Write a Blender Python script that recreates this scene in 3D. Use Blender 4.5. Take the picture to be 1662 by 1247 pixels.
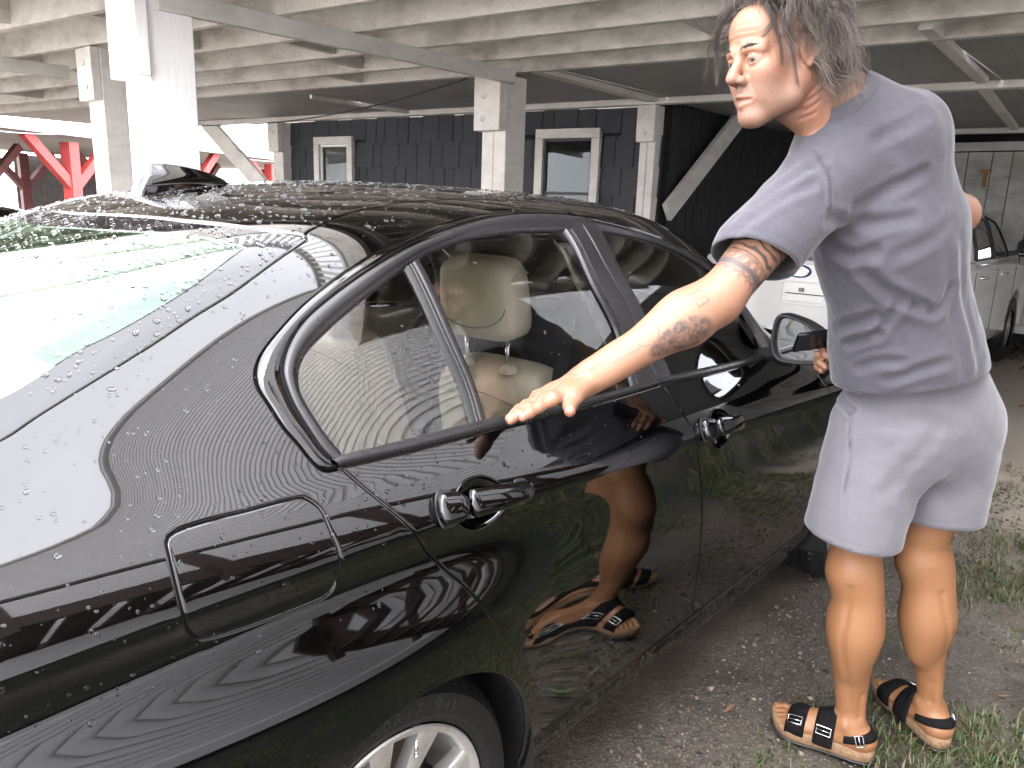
import bpy, bmesh, math, random
import numpy as np
from mathutils import Vector, Matrix
from mathutils.geometry import delaunay_2d_cdt
PI = math.pi
R = math.radians
rng = np.random.default_rng(7)
random.seed(7)
scene = bpy.context.scene
COL = scene.collection
for _o in list(bpy.data.objects):
    bpy.data.objects.remove(_o)

# ------------------------------------------------------------------ camera
CAM_POS = Vector((-0.745, -1.775, 1.45))
CAM_YAW, CAM_PITCH, CAM_ROLL = R(41.0), R(13.0), R(1.95)
cd = bpy.data.cameras.new('camera')
cam = bpy.data.objects.new('camera', cd)
COL.objects.link(cam)
_f = Vector((math.cos(CAM_YAW) * math.cos(CAM_PITCH), math.sin(CAM_YAW) * math.cos(CAM_PITCH), -math.sin(CAM_PITCH)))
_r = Vector((math.sin(CAM_YAW), -math.cos(CAM_YAW), 0))
_u = _r.cross(_f)
_r2 = math.cos(CAM_ROLL) * _r + math.sin(CAM_ROLL) * _u
_u2 = -math.sin(CAM_ROLL) * _r + math.cos(CAM_ROLL) * _u
_m = Matrix.Identity(4)
for _i in range(3):
    _m[_i][0], _m[_i][1], _m[_i][2], _m[_i][3] = _r2[_i], _u2[_i], -_f[_i], CAM_POS[_i]
cam.matrix_world = _m
cd.sensor_width = 36.0
cd.lens = 36.0 * 1249.0 / 1662.0
cd.clip_start = 0.05
cd.clip_end = 800
scene.camera = cam

# ------------------------------------------------------------------ overcast sky and a soft sun
SUN_ELEV, SUN_AZ = R(58), R(215)          # direction the light comes from (azimuth from +X, counter-clockwise)
world = bpy.data.worlds.new('World')
scene.world = world
world.use_nodes = True
_nt = world.node_tree
_nt.nodes.clear()
_out = _nt.nodes.new('ShaderNodeOutputWorld')
_bg = _nt.nodes.new('ShaderNodeBackground')
_sky = _nt.nodes.new('ShaderNodeTexSky')
_sky.sky_type = 'NISHITA'
_sky.sun_disc = False
_sky.sun_elevation = SUN_ELEV
_sky.sun_rotation = PI / 2 - SUN_AZ
_sky.air_density = 1.0
_sky.dust_density = 4.0
_hs = _nt.nodes.new('ShaderNodeHueSaturation')     # a thick cloud deck: nearly colourless
_hs.inputs['Saturation'].default_value = 0.16
_mixc = _nt.nodes.new('ShaderNodeMix')
_mixc.data_type = 'RGBA'
_mixc.inputs[0].default_value = 0.75
_cl = _nt.nodes.new('ShaderNodeTexNoise')          # brighter and darker cloud masses
_cl.inputs['Scale'].default_value = 1.6
_cl.inputs['Detail'].default_value = 4
_cr = _nt.nodes.new('ShaderNodeMapRange')
_cr.inputs[1].default_value, _cr.inputs[2].default_value = 0.3, 0.7
_cr.inputs[3].default_value, _cr.inputs[4].default_value = 15.0, 23.0
_cc = _nt.nodes.new('ShaderNodeCombineColor')
_tc = _nt.nodes.new('ShaderNodeTexCoord')
_mul = _nt.nodes.new('ShaderNodeMath'); _mul.operation = 'MULTIPLY'; _mul.inputs[1].default_value = 0.925
L_ = _nt.links.new
L_(_tc.outputs['Generated'], _cl.inputs['Vector'])
L_(_cl.outputs['Fac'], _cr.inputs[0])
L_(_cr.outputs[0], _mul.inputs[0])
L_(_mul.outputs[0], _cc.inputs[0]); L_(_mul.outputs[0], _cc.inputs[1]); L_(_cr.outputs[0], _cc.inputs[2])
L_(_sky.outputs[0], _hs.inputs['Color'])
L_(_hs.outputs[0], _mixc.inputs[6]); L_(_cc.outputs[0], _mixc.inputs[7])
L_(_mixc.outputs[2], _bg.inputs['Color'])
_bg.inputs['Strength'].default_value = 0.15
L_(_bg.outputs[0], _out.inputs[0])
sd = bpy.data.lights.new('sun', 'SUN')
sd.energy = 0.5
sd.angle = R(50)
sd.color = (1.0, 0.96, 0.9)
sun = bpy.data.objects.new('sun', sd)
COL.objects.link(sun)
_d = Vector((math.cos(SUN_AZ) * math.cos(SUN_ELEV), math.sin(SUN_AZ) * math.cos(SUN_ELEV), math.sin(SUN_ELEV)))
sun.rotation_euler = _d.to_track_quat('Z', 'Y').to_euler()
sun.location = (-4, -6, 12)

vs = scene.view_settings
vs.view_transform = 'Standard'
vs.look = 'None'
vs.exposure = 2.52
vs.gamma = 1
vs.use_curve_mapping = False
scene.cycles.max_bounces = 10
scene.cycles.diffuse_bounces = 4
scene.cycles.glossy_bounces = 5
scene.cycles.transmission_bounces = 6
scene.cycles.transparent_max_bounces = 12
scene.cycles.sample_clamp_indirect = 6
scene.cycles.use_denoising = True
scene.cycles.caustics_refractive = False
scene.cycles.caustics_reflective = False

# ------------------------------------------------------------------ helpers: materials
class NT:
    """small wrapper to write shader graphs in one line per node"""
    def __init__(s, name):
        s.m = bpy.data.materials.new(name)
        s.m.use_nodes = True
        s.t = s.m.node_tree
        s.t.nodes.clear()
        s.out = s.t.nodes.new('ShaderNodeOutputMaterial')
    def n(s, kind, ins=None, **props):
        nd = s.t.nodes.new('ShaderNode' + kind)
        for k, v in props.items():
            setattr(nd, k, v)
        for k, v in (ins or {}).items():
            s.put(nd.inputs[k], v)
        return nd
    def put(s, sock, v):
        if isinstance(v, bpy.types.NodeSocket):
            s.t.links.new(v, sock)
        elif isinstance(v, bpy.types.Node):
            s.t.links.new(v.outputs[0], sock)
        else:
            if isinstance(v, (tuple, list)) and len(v) == 3 and sock.type == 'RGBA':
                v = (*v, 1)
            sock.default_value = v
    def math(s, op, a, b=0.0, c=None):
        nd = s.n('Math', {0: a, 1: b}, operation=op)
        if c is not None:
            s.put(nd.inputs[2], c)
        return nd.outputs[0]
    def rng(s, v, a, b, c=0.0, d=1.0, clamp=True):
        return s.n('MapRange', {0: v, 1: a, 2: b, 3: c, 4: d}, clamp=clamp).outputs[0]
    def mix(s, f, a, b, mode='MIX'):
        nd = s.n('Mix', data_type='RGBA', blend_type=mode)
        s.put(nd.inputs[0], f); s.put(nd.inputs[6], a); s.put(nd.inputs[7], b)
        return nd.outputs[2]
    def noise(s, vec, scale, detail=4, rough=0.55, dist=0.0):
        return s.n('TexNoise', {'Vector': vec, 'Scale': scale, 'Detail': detail, 'Roughness': rough, 'Distortion': dist}).outputs[0]
    def obj(s):
        return s.n('TexCoord').outputs['Object']
    def geo(s):
        return s.n('NewGeometry').outputs['Position']
    def scalev(s, v, k):
        return s.n('Mapping', {'Vector': v, 'Scale': k}).outputs[0]
    def attr(s, name):
        return s.n('Attribute', attribute_name=name)
    def bump(s, h, strength=0.3, dist=0.01):
        return s.n('Bump', {'Height': h, 'Strength': strength, 'Distance': dist}).outputs[0]
    def bsdf(s, color, rough=0.5, metal=0.0, normal=None, **ins):
        b = s.n('BsdfPrincipled')
        s.put(b.inputs['Base Color'], color); s.put(b.inputs['Roughness'], rough); s.put(b.inputs['Metallic'], metal)
        if normal is not None:
            s.put(b.inputs['Normal'], normal)
        for k, v in ins.items():
            s.put(b.inputs[k.replace('_', ' ')], v)
        s.t.links.new(b.outputs[0], s.out.inputs[0])
        return b

def plain(name, color, rough=0.5, metal=0.0, var=0.0, scale=8.0, bump=0.0, bscale=60.0, **ins):
    t = NT(name)
    c = color
    nrm = None
    if var:
        f = t.rng(t.noise(t.obj(), scale, 5), 0.3, 0.7)
        c = t.mix(f, tuple(x * (1 - var) for x in color), tuple(min(1, x * (1 + var)) for x in color))
    if bump:
        nrm = t.bump(t.noise(t.obj(), bscale, 3), bump, 0.004)
    t.bsdf(c, rough, metal, nrm, **ins)
    return t.m

# ------------------------------------------------------------------ helpers: objects
def tag(o, label=None, cat=None, group=None, kind=None):
    if label: o['label'] = label
    if cat: o['category'] = cat
    if group: o['group'] = group
    if kind: o['kind'] = kind
    return o
def empty(name, loc=(0, 0, 0), rz=0.0, parent=None):
    o = bpy.data.objects.new(name, None)
    COL.objects.link(o)
    o.location = loc
    o.rotation_euler = (0, 0, rz)
    o.empty_display_size = 0.1
    if parent: o.parent = parent
    return o
def mesh_np(name, V, F, mat, parent=None, smooth=True, normals=None, flip=False):
    """F: list of tuples or an (n,k) array"""
    V = np.asarray(V, float)
    me = bpy.data.meshes.new(name)
    if isinstance(F, np.ndarray):
        if flip: F = F[:, ::-1]
        n, k = F.shape
        me.vertices.add(len(V)); me.vertices.foreach_set('co', V.ravel())
        me.loops.add(n * k); me.loops.foreach_set('vertex_index', F.ravel().astype(np.int32))
        me.polygons.add(n)
        me.polygons.foreach_set('loop_start', np.arange(0, n * k, k, dtype=np.int32))
        me.update(calc_edges=True); me.validate()
    else:
        if flip: F = [tuple(reversed(f)) for f in F]
        me.from_pydata([tuple(v) for v in V], [], F)
        me.update()
    if smooth:
        me.polygons.foreach_set('use_smooth', [True] * len(me.polygons))
    if normals is not None and len(normals) == len(me.vertices):
        me.normals_split_custom_set_from_vertices([tuple(x) for x in np.asarray(normals, float)])
    mats = mat if isinstance(mat, (list, tuple)) else [mat]
    for m in mats: me.materials.append(m)
    o = bpy.data.objects.new(name, me)
    COL.objects.link(o)
    if parent: o.parent = parent
    return o
class MB:
    """collects simple solids into ONE mesh"""
    def __init__(s): s.V = []; s.F = []; s.M = []; s.mi = 0
    def add(s, V, F):
        b = len(s.V)
        s.V += [tuple(map(float, v)) for v in V]
        s.F += [tuple(b + i for i in f) for f in F]
        s.M += [s.mi] * len(F)
    def box(s, c, size, rot=None, bevel=0.0):
        hx, hy, hz = size[0] / 2, size[1] / 2, size[2] / 2
        P = []
        if bevel <= 0:
            P = [(-hx, -hy, -hz), (hx, -hy, -hz), (hx, hy, -hz), (-hx, hy, -hz), (-hx, -hy, hz), (hx, -hy, hz), (hx, hy, hz), (-hx, hy, hz)]
            F = [(0, 3, 2, 1), (4, 5, 6, 7), (0, 1, 5, 4), (1, 2, 6, 5), (2, 3, 7, 6), (3, 0, 4, 7)]
        else:
            bm = bmesh.new()
            bmesh.ops.create_cube(bm, size=1.0, matrix=Matrix.Diagonal((*size, 1)))
            bmesh.ops.bevel(bm, geom=bm.edges[:], offset=bevel, segments=1, affect='EDGES', profile=0.5)
            bm.verts.index_update()
            P = [tuple(v.co) for v in bm.verts]
            F = [tuple(v.index for v in f.verts) for f in bm.faces]
            bm.free()
        M = Matrix.Identity(3) if rot is None else rot
        c = Vector(c)
        s.add([c + M @ Vector(p) for p in P], F)
    def beam(s, a, b, w, h, up=(0, 0, 1), bevel=0.0, ext=0.0):
        """box from a to b, w across (horizontal), h along up"""
        a, b = Vector(a), Vector(b)
        d = (b - a).normalized()
        a -= d * ext; b += d * ext
        upv = Vector(up)
        side = upv.cross(d)
        if side.length < 1e-4: side = Vector((1, 0, 0)).cross(d)
        side.normalize()
        u = d.cross(side).normalized()
        rot = Matrix((d, side, u)).transposed()
        s.box((a + b) / 2, ((b - a).length, w, h), rot, bevel)
    def tube(s, pts, r, n=10, cap=True):
        pts = [Vector(p) for p in pts]
        rr = r if isinstance(r, (list, tuple, np.ndarray)) else [r] * len(pts)
        V = []; F = []
        ref = None
        for i, p in enumerate(pts):
            t = (pts[min(i + 1, len(pts) - 1)] - pts[max(i - 1, 0)]).normalized()
            if ref is None:
                ref = t.orthogonal().normalized()
            ref = (ref - t * ref.dot(t)).normalized()
            bi = t.cross(ref)
            for k in range(n):
                a = 2 * PI * k / n
                V.append(p + (ref * math.cos(a) + bi * math.sin(a)) * rr[i])
        for i in range(len(pts) - 1):
            for k in range(n):
                k2 = (k + 1) % n
                F.append((i * n + k, i * n + k2, (i + 1) * n + k2, (i + 1) * n + k))
        if cap:
            F.append(tuple(range(n - 1, -1, -1)))
            F.append(tuple(range((len(pts) - 1) * n, len(pts) * n)))
        s.add(V, F)
    def lathe(s, prof, n=48, axis='Y', center=(0, 0, 0), closed=False):
        """prof: (radius, along-axis) pairs"""
        V = []; F = []
        c = Vector(center)
        for r_, h in prof:
            for k in range(n):
                a = 2 * PI * k / n
                x, z = r_ * math.cos(a), r_ * math.sin(a)
                V.append(c + (Vector((x, h, z)) if axis == 'Y' else Vector((x, z, h)) if axis == 'Z' else Vector((h, x, z))))
        m = len(prof)
        for i in range(m if closed else m - 1):
            j = (i + 1) % m
            for k in range(n):
                k2 = (k + 1) % n
                F.append((i * n + k, j * n + k, j * n + k2, i * n + k2))
        s.add(V, F)
    def sphere(s, c, rad, nu=12, nv=8):
        rad = (rad,) * 3 if isinstance(rad, (int, float)) else rad
        V = []; F = []
        for i in range(nv + 1):
            th = PI * i / nv
            for k in range(nu):
                a = 2 * PI * k / nu
                V.append((c[0] + rad[0] * math.sin(th) * math.cos(a), c[1] + rad[1] * math.sin(th) * math.sin(a), c[2] + rad[2] * math.cos(th)))
        for i in range(nv):
            for k in range(nu):
                k2 = (k + 1) % nu
                F.append((i * nu + k, (i + 1) * nu + k, (i + 1) * nu + k2, i * nu + k2))
        s.add(V, F)
    def prism(s, poly, z0, z1, M=None):
        """poly in local xy, extruded in local z; M maps to the world"""
        n = len(poly)
        M = M or Matrix.Identity(4)
        V = [M @ Vector((x, y, z0)) for x, y in poly] + [M @ Vector((x, y, z1)) for x, y in poly]
        F = [tuple(range(n - 1, -1, -1)), tuple(range(n, 2 * n))] + [(i, (i + 1) % n, n + (i + 1) % n, n + i) for i in range(n)]
        s.add(V, F)
    def build(s, name, mat, parent=None, smooth=False, loc=None):
        o = mesh_np(name, s.V, s.F, mat, parent, smooth)
        if isinstance(mat, (list, tuple)):
            o.data.polygons.foreach_set('material_index', s.M)
        bm = bmesh.new(); bm.from_mesh(o.data)
        bmesh.ops.recalc_face_normals(bm, faces=bm.faces[:])
        bm.to_mesh(o.data); bm.free()
        return o
def copy_tree(o, parent=None):
    c = o.copy(); COL.objects.link(c)
    if parent is not None: c.parent = parent
    for ch in list(o.children): copy_tree(ch, c)
    return c
def shade_auto(o, ang=40):
    me = o.data
    me.polygons.foreach_set('use_smooth', [True] * len(me.polygons))
    bm = bmesh.new(); bm.from_mesh(me)
    for e in bm.edges:
        if len(e.link_faces) == 2 and e.calc_face_angle(0) > R(ang): e.smooth = False
    bm.to_mesh(me); bm.free()
    return o
# ------------------------------------------------------------------ the car's skin: one smooth cubic surface, x forward, v up the section
def pcurve(pts):
    """smooth piecewise cubic (monotone-ish Hermite) through (x,val) pairs"""
    p=np.array(pts,float); X,Y=p[:,0],p[:,1]
    h=np.diff(X); d=np.diff(Y)/h
    m=np.zeros(len(X)); m[0]=d[0]; m[-1]=d[-1]
    for i in range(1,len(X)-1):
        m[i]=0 if d[i-1]*d[i]<=0 else 2*d[i-1]*d[i]/(d[i-1]+d[i])
    def f(x):
        x=np.clip(np.asarray(x,float),X[0],X[-1]); i=np.clip(np.searchsorted(X,x)-1,0,len(h)-1)
        t=(x-X[i])/h[i]
        return (2*t**3-3*t**2+1)*Y[i]+(t**3-2*t**2+t)*h[i]*m[i]+(-2*t**3+3*t**2)*Y[i+1]+(t**3-t**2)*h[i]*m[i+1]
    return f
# rows: (half width y, height z) along x (0 = rear axle, forward +)
ROWS=[
 ([(-1.2,.60),(-.95,.74),(-.5,.82),(-.1,.86),(.2,.85),(.45,.81),(.7,.80),(2.4,.80),(3.0,.76),(3.7,.5)],  [(-1.2,.30),(-.5,.22),(0,.18),(3,.17),(3.7,.22)]),
 ([(-1.2,.64),(-.95,.80),(-.5,.90),(-.1,.93),(.2,.918),(.42,.882),(.6,.870),(2.4,.865),(3.0,.83),(3.7,.55)],[(-1.2,.38),(-.5,.36),(0,.36),(.42,.27),(.7,.25),(3,.25),(3.7,.28)]),
 ([(-1.2,.68),(-.95,.84),(-.5,.945),(-.1,.969),(.2,.952),(.42,.900),(.6,.880),(1.2,.872),(2.4,.885),(3.0,.85),(3.7,.6)],[(-1.2,.52),(-.5,.53),(0,.53),(.42,.39),(.7,.345),(3,.35),(3.7,.36)]),
 ([(-1.2,.70),(-.95,.855),(-.5,.952),(-.1,.973),(.2,.957),(.45,.913),(.7,.900),(1.2,.898),(2.4,.905),(3.0,.87),(3.7,.62)],[(-1.2,.68),(-.5,.705),(0,.70),(.45,.58),(.7,.51),(3,.49),(3.7,.46)]),
 ([(-1.2,.705),(-.95,.85),(-.5,.930),(-.1,.946),(.2,.936),(.45,.914),(.7,.911),(1.2,.911),(2.4,.915),(3.0,.88),(3.7,.64)],[(-1.2,.79),(-.5,.805),(0,.795),(.45,.71),(.7,.66),(3,.63),(3.7,.56)]),
 ([(-1.2,.695),(-.95,.838),(-.5,.894),(-.1,.898),(.3,.900),(.6,.902),(1.2,.904),(2.4,.906),(3.0,.88),(3.7,.63)],[(-1.2,.88),(-.5,.893),(0,.884),(.6,.845),(1.2,.80),(3,.75),(3.7,.65)]),
 ([(-1.2,.705),(-.95,.855),(-.5,.914),(-.1,.918),(.6,.916),(1.2,.914),(2.4,.91),(3.0,.88),(3.7,.62)],[(-1.2,.93),(-.5,.937),(0,.926),(.6,.905),(1.2,.884),(3,.82),(3.7,.71)]),
 ([(-1.2,.69),(-.95,.842),(-.5,.903),(-.1,.911),(.6,.910),(1.2,.908),(2.4,.90),(3.0,.87),(3.7,.60)],[(-1.2,.955),(-.5,.962),(0,.952),(.6,.930),(1.2,.908),(3,.842),(3.7,.74)]),
 ([(-1.2,.66),(-.95,.81),(-.5,.875),(-.1,.888),(.6,.89),(1.2,.888),(2.4,.875),(3.0,.84),(3.7,.55)],[(-1.2,1.005),(-.5,1.008),(0,.995),(.6,.97),(1.2,.95),(2.4,.90),(3,.865),(3.7,.77)]),
 ([(-1.2,.61),(-.95,.76),(-.5,.835),(0,.862),(.6,.866),(1.2,.864),(2.0,.855),(2.4,.82),(3.0,.76),(3.7,.5)],[(-1.2,1.055),(-.5,1.05),(0,1.03),(.6,1.012),(1.2,.99),(2.0,.965),(2.4,.945),(3,.90),(3.7,.80)]),
 ([(-1.2,.57),(-.95,.71),(-.5,.775),(0,.825),(.6,.835),(1.2,.83),(2.0,.80),(2.4,.76),(3.0,.70),(3.7,.45)],[(-1.2,1.095),(-.5,1.10),(0,1.10),(.6,1.07),(1.2,1.05),(2.0,1.01),(2.4,.985),(3,.925),(3.7,.82)]),
 ([(-1.2,.53),(-.95,.67),(-.5,.72),(-.2,.735),(.1,.765),(.6,.77),(1.2,.765),(1.7,.75),(2.1,.73),(2.4,.69),(3.0,.6),(3.7,.4)],[(-1.2,1.115),(-.9,1.125),(-.5,1.15),(-.2,1.20),(.1,1.225),(.6,1.22),(1.2,1.20),(1.7,1.15),(2.0,1.06),(2.4,1.00),(3,.945),(3.7,.83)]),
 ([(-1.2,.49),(-.95,.63),(-.5,.675),(-.2,.67),(.1,.685),(.6,.695),(1.2,.69),(1.7,.685),(2.1,.66),(2.4,.6),(3.0,.5),(3.7,.35)],[(-1.2,1.125),(-.9,1.135),(-.5,1.185),(-.2,1.275),(.1,1.345),(.6,1.365),(1.2,1.345),(1.7,1.24),(2.0,1.09),(2.4,1.01),(3,.955),(3.7,.84)]),
 ([(-1.2,.44),(-.95,.58),(-.5,.63),(-.2,.62),(.1,.61),(.6,.615),(1.2,.615),(1.7,.615),(2.1,.58),(2.4,.5),(3.0,.4),(3.7,.3)],[(-1.2,1.13),(-.9,1.145),(-.5,1.215),(-.2,1.32),(.1,1.415),(.6,1.445),(1.2,1.43),(1.7,1.31),(2.0,1.12),(2.4,1.02),(3,.965),(3.7,.845)]),
 ([(-1.2,.37),(-.95,.50),(-.5,.56),(-.2,.55),(.1,.53),(.6,.53),(1.2,.53),(1.7,.53),(2.1,.5),(2.4,.4),(3.0,.3),(3.7,.22)],[(-1.2,1.135),(-.9,1.15),(-.5,1.235),(-.2,1.345),(.1,1.445),(.6,1.485),(1.2,1.475),(1.7,1.36),(2.0,1.14),(2.4,1.03),(3,.975),(3.7,.85)]),
 ([(-1.2,.25),(-.95,.35),(-.5,.39),(-.2,.38),(.1,.37),(1.7,.37),(2.1,.35),(2.4,.28),(3.7,.14)],[(-1.2,1.14),(-.9,1.155),(-.5,1.25),(-.2,1.365),(.1,1.47),(.6,1.512),(1.2,1.502),(1.7,1.39),(2.0,1.16),(2.4,1.04),(3,.98),(3.7,.855)]),
 ([(-1.2,.12),(-.5,.19),(3.0,.18),(3.7,.07)],[(-1.2,1.145),(-.9,1.16),(-.5,1.26),(-.2,1.375),(.1,1.482),(.6,1.523),(1.2,1.512),(1.7,1.40),(2.0,1.17),(2.4,1.045),(3,.985),(3.7,.858)]),
 ([(-1.2,0),(3.7,0)],[(-1.2,1.146),(-.9,1.162),(-.5,1.265),(-.2,1.38),(.1,1.486),(.6,1.527),(1.2,1.516),(1.7,1.405),(2.0,1.175),(2.4,1.047),(3,.986),(3.7,.86)]),
]
def _w(x):
    return float(np.interp(x,[-2,.6,1.2,1.7,2.0,2.4,3.0,3.7],[-2,.6,1.12,1.545,1.77,1.98,2.6,3.15]))
def _crown(z): return z-max(0,(z-1.35))*.14
ROWS=[([(_w(a),b) for a,b in yy],[(_w(a),_crown(b)) for a,b in zz]) for yy,zz in ROWS]
X0,DX,NX=-1.4,.12,40
NR=len(ROWS)
def net(ROWS=ROWS):
    xs=X0+DX*np.arange(NX)
    G=np.zeros((NX,NR+1,2))
    for j,(yy,zz) in enumerate(ROWS):
        G[:,j,0]=pcurve(yy)(xs); G[:,j,1]=pcurve(zz)(xs)
    G[:,NR,0]=-G[:,NR-2,0]; G[:,NR,1]=G[:,NR-2,1]   # mirror row
    return G
def basis(t):
    return np.stack([(1-t)**3,3*t**3-6*t**2+4,-3*t**3+3*t**2+3*t+1,t**3],-1)/6.
def dbasis(t):
    return np.stack([-(1-t)**2,3*t**2-4*t,-3*t**2+2*t+1,t**2],-1)/2.
G=net()
VMIN,VMAX=1.0,float(NR-1)      # v in row units; v=NR-1 is the centreline
def evalS(x,v,der=False,G=G):
    x=np.asarray(x,float);v=np.asarray(v,float)
    u=(x-X0)/DX; i=np.clip(np.floor(u).astype(int),1,NX-3); tu=u-i
    j=np.clip(np.floor(v).astype(int),1,NR-2); tv=v-j
    bu=basis(tu);bv=basis(tv)
    ii=i[...,None]+np.arange(-1,3);jj=j[...,None]+np.arange(-1,3)
    P=G[ii[...,:,None],jj[...,None,:]]
    S=np.einsum('...a,...b,...abk->...k',bu,bv,P)
    pos=np.stack([x,-S[...,0],S[...,1]],-1)
    if not der: return pos
    du=np.einsum('...a,...b,...abk->...k',dbasis(tu)/DX,bv,P)
    dv=np.einsum('...a,...b,...abk->...k',bu,dbasis(tv),P)
    Su=np.stack([np.ones_like(x),-du[...,0],du[...,1]],-1)
    Sv=np.stack([np.zeros_like(x),-dv[...,0],dv[...,1]],-1)
    n=np.cross(Su,Sv); n/=np.linalg.norm(n,axis=-1,keepdims=True)
    return pos,n
VM = 2.0 * (NR - 1)
def skin(x, v, off=0.0):
    """points and outward normals; v beyond the centre line is the far (left) side"""
    x = np.asarray(x, float); v = np.asarray(v, float)
    m = v > NR - 1
    vv = np.clip(np.where(m, VM - v, v), 1.0, NR - 1 - 1e-7)
    p, n = evalS(x, vv, True)
    n = np.where((n * np.stack([0 * x, -np.ones_like(x), 0.3 * np.ones_like(x)], -1)).sum(-1)[..., None] < 0, -n, n)
    p = np.where(m[..., None], p * [1, -1, 1], p)
    n = np.where(m[..., None], n * [1, -1, 1], n)
    return p + n * (off[..., None] if isinstance(off, np.ndarray) else off), n
_vv = np.linspace(1, NR - 1 - 1e-6, 400)
_pp = evalS(np.full(400, 0.25), _vv)
_ss = np.r_[0, np.cumsum(np.linalg.norm(np.diff(_pp, axis=0), axis=1))]
SMAX = 2 * _ss[-1]
def v2s(v):
    v = np.asarray(v, float); m = v > NR - 1
    lo = np.where(m, VM - v, v)
    s = np.where(lo < 1, (lo - 1) * 0.1, np.interp(lo, _vv, _ss))
    return np.where(m, SMAX - s, s)
def s2v(s):
    s = np.asarray(s, float); m = s > SMAX / 2
    lo = np.where(m, SMAX - s, s)
    v = np.where(lo < 0, 1.0, np.interp(lo, _ss, _vv))
    return np.where(m, VM - v, v)
def toS(P):
    P = np.asarray(P, float); return np.c_[P[:, 0], v2s(P[:, 1])]
def toV(P):
    P = np.asarray(P, float); return np.c_[P[:, 0], s2v(P[:, 1])]
def z2v(x, z):
    """v of the side wall at height z"""
    v = np.linspace(1, 12, 240)
    return float(np.interp(z, evalS(np.full(240, x), v)[:, 2], v))
def catmull(P, step=0.008):
    """smooth curve through the points (in x, s), resampled"""
    P = toS(P); n = len(P)
    if n < 3: return resample(P, step)
    out = []
    for i in range(n - 1):
        p0, p1, p2, p3 = P[max(i - 1, 0)], P[i], P[i + 1], P[min(i + 2, n - 1)]
        for t in np.linspace(0, 1, 14, endpoint=False):
            out.append(0.5 * ((2 * p1) + (p2 - p0) * t + (2 * p0 - 5 * p1 + 4 * p2 - p3) * t * t + (3 * p1 - p0 - 3 * p2 + p3) * t ** 3))
    out.append(P[-1])
    return resample(np.array(out), step)
def resample(P, step=None, n=None):
    P = np.asarray(P, float)
    d = np.r_[0, np.cumsum(np.linalg.norm(np.diff(P, axis=0), axis=1))]
    n = n or max(2, int(d[-1] / step) + 1)
    t = np.linspace(0, d[-1], n)
    return np.stack([np.interp(t, d, P[:, k]) for k in range(P.shape[1])], -1)
def join(*curves):
    """closed outline from curves in (x,s); ends that coincide are merged; result is counter-clockwise"""
    P = []
    for c in curves:
        for q in c:
            if not P or np.hypot(*(P[-1] - q)) > 0.002: P.append(np.asarray(q, float))
    if np.hypot(*(P[0] - P[-1])) < 0.003: P.pop()
    P = np.array(P)
    P = resample(np.r_[P, P[:1]], 0.009)[:-1]
    A = 0.5 * np.sum(P[:, 0] * np.roll(P[:, 1], -1) - np.roll(P[:, 0], -1) * P[:, 1])
    return P if A > 0 else P[::-1]
def inset(P, d):
    """move a counter-clockwise outline inwards by d (outwards if negative)"""
    a = P - np.roll(P, 1, 0); b = np.roll(P, -1, 0) - P
    a /= np.linalg.norm(a, axis=1, keepdims=True) + 1e-9; b /= np.linalg.norm(b, axis=1, keepdims=True) + 1e-9
    t = a + b; t /= np.linalg.norm(t, axis=1, keepdims=True) + 1e-9
    nrm = np.c_[-t[:, 1], t[:, 0]]
    k = 1 / np.clip((nrm * np.c_[-b[:, 1], b[:, 0]]).sum(1), 0.5, 1)
    return P + nrm * (d * k)[:, None]
def inside(P, Q):
    """which of the points Q lie in polygon P"""
    x, y = Q[:, 0], Q[:, 1]; r = np.zeros(len(Q), bool)
    x1, y1 = P[:, 0], P[:, 1]; x2, y2 = np.roll(x1, -1), np.roll(y1, -1)
    for a, b, c, d in zip(x1, y1, x2, y2):
        if b == d: continue
        m = (b > y) != (d > y)
        r ^= m & (x < (c - a) * (y - b) / (d - b) + a)
    return r
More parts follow.
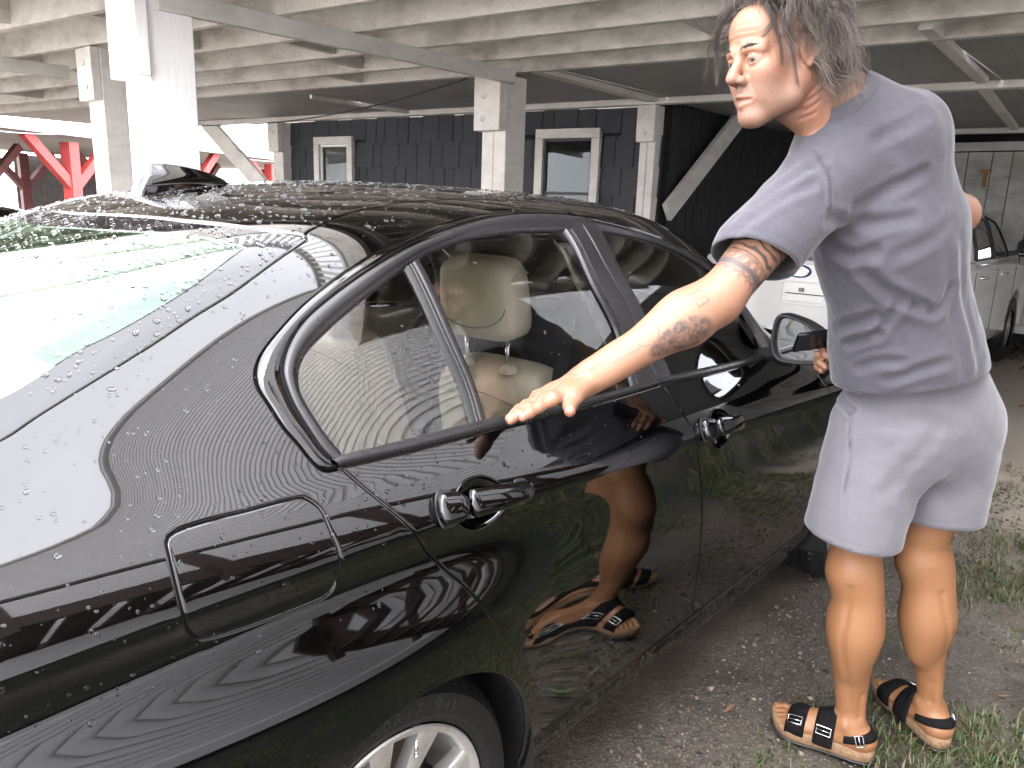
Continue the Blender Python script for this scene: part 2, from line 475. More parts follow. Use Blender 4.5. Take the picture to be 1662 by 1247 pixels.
def panel(name, outer, mat, parent=None, holes=(), gap=0.0025, off=0.0, roll=True, skirt=0.012, step=0.02, holegap=None, outer_skirt=True, mirror=False):
    """a sheet of the skin bounded by an outline, edges rolled inwards"""
    rings0 = [inset(outer, gap)] + [inset(h, -(gap if holegap is None else holegap)) for h in holes]
    rings1 = [inset(r, 0.003 if i == 0 else -0.003) for i, r in enumerate(rings0)] if roll else []
    allr = rings0 + rings1
    pts = []; edges = []; isr0 = []
    for k, r_ in enumerate(allr):
        b = len(pts); n = len(r_)
        pts += [tuple(p) for p in r_]
        edges += [(b + i, b + (i + 1) % n) for i in range(n)]
        isr0 += [k if k < len(rings0) else -1] * n
    lo, hi = rings0[0].min(0), rings0[0].max(0)
    gx, gy = np.meshgrid(np.arange(lo[0] + step / 2, hi[0], step), np.arange(lo[1] + step / 2, hi[1], step * 0.87), indexing='ij')
    gx = gx + (np.arange(gx.shape[1]) % 2)[None, :] * step / 2
    Q = np.c_[gx.ravel(), gy.ravel()]
    m = inside(rings0[0], Q)
    for h in rings0[1:]: m &= ~inside(h, Q)
    Q = Q[m]
    B = np.array(pts)
    # keep interior points off the rings
    cell = {}
    for p in B: cell.setdefault((int(p[0] // 0.012), int(p[1] // 0.012)), []).append(p)
    keep = []
    for q in Q:
        i, j = int(q[0] // 0.012), int(q[1] // 0.012); ok = True
        for a in (-1, 0, 1):
            for b in (-1, 0, 1):
                for p in cell.get((i + a, j + b), ()):
                    if (p[0] - q[0]) ** 2 + (p[1] - q[1]) ** 2 < 8e-5: ok = False
        keep.append(ok)
    Q = Q[np.array(keep, bool)] if len(Q) else Q
    allp = [Vector(p) for p in pts] + [Vector(q) for q in Q]
    V2, E2, F2, ov, oe, of = delaunay_2d_cdt(allp, edges, [], 0, 1e-6)
    V2 = np.array([tuple(v) for v in V2]); F2 = np.array([f for f in F2 if len(f) == 3])
    cen = V2[F2].mean(1)
    m = inside(rings0[0], cen)
    for h in rings0[1:]: m &= ~inside(h, cen)
    F2 = F2[m]
    vx = V2[:, 0]; vv = s2v(V2[:, 1])
    P, N = skin(vx, vv, off)
    r0 = np.array([max([isr0[i] for i in o_ if i < len(isr0)], default=-1) for o_ in ov])
    V = list(P); NN = list(N)
    # boundary edges -> rolled edge and skirt
    ed = {}
    for f in F2:
        for a, b in ((f[0], f[1]), (f[1], f[2]), (f[2], f[0])): ed[(a, b)] = 1
    bnd = [(a, b) for a, b in ed if (b, a) not in ed]
    faces = [tuple(f) for f in F2]
    if roll or skirt:
        outd = {}
        for a, b in bnd:
            t = P[b] - P[a]
            d = np.cross(t, N[a]); d /= np.linalg.norm(d) + 1e-9
            outd.setdefault(a, []).append(d); outd.setdefault(b, []).append(d)
        outd = {k: np.mean(v, 0) / (np.linalg.norm(np.mean(v, 0)) + 1e-9) for k, v in outd.items()}
        low = {}
        for k, d in outd.items():
            if r0[k] == 0 and not outer_skirt: continue
            if roll:
                V[k] = P[k] - N[k] * 0.0016
                nn = N[k] + d * 0.3; NN[k] = nn / np.linalg.norm(nn)
            if skirt:
                low[k] = len(V)
                V.append(P[k] - N[k] * skirt + d * 0.0006); nn = d + N[k] * 0.15; NN.append(nn / np.linalg.norm(nn))
        for a, b in bnd:
            if a in low and b in low: faces.append((b, a, low[a], low[b]))
    V = np.array(V); NN = np.array(NN)
    # face orientation against normals
    f0 = faces[0]; g = np.cross(V[f0[1]] - V[f0[0]], V[f0[2]] - V[f0[0]])
    if np.dot(g, NN[f0[0]]) < 0: faces = [tuple(reversed(f)) for f in faces]
    used = sorted({i for f in faces for i in f}); mp = {u: i for i, u in enumerate(used)}
    V = V[used]; NN = NN[used]; faces = [tuple(int(mp[i]) for i in f) for f in faces]
    if mirror:
        V = V * [1, -1, 1]; NN = NN * [1, -1, 1]; faces = [tuple(reversed(f)) for f in faces]
    return mesh_np(name, V, faces, mat, parent, True, NN)
def loft(name, A, B, prof, mat, parent=None, n=None, mirror=False):
    """band between two curves (x,s); prof = list of (t across, height above the skin)"""
    n = n or max(8, int(np.linalg.norm(np.diff(A, axis=0), axis=1).sum() / 0.012))
    A = resample(A, n=n); B = resample(B, n=n)
    V = []; m = len(prof)
    for t, h in prof:
        Q = A * (1 - t) + B * t
        V.append(skin(Q[:, 0], s2v(Q[:, 1]), h)[0])
    V = np.array(V).transpose(1, 0, 2).reshape(-1, 3)
    F = [(i * m + k, (i + 1) * m + k, (i + 1) * m + k + 1, i * m + k + 1) for i in range(n - 1) for k in range(m - 1)]
    if mirror: V = V * [1, -1, 1]
    o = mesh_np(name, V, F, mat, parent, True)
    # outward orientation
    c = V[F[len(F) // 2][0]]; q = o.data.polygons[len(F) // 2]
    want = np.array([0, -1, 0.4]) * ([1, -1, 1] if mirror else [1, 1, 1])
    if np.dot(np.array(q.normal), want) < 0: o.data.flip_normals()
    return o
def groove(name, curves, mat, parent=None, width=0.03, depth=0.012, mirror=False):
    """dark channel that lies behind the panel gaps"""
    mb = MB()
    for c in curves:
        t = np.gradient(c, axis=0); t /= np.linalg.norm(t, axis=1, keepdims=True) + 1e-9
        nn = np.c_[-t[:, 1], t[:, 0]] * width / 2
        a, b = c + nn, c - nn
        Pa = skin(a[:, 0], s2v(a[:, 1]), -depth)[0]; Pb = skin(b[:, 0], s2v(b[:, 1]), -depth)[0]
        if mirror: Pa = Pa * [1, -1, 1]; Pb = Pb * [1, -1, 1]
        n = len(c)
        mb.add(list(Pa) + list(Pb), [(i, i + 1, n + i + 1, n + i) for i in range(n - 1)])
    return mb.build(name, mat, parent, True)
# outlines of the car's panels on the skin, as (x, v)
T = {
 'gapF': [(0.899,13.22),(0.817,13.42),(0.667,13.35),(0.524,13.17),(0.341,12.86),(0.234,12.53),(0.156,12.29),(0.076,12.04),(0.005,11.81),(-0.045,11.62),(-0.095,11.37),(-0.130,11.15),(-0.148,10.95),(-0.154,10.74),(-0.148,10.49),(-0.139,10.15),(-0.126,9.85),(-0.114,9.49),(-0.100,9.27),(-0.071,9.25)],
 'c1': [(0.881,13.06),(0.790,13.17),(0.648,13.16),(0.506,12.97),(0.367,12.66),(0.227,12.31),(0.122,12.00),(0.027,11.70),(-0.040,11.45),(-0.081,11.18),(-0.105,10.90),(-0.110,10.68),(-0.109,10.39),(-0.100,10.03),(-0.090,9.68),(-0.078,9.42)],
 'c3': [(0.730,12.63),(0.569,12.58),(0.466,12.49),(0.367,12.39),(0.274,12.19),(0.205,11.98),(0.140,11.76),(0.059,11.49),(-0.007,11.25),(-0.056,11.03),(-0.080,10.81),(-0.089,10.58),(-0.085,10.33),(-0.074,9.97),(-0.058,9.52)],
 'glass_bot': [(-0.058,9.52),(0.080,9.55),(0.258,9.61),(0.480,9.63),(0.760,9.71)],
 'belt_low': [(-0.077,9.27),(0.073,9.26),(0.266,9.32),(0.534,9.40),(0.873,9.57)],
 'belt_low_f': [(0.873,9.57),(1.198,9.57),(1.554,9.74)],
 'strip': [(0.730,12.63),(0.727,11.54),(0.762,10.73),(0.760,9.71)],
 'divL': [(0.207,12.00),(0.217,11.05),(0.234,10.26),(0.233,9.59)],
 'divR': [(0.234,12.08),(0.243,11.11),(0.257,10.27),(0.258,9.61)],
 'gapB_up': [(0.843,13.24),(0.811,12.70),(0.804,11.82),(0.846,10.89),(0.858,10.22),(0.872,9.70)],
 'gapB_low': [(0.880,9.64),(0.907,9.22),(0.924,8.34),(0.944,7.35),(0.956,6.59),(0.976,5.62),(1.018,4.76),(1.043,3.94),(1.073,2.95),(1.109,1.83)],
 'fglassL': [(0.868,12.64),(0.868,11.75),(0.901,11.08),(0.932,10.33),(0.943,9.79)],
 'fglassT': [(0.868,12.64),(1.012,12.50),(1.148,12.33),(1.257,12.17),(1.339,12.08),(1.450,11.85),(1.571,10.72),(1.554,9.93)],
 'fglassB': [(0.943,9.79),(1.148,9.82),(1.396,9.86),(1.554,9.93)],
 'fframeT': [(0.899,13.22),(1.020,12.89),(1.139,12.62),(1.285,12.39),(1.412,12.23),(1.530,11.92),(1.600,11.35),(1.625,10.67),(1.614,9.93)],
 'gapFr': [(1.936,8.94),(1.908,8.17),(1.926,6.46),(1.998,4.53),(2.003,3.17),(2.005,2.00)],
 'gapRear': [(-0.071,9.25),(-0.051,8.77),(-0.026,8.05),(-0.001,7.34),(0.016,6.72),(0.046,5.47),(0.087,4.73),(0.124,4.32),(0.163,3.84),(0.204,3.39),(0.252,2.99),(0.305,2.56),(0.368,2.06),(0.403,1.64)],
 'sill': [(0.308,1.46),(0.407,1.62),(0.506,1.62),(0.611,1.72),(1.109,1.83),(2.005,2.00)],
 'rgR': [(0.044,12.93),(-0.054,12.55),(-0.134,12.25),(-0.202,12.07),(-0.267,11.86),(-0.325,11.69),(-0.380,11.51),(-0.431,11.29),(-0.479,11.01)],
 'rgT': [(-0.105,16.54),(-0.082,15.42),(-0.064,14.78),(-0.024,13.87),(0.032,13.10),(0.043,12.95)],
 'greenR': [(-0.068,13.32),(-0.179,12.80),(-0.246,12.59),(-0.305,12.47),(-0.372,12.37),(-0.461,11.99)],
 'greenT': [(-0.177,16.65),(-0.150,15.47),(-0.113,14.62),(-0.078,13.61),(-0.068,13.32)],
 'ditch': [(0.043,12.95),(0.042,13.10),(0.084,13.29),(0.135,13.48),(0.194,13.69),(0.259,13.80),(0.327,13.92)],
 'fuel': [(-0.350,8.45),(-0.339,8.65),(-0.291,8.74),(-0.233,8.76),(-0.157,8.79),(-0.140,8.64),(-0.128,8.27),(-0.126,7.66),(-0.121,6.82),(-0.123,5.55),(-0.137,5.16),(-0.176,5.10),(-0.267,5.11),(-0.324,5.18),(-0.338,5.30),(-0.352,5.79),(-0.356,6.85),(-0.354,7.78)],
 'crease': [(-0.548,6.90),(-0.459,6.71),(-0.352,6.67),(-0.245,6.24),(-0.127,6.03),(0.061,6.97)],
 'hR': [(0.067,7.15),(0.311,6.65),(0.175,6.65),(0.235,7.80),(0.164,5.49)],
 'hF': [(0.979,6.87),(1.208,6.57),(1.086,6.71),(1.110,7.70),(1.087,5.66)],
}
# ------------------------------------------------------------------ car materials
def m_paint():
    t = NT('black_car_paint')
    n1 = t.noise(t.obj(), 900, 2)
    t.bsdf((0.0008, 0.0008, 0.0009), 0.035, 0.0, None, IOR=1.5, Coat_Weight=0.6, Coat_Roughness=0.012)
    return t.m
def m_satin():
    t = NT('satin_black_trim')
    f = t.noise(t.scalev(t.obj(), (30, 30, 30)), 1.0, 5)
    t.bsdf((0.016, 0.0155, 0.017), t.rng(f, 0.3, 0.7, 0.24, 0.42), 0.0, t.bump(t.noise(t.obj(), 700, 2), 0.08, 0.001), IOR=1.5)
    return t.m
def m_glass(name, tint, refl=1.0, rc=(1, 1, 1)):
    t = NT(name)
    fr = t.n('Fresnel', {'IOR': 1.62})
    k = t.math('MULTIPLY', fr.outputs[0], refl)
    tr = t.n('BsdfTransparent', {'Color': tint})
    gl = t.n('BsdfGlossy', {'Color': rc, 'Roughness': 0.004})
    mx = t.n('MixShader', {0: k, 1: tr.outputs[0], 2: gl.outputs[0]})
    t.t.links.new(mx.outputs[0], t.out.inputs[0])
    return t.m
M_PAINT = m_paint()
M_SATIN = m_satin()
M_MATTE = plain('matte_black_pillar_film', (0.016, 0.015, 0.016), 0.42, var=0.2, scale=40, bump=0.05, bscale=900)
M_RUBBER = plain('black_rubber_seal', (0.012, 0.012, 0.012), 0.55, bump=0.1, bscale=300)
M_VOID = plain('dark_cavity', (0.004, 0.004, 0.004), 0.9)
M_GLASS = m_glass('side_window_glass', (0.92, 0.93, 0.91), 1.25)
M_RGLASS = m_glass('green_rear_glass', (0.72, 0.90, 0.78), 1.4, (0.80, 1.0, 0.87))
M_FRIT = plain('black_glass_border', (0.004, 0.004, 0.005), 0.02, IOR=1.6)
M_CHROME = plain('bright_chrome', (0.85, 0.85, 0.86), 0.08, 1.0)
M_MIRROR = plain('mirror_silvering', (0.48, 0.50, 0.51), 0.0, 1.0)
def m_leather(name, col):
    t = NT(name)
    o = t.obj()
    v = t.n('TexVoronoi', {'Vector': o, 'Scale': 420.0}).outputs[0]
    c = t.mix(t.rng(t.noise(o, 9, 4), 0.3, 0.7), tuple(x * 0.86 for x in col), tuple(min(1, x * 1.06) for x in col))
    t.bsdf(c, 0.42, 0, t.bump(v, 0.25, 0.0015))
    return t.m
M_CREAM = m_leather('cream_leather', (0.78, 0.71, 0.58))
M_SEAM = plain('brown_seam_thread', (0.2, 0.16, 0.11), 0.7)
M_LINER = plain('pale_headliner_cloth', (0.6, 0.57, 0.52), 0.95, var=0.06, scale=200, bump=0.3, bscale=600)
M_DASH = plain('black_soft_plastic', (0.013, 0.013, 0.014), 0.5, bump=0.2, bscale=500)
M_TYRE = plain('tyre_rubber', (0.008, 0.008, 0.0085), 0.5, var=0.3, scale=20, bump=0.25, bscale=180)
def m_alloy():
    t = NT('silver_alloy_wheel')
    f = t.rng(t.noise(t.obj(), 25, 6), 0.45, 0.75)
    t.bsdf(t.mix(f, (0.68, 0.67, 0.645), (0.50, 0.47, 0.43)), t.rng(f, 0, 1, 0.28, 0.5), 0.75)
    return t.m
M_ALLOY = m_alloy()
def m_rocker():
    t = NT('dusty_black_sill')
    o = t.obj()
    z = t.n('SeparateXYZ', {0: o}).outputs[2]
    sp = t.rng(t.noise(t.scalev(o, (60, 60, 60)), 1.0, 6), 0.48, 0.72)
    low = t.rng(z, 0.20, 0.40, 1.0, 0.15)
    f = t.math('MULTIPLY', sp, low)
    t.bsdf(t.mix(f, (0.004, 0.004, 0.004), (0.045, 0.038, 0.031)), t.rng(f, 0, 0.6, 0.12, 0.75))
    return t.m
M_ROCKER = m_rocker()

# ------------------------------------------------------------------ outlines
C = {k: catmull(v) for k, v in T.items() if k not in ('hR', 'hF')}
rev = lambda a: a[::-1]
def ends(a, b): return np.array([a[-1], b[0]])
rear_door_o = join(C['gapF'][:0], catmull(T['gapB_up'][:1] + T['gapB_up'][1:]), catmull(T['gapB_low']), rev(catmull([T['gapRear'][-1], (0.52, 1.77), (0.8, 1.80), T['gapB_low'][-1]])),
                   rev(C['gapRear']), rev(catmull(T['gapF'][1:])))
front_edge = catmull([(1.614, 9.93), (1.72, 9.86), (1.83, 9.6), (1.905, 9.25), (1.937, 8.94)] + T['gapFr'][1:])
front_door_o = join(rev(catmull(T['gapB_up'])), rev(catmull([(0.8992, 13.22), T['gapB_up'][0]])), C['fframeT'], front_edge,
                    catmull([T['gapFr'][-1], (1.6, 1.93), T['gapB_low'][-1]]), rev(catmull(T['gapB_low'])))
fuel_o = join(catmull(T['fuel'] + T['fuel'][:1]))
def arch_outline(xc, R_):
    a = np.linspace(R(-24), R(204), 70)
    P = [(xc + R_ * math.cos(t), z2v(xc + R_ * math.cos(t), 0.322 + R_ * math.sin(t))) for t in a if 0.322 + R_ * math.sin(t) > 0.215]
    P = [(P[0][0], 0.3)] + P + [(P[-1][0], 0.3)]
    return join(toS(P))
AX_F = 2.40
arch_r, arch_f = arch_outline(-0.010, 0.358), arch_outline(AX_F, 0.352)
def sym(curve):
    """a right-hand curve (x,s) continued by its mirror image"""
    m = curve.copy(); m[:, 1] = SMAX - m[:, 1]
    return m
rgT = catmull(T['rgT'] [0:0] + [(-0.1085, 17.0)] + T['rgT'])
rgR = catmull(T['rgR'] + [(-0.525, 10.95), (-0.575, 11.3), (-0.61, 12.2)])
rg_base = catmull([(-0.61, 12.2), (-0.655, 14), (-0.685, 17.0)])
half = np.r_[rgT, rgR, rg_base]
rear_glass_o = join(half, rev(sym(half)))
grR = catmull([(-0.0675, 13.319)] + T['greenR'][1:] + [(-0.53, 12.0), (-0.575, 12.9), (-0.61, 15), (-0.625, 17)])
grT = catmull([(-0.180, 17.0)] + T['greenT'])
half = np.r_[grT, grR]
green_o = join(half, rev(sym(half)))
roof_side = catmull(T['ditch'] + [(0.5, 13.98), (0.8, 13.98), (1.0, 13.82), (1.13, 13.62)])
roof_front = catmull([(1.13, 13.62), (1.19, 14.2), (1.215, 15.2), (1.225, 17.0)])
half = np.r_[rgT, roof_side, roof_front]
roof_o = join(half, rev(sym(half)))
ws_side = catmull([(1.15, 13.50), (1.28, 13.12), (1.42, 12.86), (1.56, 12.60), (1.69, 12.30), (1.78, 12.05)])
ws_base = catmull([(1.78, 12.05), (1.85, 13.2), (1.91, 15), (1.93, 17.0)])
half = np.r_[rev(catmull([(1.15, 13.50), (1.205, 14.2), (1.232, 15.2), (1.242, 17.0)])), ws_side, ws_base]
wind_o = join(half, rev(sym(half)))

# ------------------------------------------------------------------ body
car = tag(empty('parked_car'), 'black four door sedan with wet roof that the man leans on', 'car')
_sq = lambda a, b: [a, b]
body_o = join(np.array([(-1.1, v2s(1.0)), (2.98, v2s(1.0)), (2.98, SMAX - v2s(1.0)), (-1.1, SMAX - v2s(1.0))], float))
def mir(o): q = sym(o); return q[::-1]
holes = [rear_door_o, front_door_o, fuel_o, arch_r, arch_f]
holes = holes + [mir(h) for h in holes if h is not fuel_o] + [rear_glass_o, roof_o, wind_o]
# seam between roof and rear glass is shared: keep the two openings a hair apart
body = panel('body', body_o, [M_PAINT], car, holes, gap=0.0022, step=0.024, outer_skirt=False, skirt=0.016)
car_skin_done = True
roof = panel('roof', inset(roof_o, 0.0015), M_PAINT, car, gap=0.003, step=0.024)
for side, mirror in (('right', False), ('left', True)):
    low = join(catmull([T['belt_low'][0]] + T['belt_low'][1:]), catmull([(0.8733, 9.57), (0.8799, 9.62)] + T['gapB_low'][1:]), rev(catmull([T['gapRear'][-1], (0.52, 1.77), (0.8, 1.80), T['gapB_low'][-1]])), rev(C['gapRear']))
    cupR = join(toS([(0.178 + 0.068 * math.cos(a), 6.70 + (1.25 if math.sin(a) > 0 else 1.25) * math.sin(a)) for a in np.linspace(0, 2 * PI, 40)]))
    door = panel('rear_door', low, M_PAINT, car, [cupR], gap=0.0025, holegap=0.0, step=0.022, mirror=mirror, skirt=0.014)
    lowf = join(catmull([(0.8799, 9.60)] + T['belt_low_f'][1:] + [(1.614, 9.83)]), front_edge, catmull([T['gapFr'][-1], (1.6, 1.93), T['gapB_low'][-1]]), rev(catmull([(0.8799, 9.60)] + T['gapB_low'][1:])))
    cupF = join(toS([(1.098 + 0.064 * math.cos(a), 6.70 + 1.2 * math.sin(a)) for a in np.linspace(0, 2 * PI, 40)]))
    fdoor = panel('front_door', lowf, M_PAINT, car, [cupF], gap=0.0025, holegap=0.0, step=0.022, mirror=mirror, skirt=0.014)
    groove('panel_gap', [C['gapF'], C['gapRear'], C['gapB_up'], C['gapB_low'], C['fframeT'], front_edge, catmull([T['gapRear'][-1], (0.52, 1.77), (0.8, 1.80), T['gapB_low'][-1], (1.6, 1.93), T['gapFr'][-1]])], M_VOID, car, mirror=mirror)
    if not mirror:
        groove('fuel_door_gap', [np.r_[fuel_o, fuel_o[:1]]], M_VOID, car, 0.024, 0.009)
        panel('fuel_door', fuel_o, M_PAINT, car, gap=0.0028, step=0.014)
    groove('roof_seam', [roof_side, rgT], M_VOID, car, 0.03, 0.008, mirror)
    # frame of the rear door, trim, glass
    band = [(0, -0.004), (0.03, 0.0), (0.5, 0.002), (0.94, 0.0), (1, -0.004)]
    outer = inset(rear_door_o, 0.003)
    gF = catmull(T['gapF'][1:-1] + [(-0.075, 9.275)])
    loft('door_frame', gF + [0.003, 0], catmull(T['c1'][1:]), band, M_MATTE if False else M_PAINT, door, mirror=mirror)
    satin = [(0, -0.004), (0.04, 0.002), (0.2, 0.0045), (0.42, 0.0055), (0.6, 0.0025), (0.68, -0.001), (0.8, -0.002), (0.95, -0.006), (1, -0.012)]
    c1 = catmull(T['c1']); c3 = catmull([(0.845, 12.78)] + T['c3'][:-1] + [(-0.0573, 9.56)])
    loft('frame_trim', c1, c3, satin, M_SATIN, door, mirror=mirror)
    bl = catmull(T['belt_low']); gb = catmull([(-0.085, 9.47)] + T['glass_bot'] + [(0.868, 9.735)])
    loft('belt_trim', bl, gb, [(0, -0.006), (0.02, 0.001), (0.12, 0.006), (0.4, 0.0085), (0.7, 0.008), (0.9, 0.004), (1, -0.012)], M_SATIN, door, mirror=mirror)
    loft('belt_trim', catmull([(0.8793, 9.575)] + T['belt_low_f'][1:] + [(1.614, 9.84)]), catmull([(0.8755, 9.745)] + T['fglassB'] + [(1.614, 9.955)]), [(0, -0.006), (0.02, 0.001), (0.12, 0.005), (0.4, 0.007), (0.7, 0.0065), (0.9, 0.003), (1, -0.012)], M_SATIN, fdoor, mirror=mirror)
    st = catmull(T['strip']); st2 = st + [0.02, 0]
    loft('glass_run', st, st2, [(0, -0.012), (0.05, -0.001), (0.3, 0.001), (0.42, -0.003), (0.55, -0.003), (0.65, 0.001), (0.95, 0.0), (1, -0.004)], M_SATIN, door, mirror=mirror)
    gB = catmull([(0.8432, 13.20)] + T['gapB_up'][1:-1] + [(0.8755, 9.66)])
    loft('pillar_cover', st2, gB - [0.003, 0], [(0, -0.006), (0.012, -0.0004), (0.03, 0.0004), (0.06, 0.0005), (0.5, 0.0008), (0.94, 0.0005), (0.97, 0.0004), (0.988, -0.0004), (1, -0.007)], M_MATTE, door, mirror=mirror)
    loft('pillar_cover', gB + [0.003, 0], catmull([(0.875, 12.80)] + T['fglassL'][1:]), [(0, -0.007), (0.012, -0.0004), (0.03, 0.0004), (0.06, 0.0005), (0.5, 0.0008), (0.88, 0.0005), (0.93, 0.0002), (0.955, -0.001), (1, -0.01)], M_MATTE, fdoor, mirror=mirror)
    loft('window_divider', catmull(T['divL']), catmull(T['divR']), [(0, -0.014), (0.02, -0.002), (0.05, 0.0), (0.10, 0.0003), (0.24, 0.0003), (0.28, -0.0005), (0.31, -0.004), (0.4, -0.004), (0.43, -0.0005), (0.47, 0.0003), (0.55, 0.0004), (0.93, 0.0004), (0.97, -0.0005), (1, -0.014)], M_SATIN, door, mirror=mirror)
    dl = catmull(T['divL'])
    loft('seal', dl - [0.014, 0], dl + [0.001, 0], [(0, -0.012), (0.3, -0.006), (1, -0.004)], M_RUBBER, door, mirror=mirror)
    loft('frame_trim', catmull([(0.85, 13.18)] + T['fframeT'][1:]) - [0.0, 0.02], catmull([(0.868, 12.66)] + T['fglassT'][1:]), [(0, -0.004), (0.06, 0.001), (0.3, 0.003), (0.45, 0.003), (0.55, -0.002), (0.75, -0.002), (0.9, -0.006), (1, -0.012)], M_SATIN, fdoor, mirror=mirror)
    qi = lambda *c: inset(join(*c), -0.006)
    q = qi(catmull(T['c3'][5:]), catmull(T['glass_bot'][:1] + [(0.0798, 9.5577), T['divL'][-1]]), rev(catmull(T['divL'])))
    panel('quarter_window', q, M_GLASS, door, gap=0, off=-0.009, roll=False, skirt=0, step=0.02, mirror=mirror)
    q = qi(catmull(T['divR']), catmull([T['glass_bot'][2], T['glass_bot'][3], T['glass_bot'][4]]), rev(C['strip']), catmull(T['c3'][:5] + [T['divR'][0]]))
    panel('rear_door_window', q, M_GLASS, door, gap=0, off=-0.009, roll=False, skirt=0, step=0.02, mirror=mirror)
    q = qi(rev(C['fglassL']), C['fglassT'], rev(C['fglassB']))
    panel('front_door_window', q, M_GLASS, fdoor, gap=0, off=-0.009, roll=False, skirt=0, step=0.02, mirror=mirror)
    # handles
    for (hx, hv, a0, b0, dr, cup) in ((0.178, 6.68, (0.072, 7.10), (0.308, 6.68), door, cupR), (1.098, 6.70, (0.985, 6.86), (1.207, 6.58), fdoor, cupF)):
        sg = -1 if mirror else 1
        # recessed bowl
        cc = cup.mean(0); V = []; F = []; ks = [(1.0, 0.001), (1.0, -0.003), (0.93, -0.012), (0.75, -0.021), (0.45, -0.027), (0.02, -0.028)]
        for k, d in ks:
            Q = cc + (cup - cc) * k
            V += list(skin(Q[:, 0], s2v(Q[:, 1]), d)[0] * [1, sg, 1])
        n = len(cup)
        F = [(i * n + k, i * n + (k + 1) % n, (i + 1) * n + (k + 1) % n, (i + 1) * n + k) for i in range(len(ks) - 1) for k in range(n)]
        bw = mesh_np('handle_recess', V, F, M_PAINT, dr, True)
        bmx = bmesh.new(); bmx.from_mesh(bw.data); bmesh.ops.recalc_face_normals(bmx, faces=bmx.faces[:]); bmx.to_mesh(bw.data); bmx.free()
        rim = MB(); Q = cc + (cup - cc) * 1.01
        ring = skin(Q[:, 0], s2v(Q[:, 1]), 0.0006)[0] * [1, sg, 1]
        rim.tube(list(ring) + [ring[0]], 0.0022, 6, False)
        rim.build('recess_rim', M_PAINT, dr, True)
        # pull: swept along the crease, standing proud in the middle
        A, B = np.array(a0), np.array(b0)
        N = 40; ts = np.linspace(0, 1, N)
        ax = [skin(*(A * (1 - t) + B * t))for t in ts]
        ctr = np.array([p for p, _ in ax]); nm = np.array([q_ for _, q_ in ax])
        tan = np.gradient(ctr, axis=0); tan /= np.linalg.norm(tan, axis=1, keepdims=True)
        upv = np.cross(nm, tan); upv *= np.sign(upv[:, 2:3])
        def sweep(name, t0, t1, mat, grow=0.0, lift0=0.0):
            V = []; m = 18; idx = np.linspace(t0, t1, 30)
            for t in idx:
                c = np.array([np.interp(t, ts, ctr[:, i]) for i in range(3)]); nn = np.array([np.interp(t, ts, nm[:, i]) for i in range(3)]); uu = np.array([np.interp(t, ts, upv[:, i]) for i in range(3)])
                e0 = min(1, max(0, (t - t0) / 0.05)); e1 = min(1, max(0, (t1 - t) / 0.09))
                rnd = math.sqrt(max(0.0025, 1 - (1 - e0) ** 2)) * math.sqrt(max(0.0025, 1 - (1 - e1) ** 2))
                hh = (0.0275 * (1 - 0.30 * t) + grow) * rnd
                lift = 0.007 + 0.013 * math.sin(PI * min(1, max(0, t * 1.02))) ** 0.6 if lift0 == 0 else lift0
                th = (0.0115 if lift0 == 0 else 0.004) * (0.5 + 0.5 * rnd)
                for k in range(m):
                    a = 2 * PI * k / m; ca, sa = math.cos(a), math.sin(a)
                    y = hh * math.copysign(abs(ca) ** 0.8, ca); z = th * math.copysign(abs(sa) ** 0.75, sa)
                    V.append((c + uu * y + nn * (lift + z)) * [1, sg, 1])
            F = [(i * m + k, i * m + (k + 1) % m, (i + 1) * m + (k + 1) % m, (i + 1) * m + k) for i in range(29) for k in range(m)]
            F += [tuple(range(m)), tuple(range(29 * m, 30 * m))]
            o = mesh_np(name, V, F, mat, dr, True)
            b_ = bmesh.new(); b_.from_mesh(o.data); bmesh.ops.recalc_face_normals(b_, faces=b_.faces[:]); b_.to_mesh(o.data); b_.free()
            return o
        sweep('handle_gasket', -0.03 + 0.03, 0.22, M_RUBBER, 0.005, 0.002)
        sweep('handle_gasket', 0.80, 1.0, M_RUBBER, 0.005, 0.002)
        sweep('handle_cap', 0.0, 0.245, M_PAINT)
        sweep('door_handle', 0.262, 1.0, M_PAINT)
# rear window: black border and clear tinted middle
rw = panel('rear_window', inset(rear_glass_o, 0.0015), M_FRIT, car, [green_o], gap=0.0025, step=0.024, holegap=0.0, skirt=0.006, off=-0.0015)
panel('tinted_pane', green_o, M_RGLASS, rw, gap=0, roll=False, skirt=0, step=0.024, off=-0.0015)
hw = MB()
for xk in np.arange(-0.56, -0.185, 0.030):
    s0 = np.interp(xk, grR[::-1, 0], grR[::-1, 1]) if True else 0
    ss = np.linspace(s0 + 0.03, SMAX - s0 - 0.03, 60)
    a = skin(np.full(60, xk), s2v(ss), -0.004)[0]; b = skin(np.full(60, xk + 0.0016), s2v(ss), -0.004)[0]
    hw.add(list(a) + list(b), [(i, i + 1, 61 + i, 60 + i) for i in range(59)])
tag(hw.build('heating_wires', plain('brown_heating_wire', (0.16, 0.08, 0.05), 0.5), rw, True), kind='stuff')
panel('windscreen', wind_o, M_GLASS, car, gap=0.002, step=0.03, roll=False, skirt=0.0, off=-0.003)
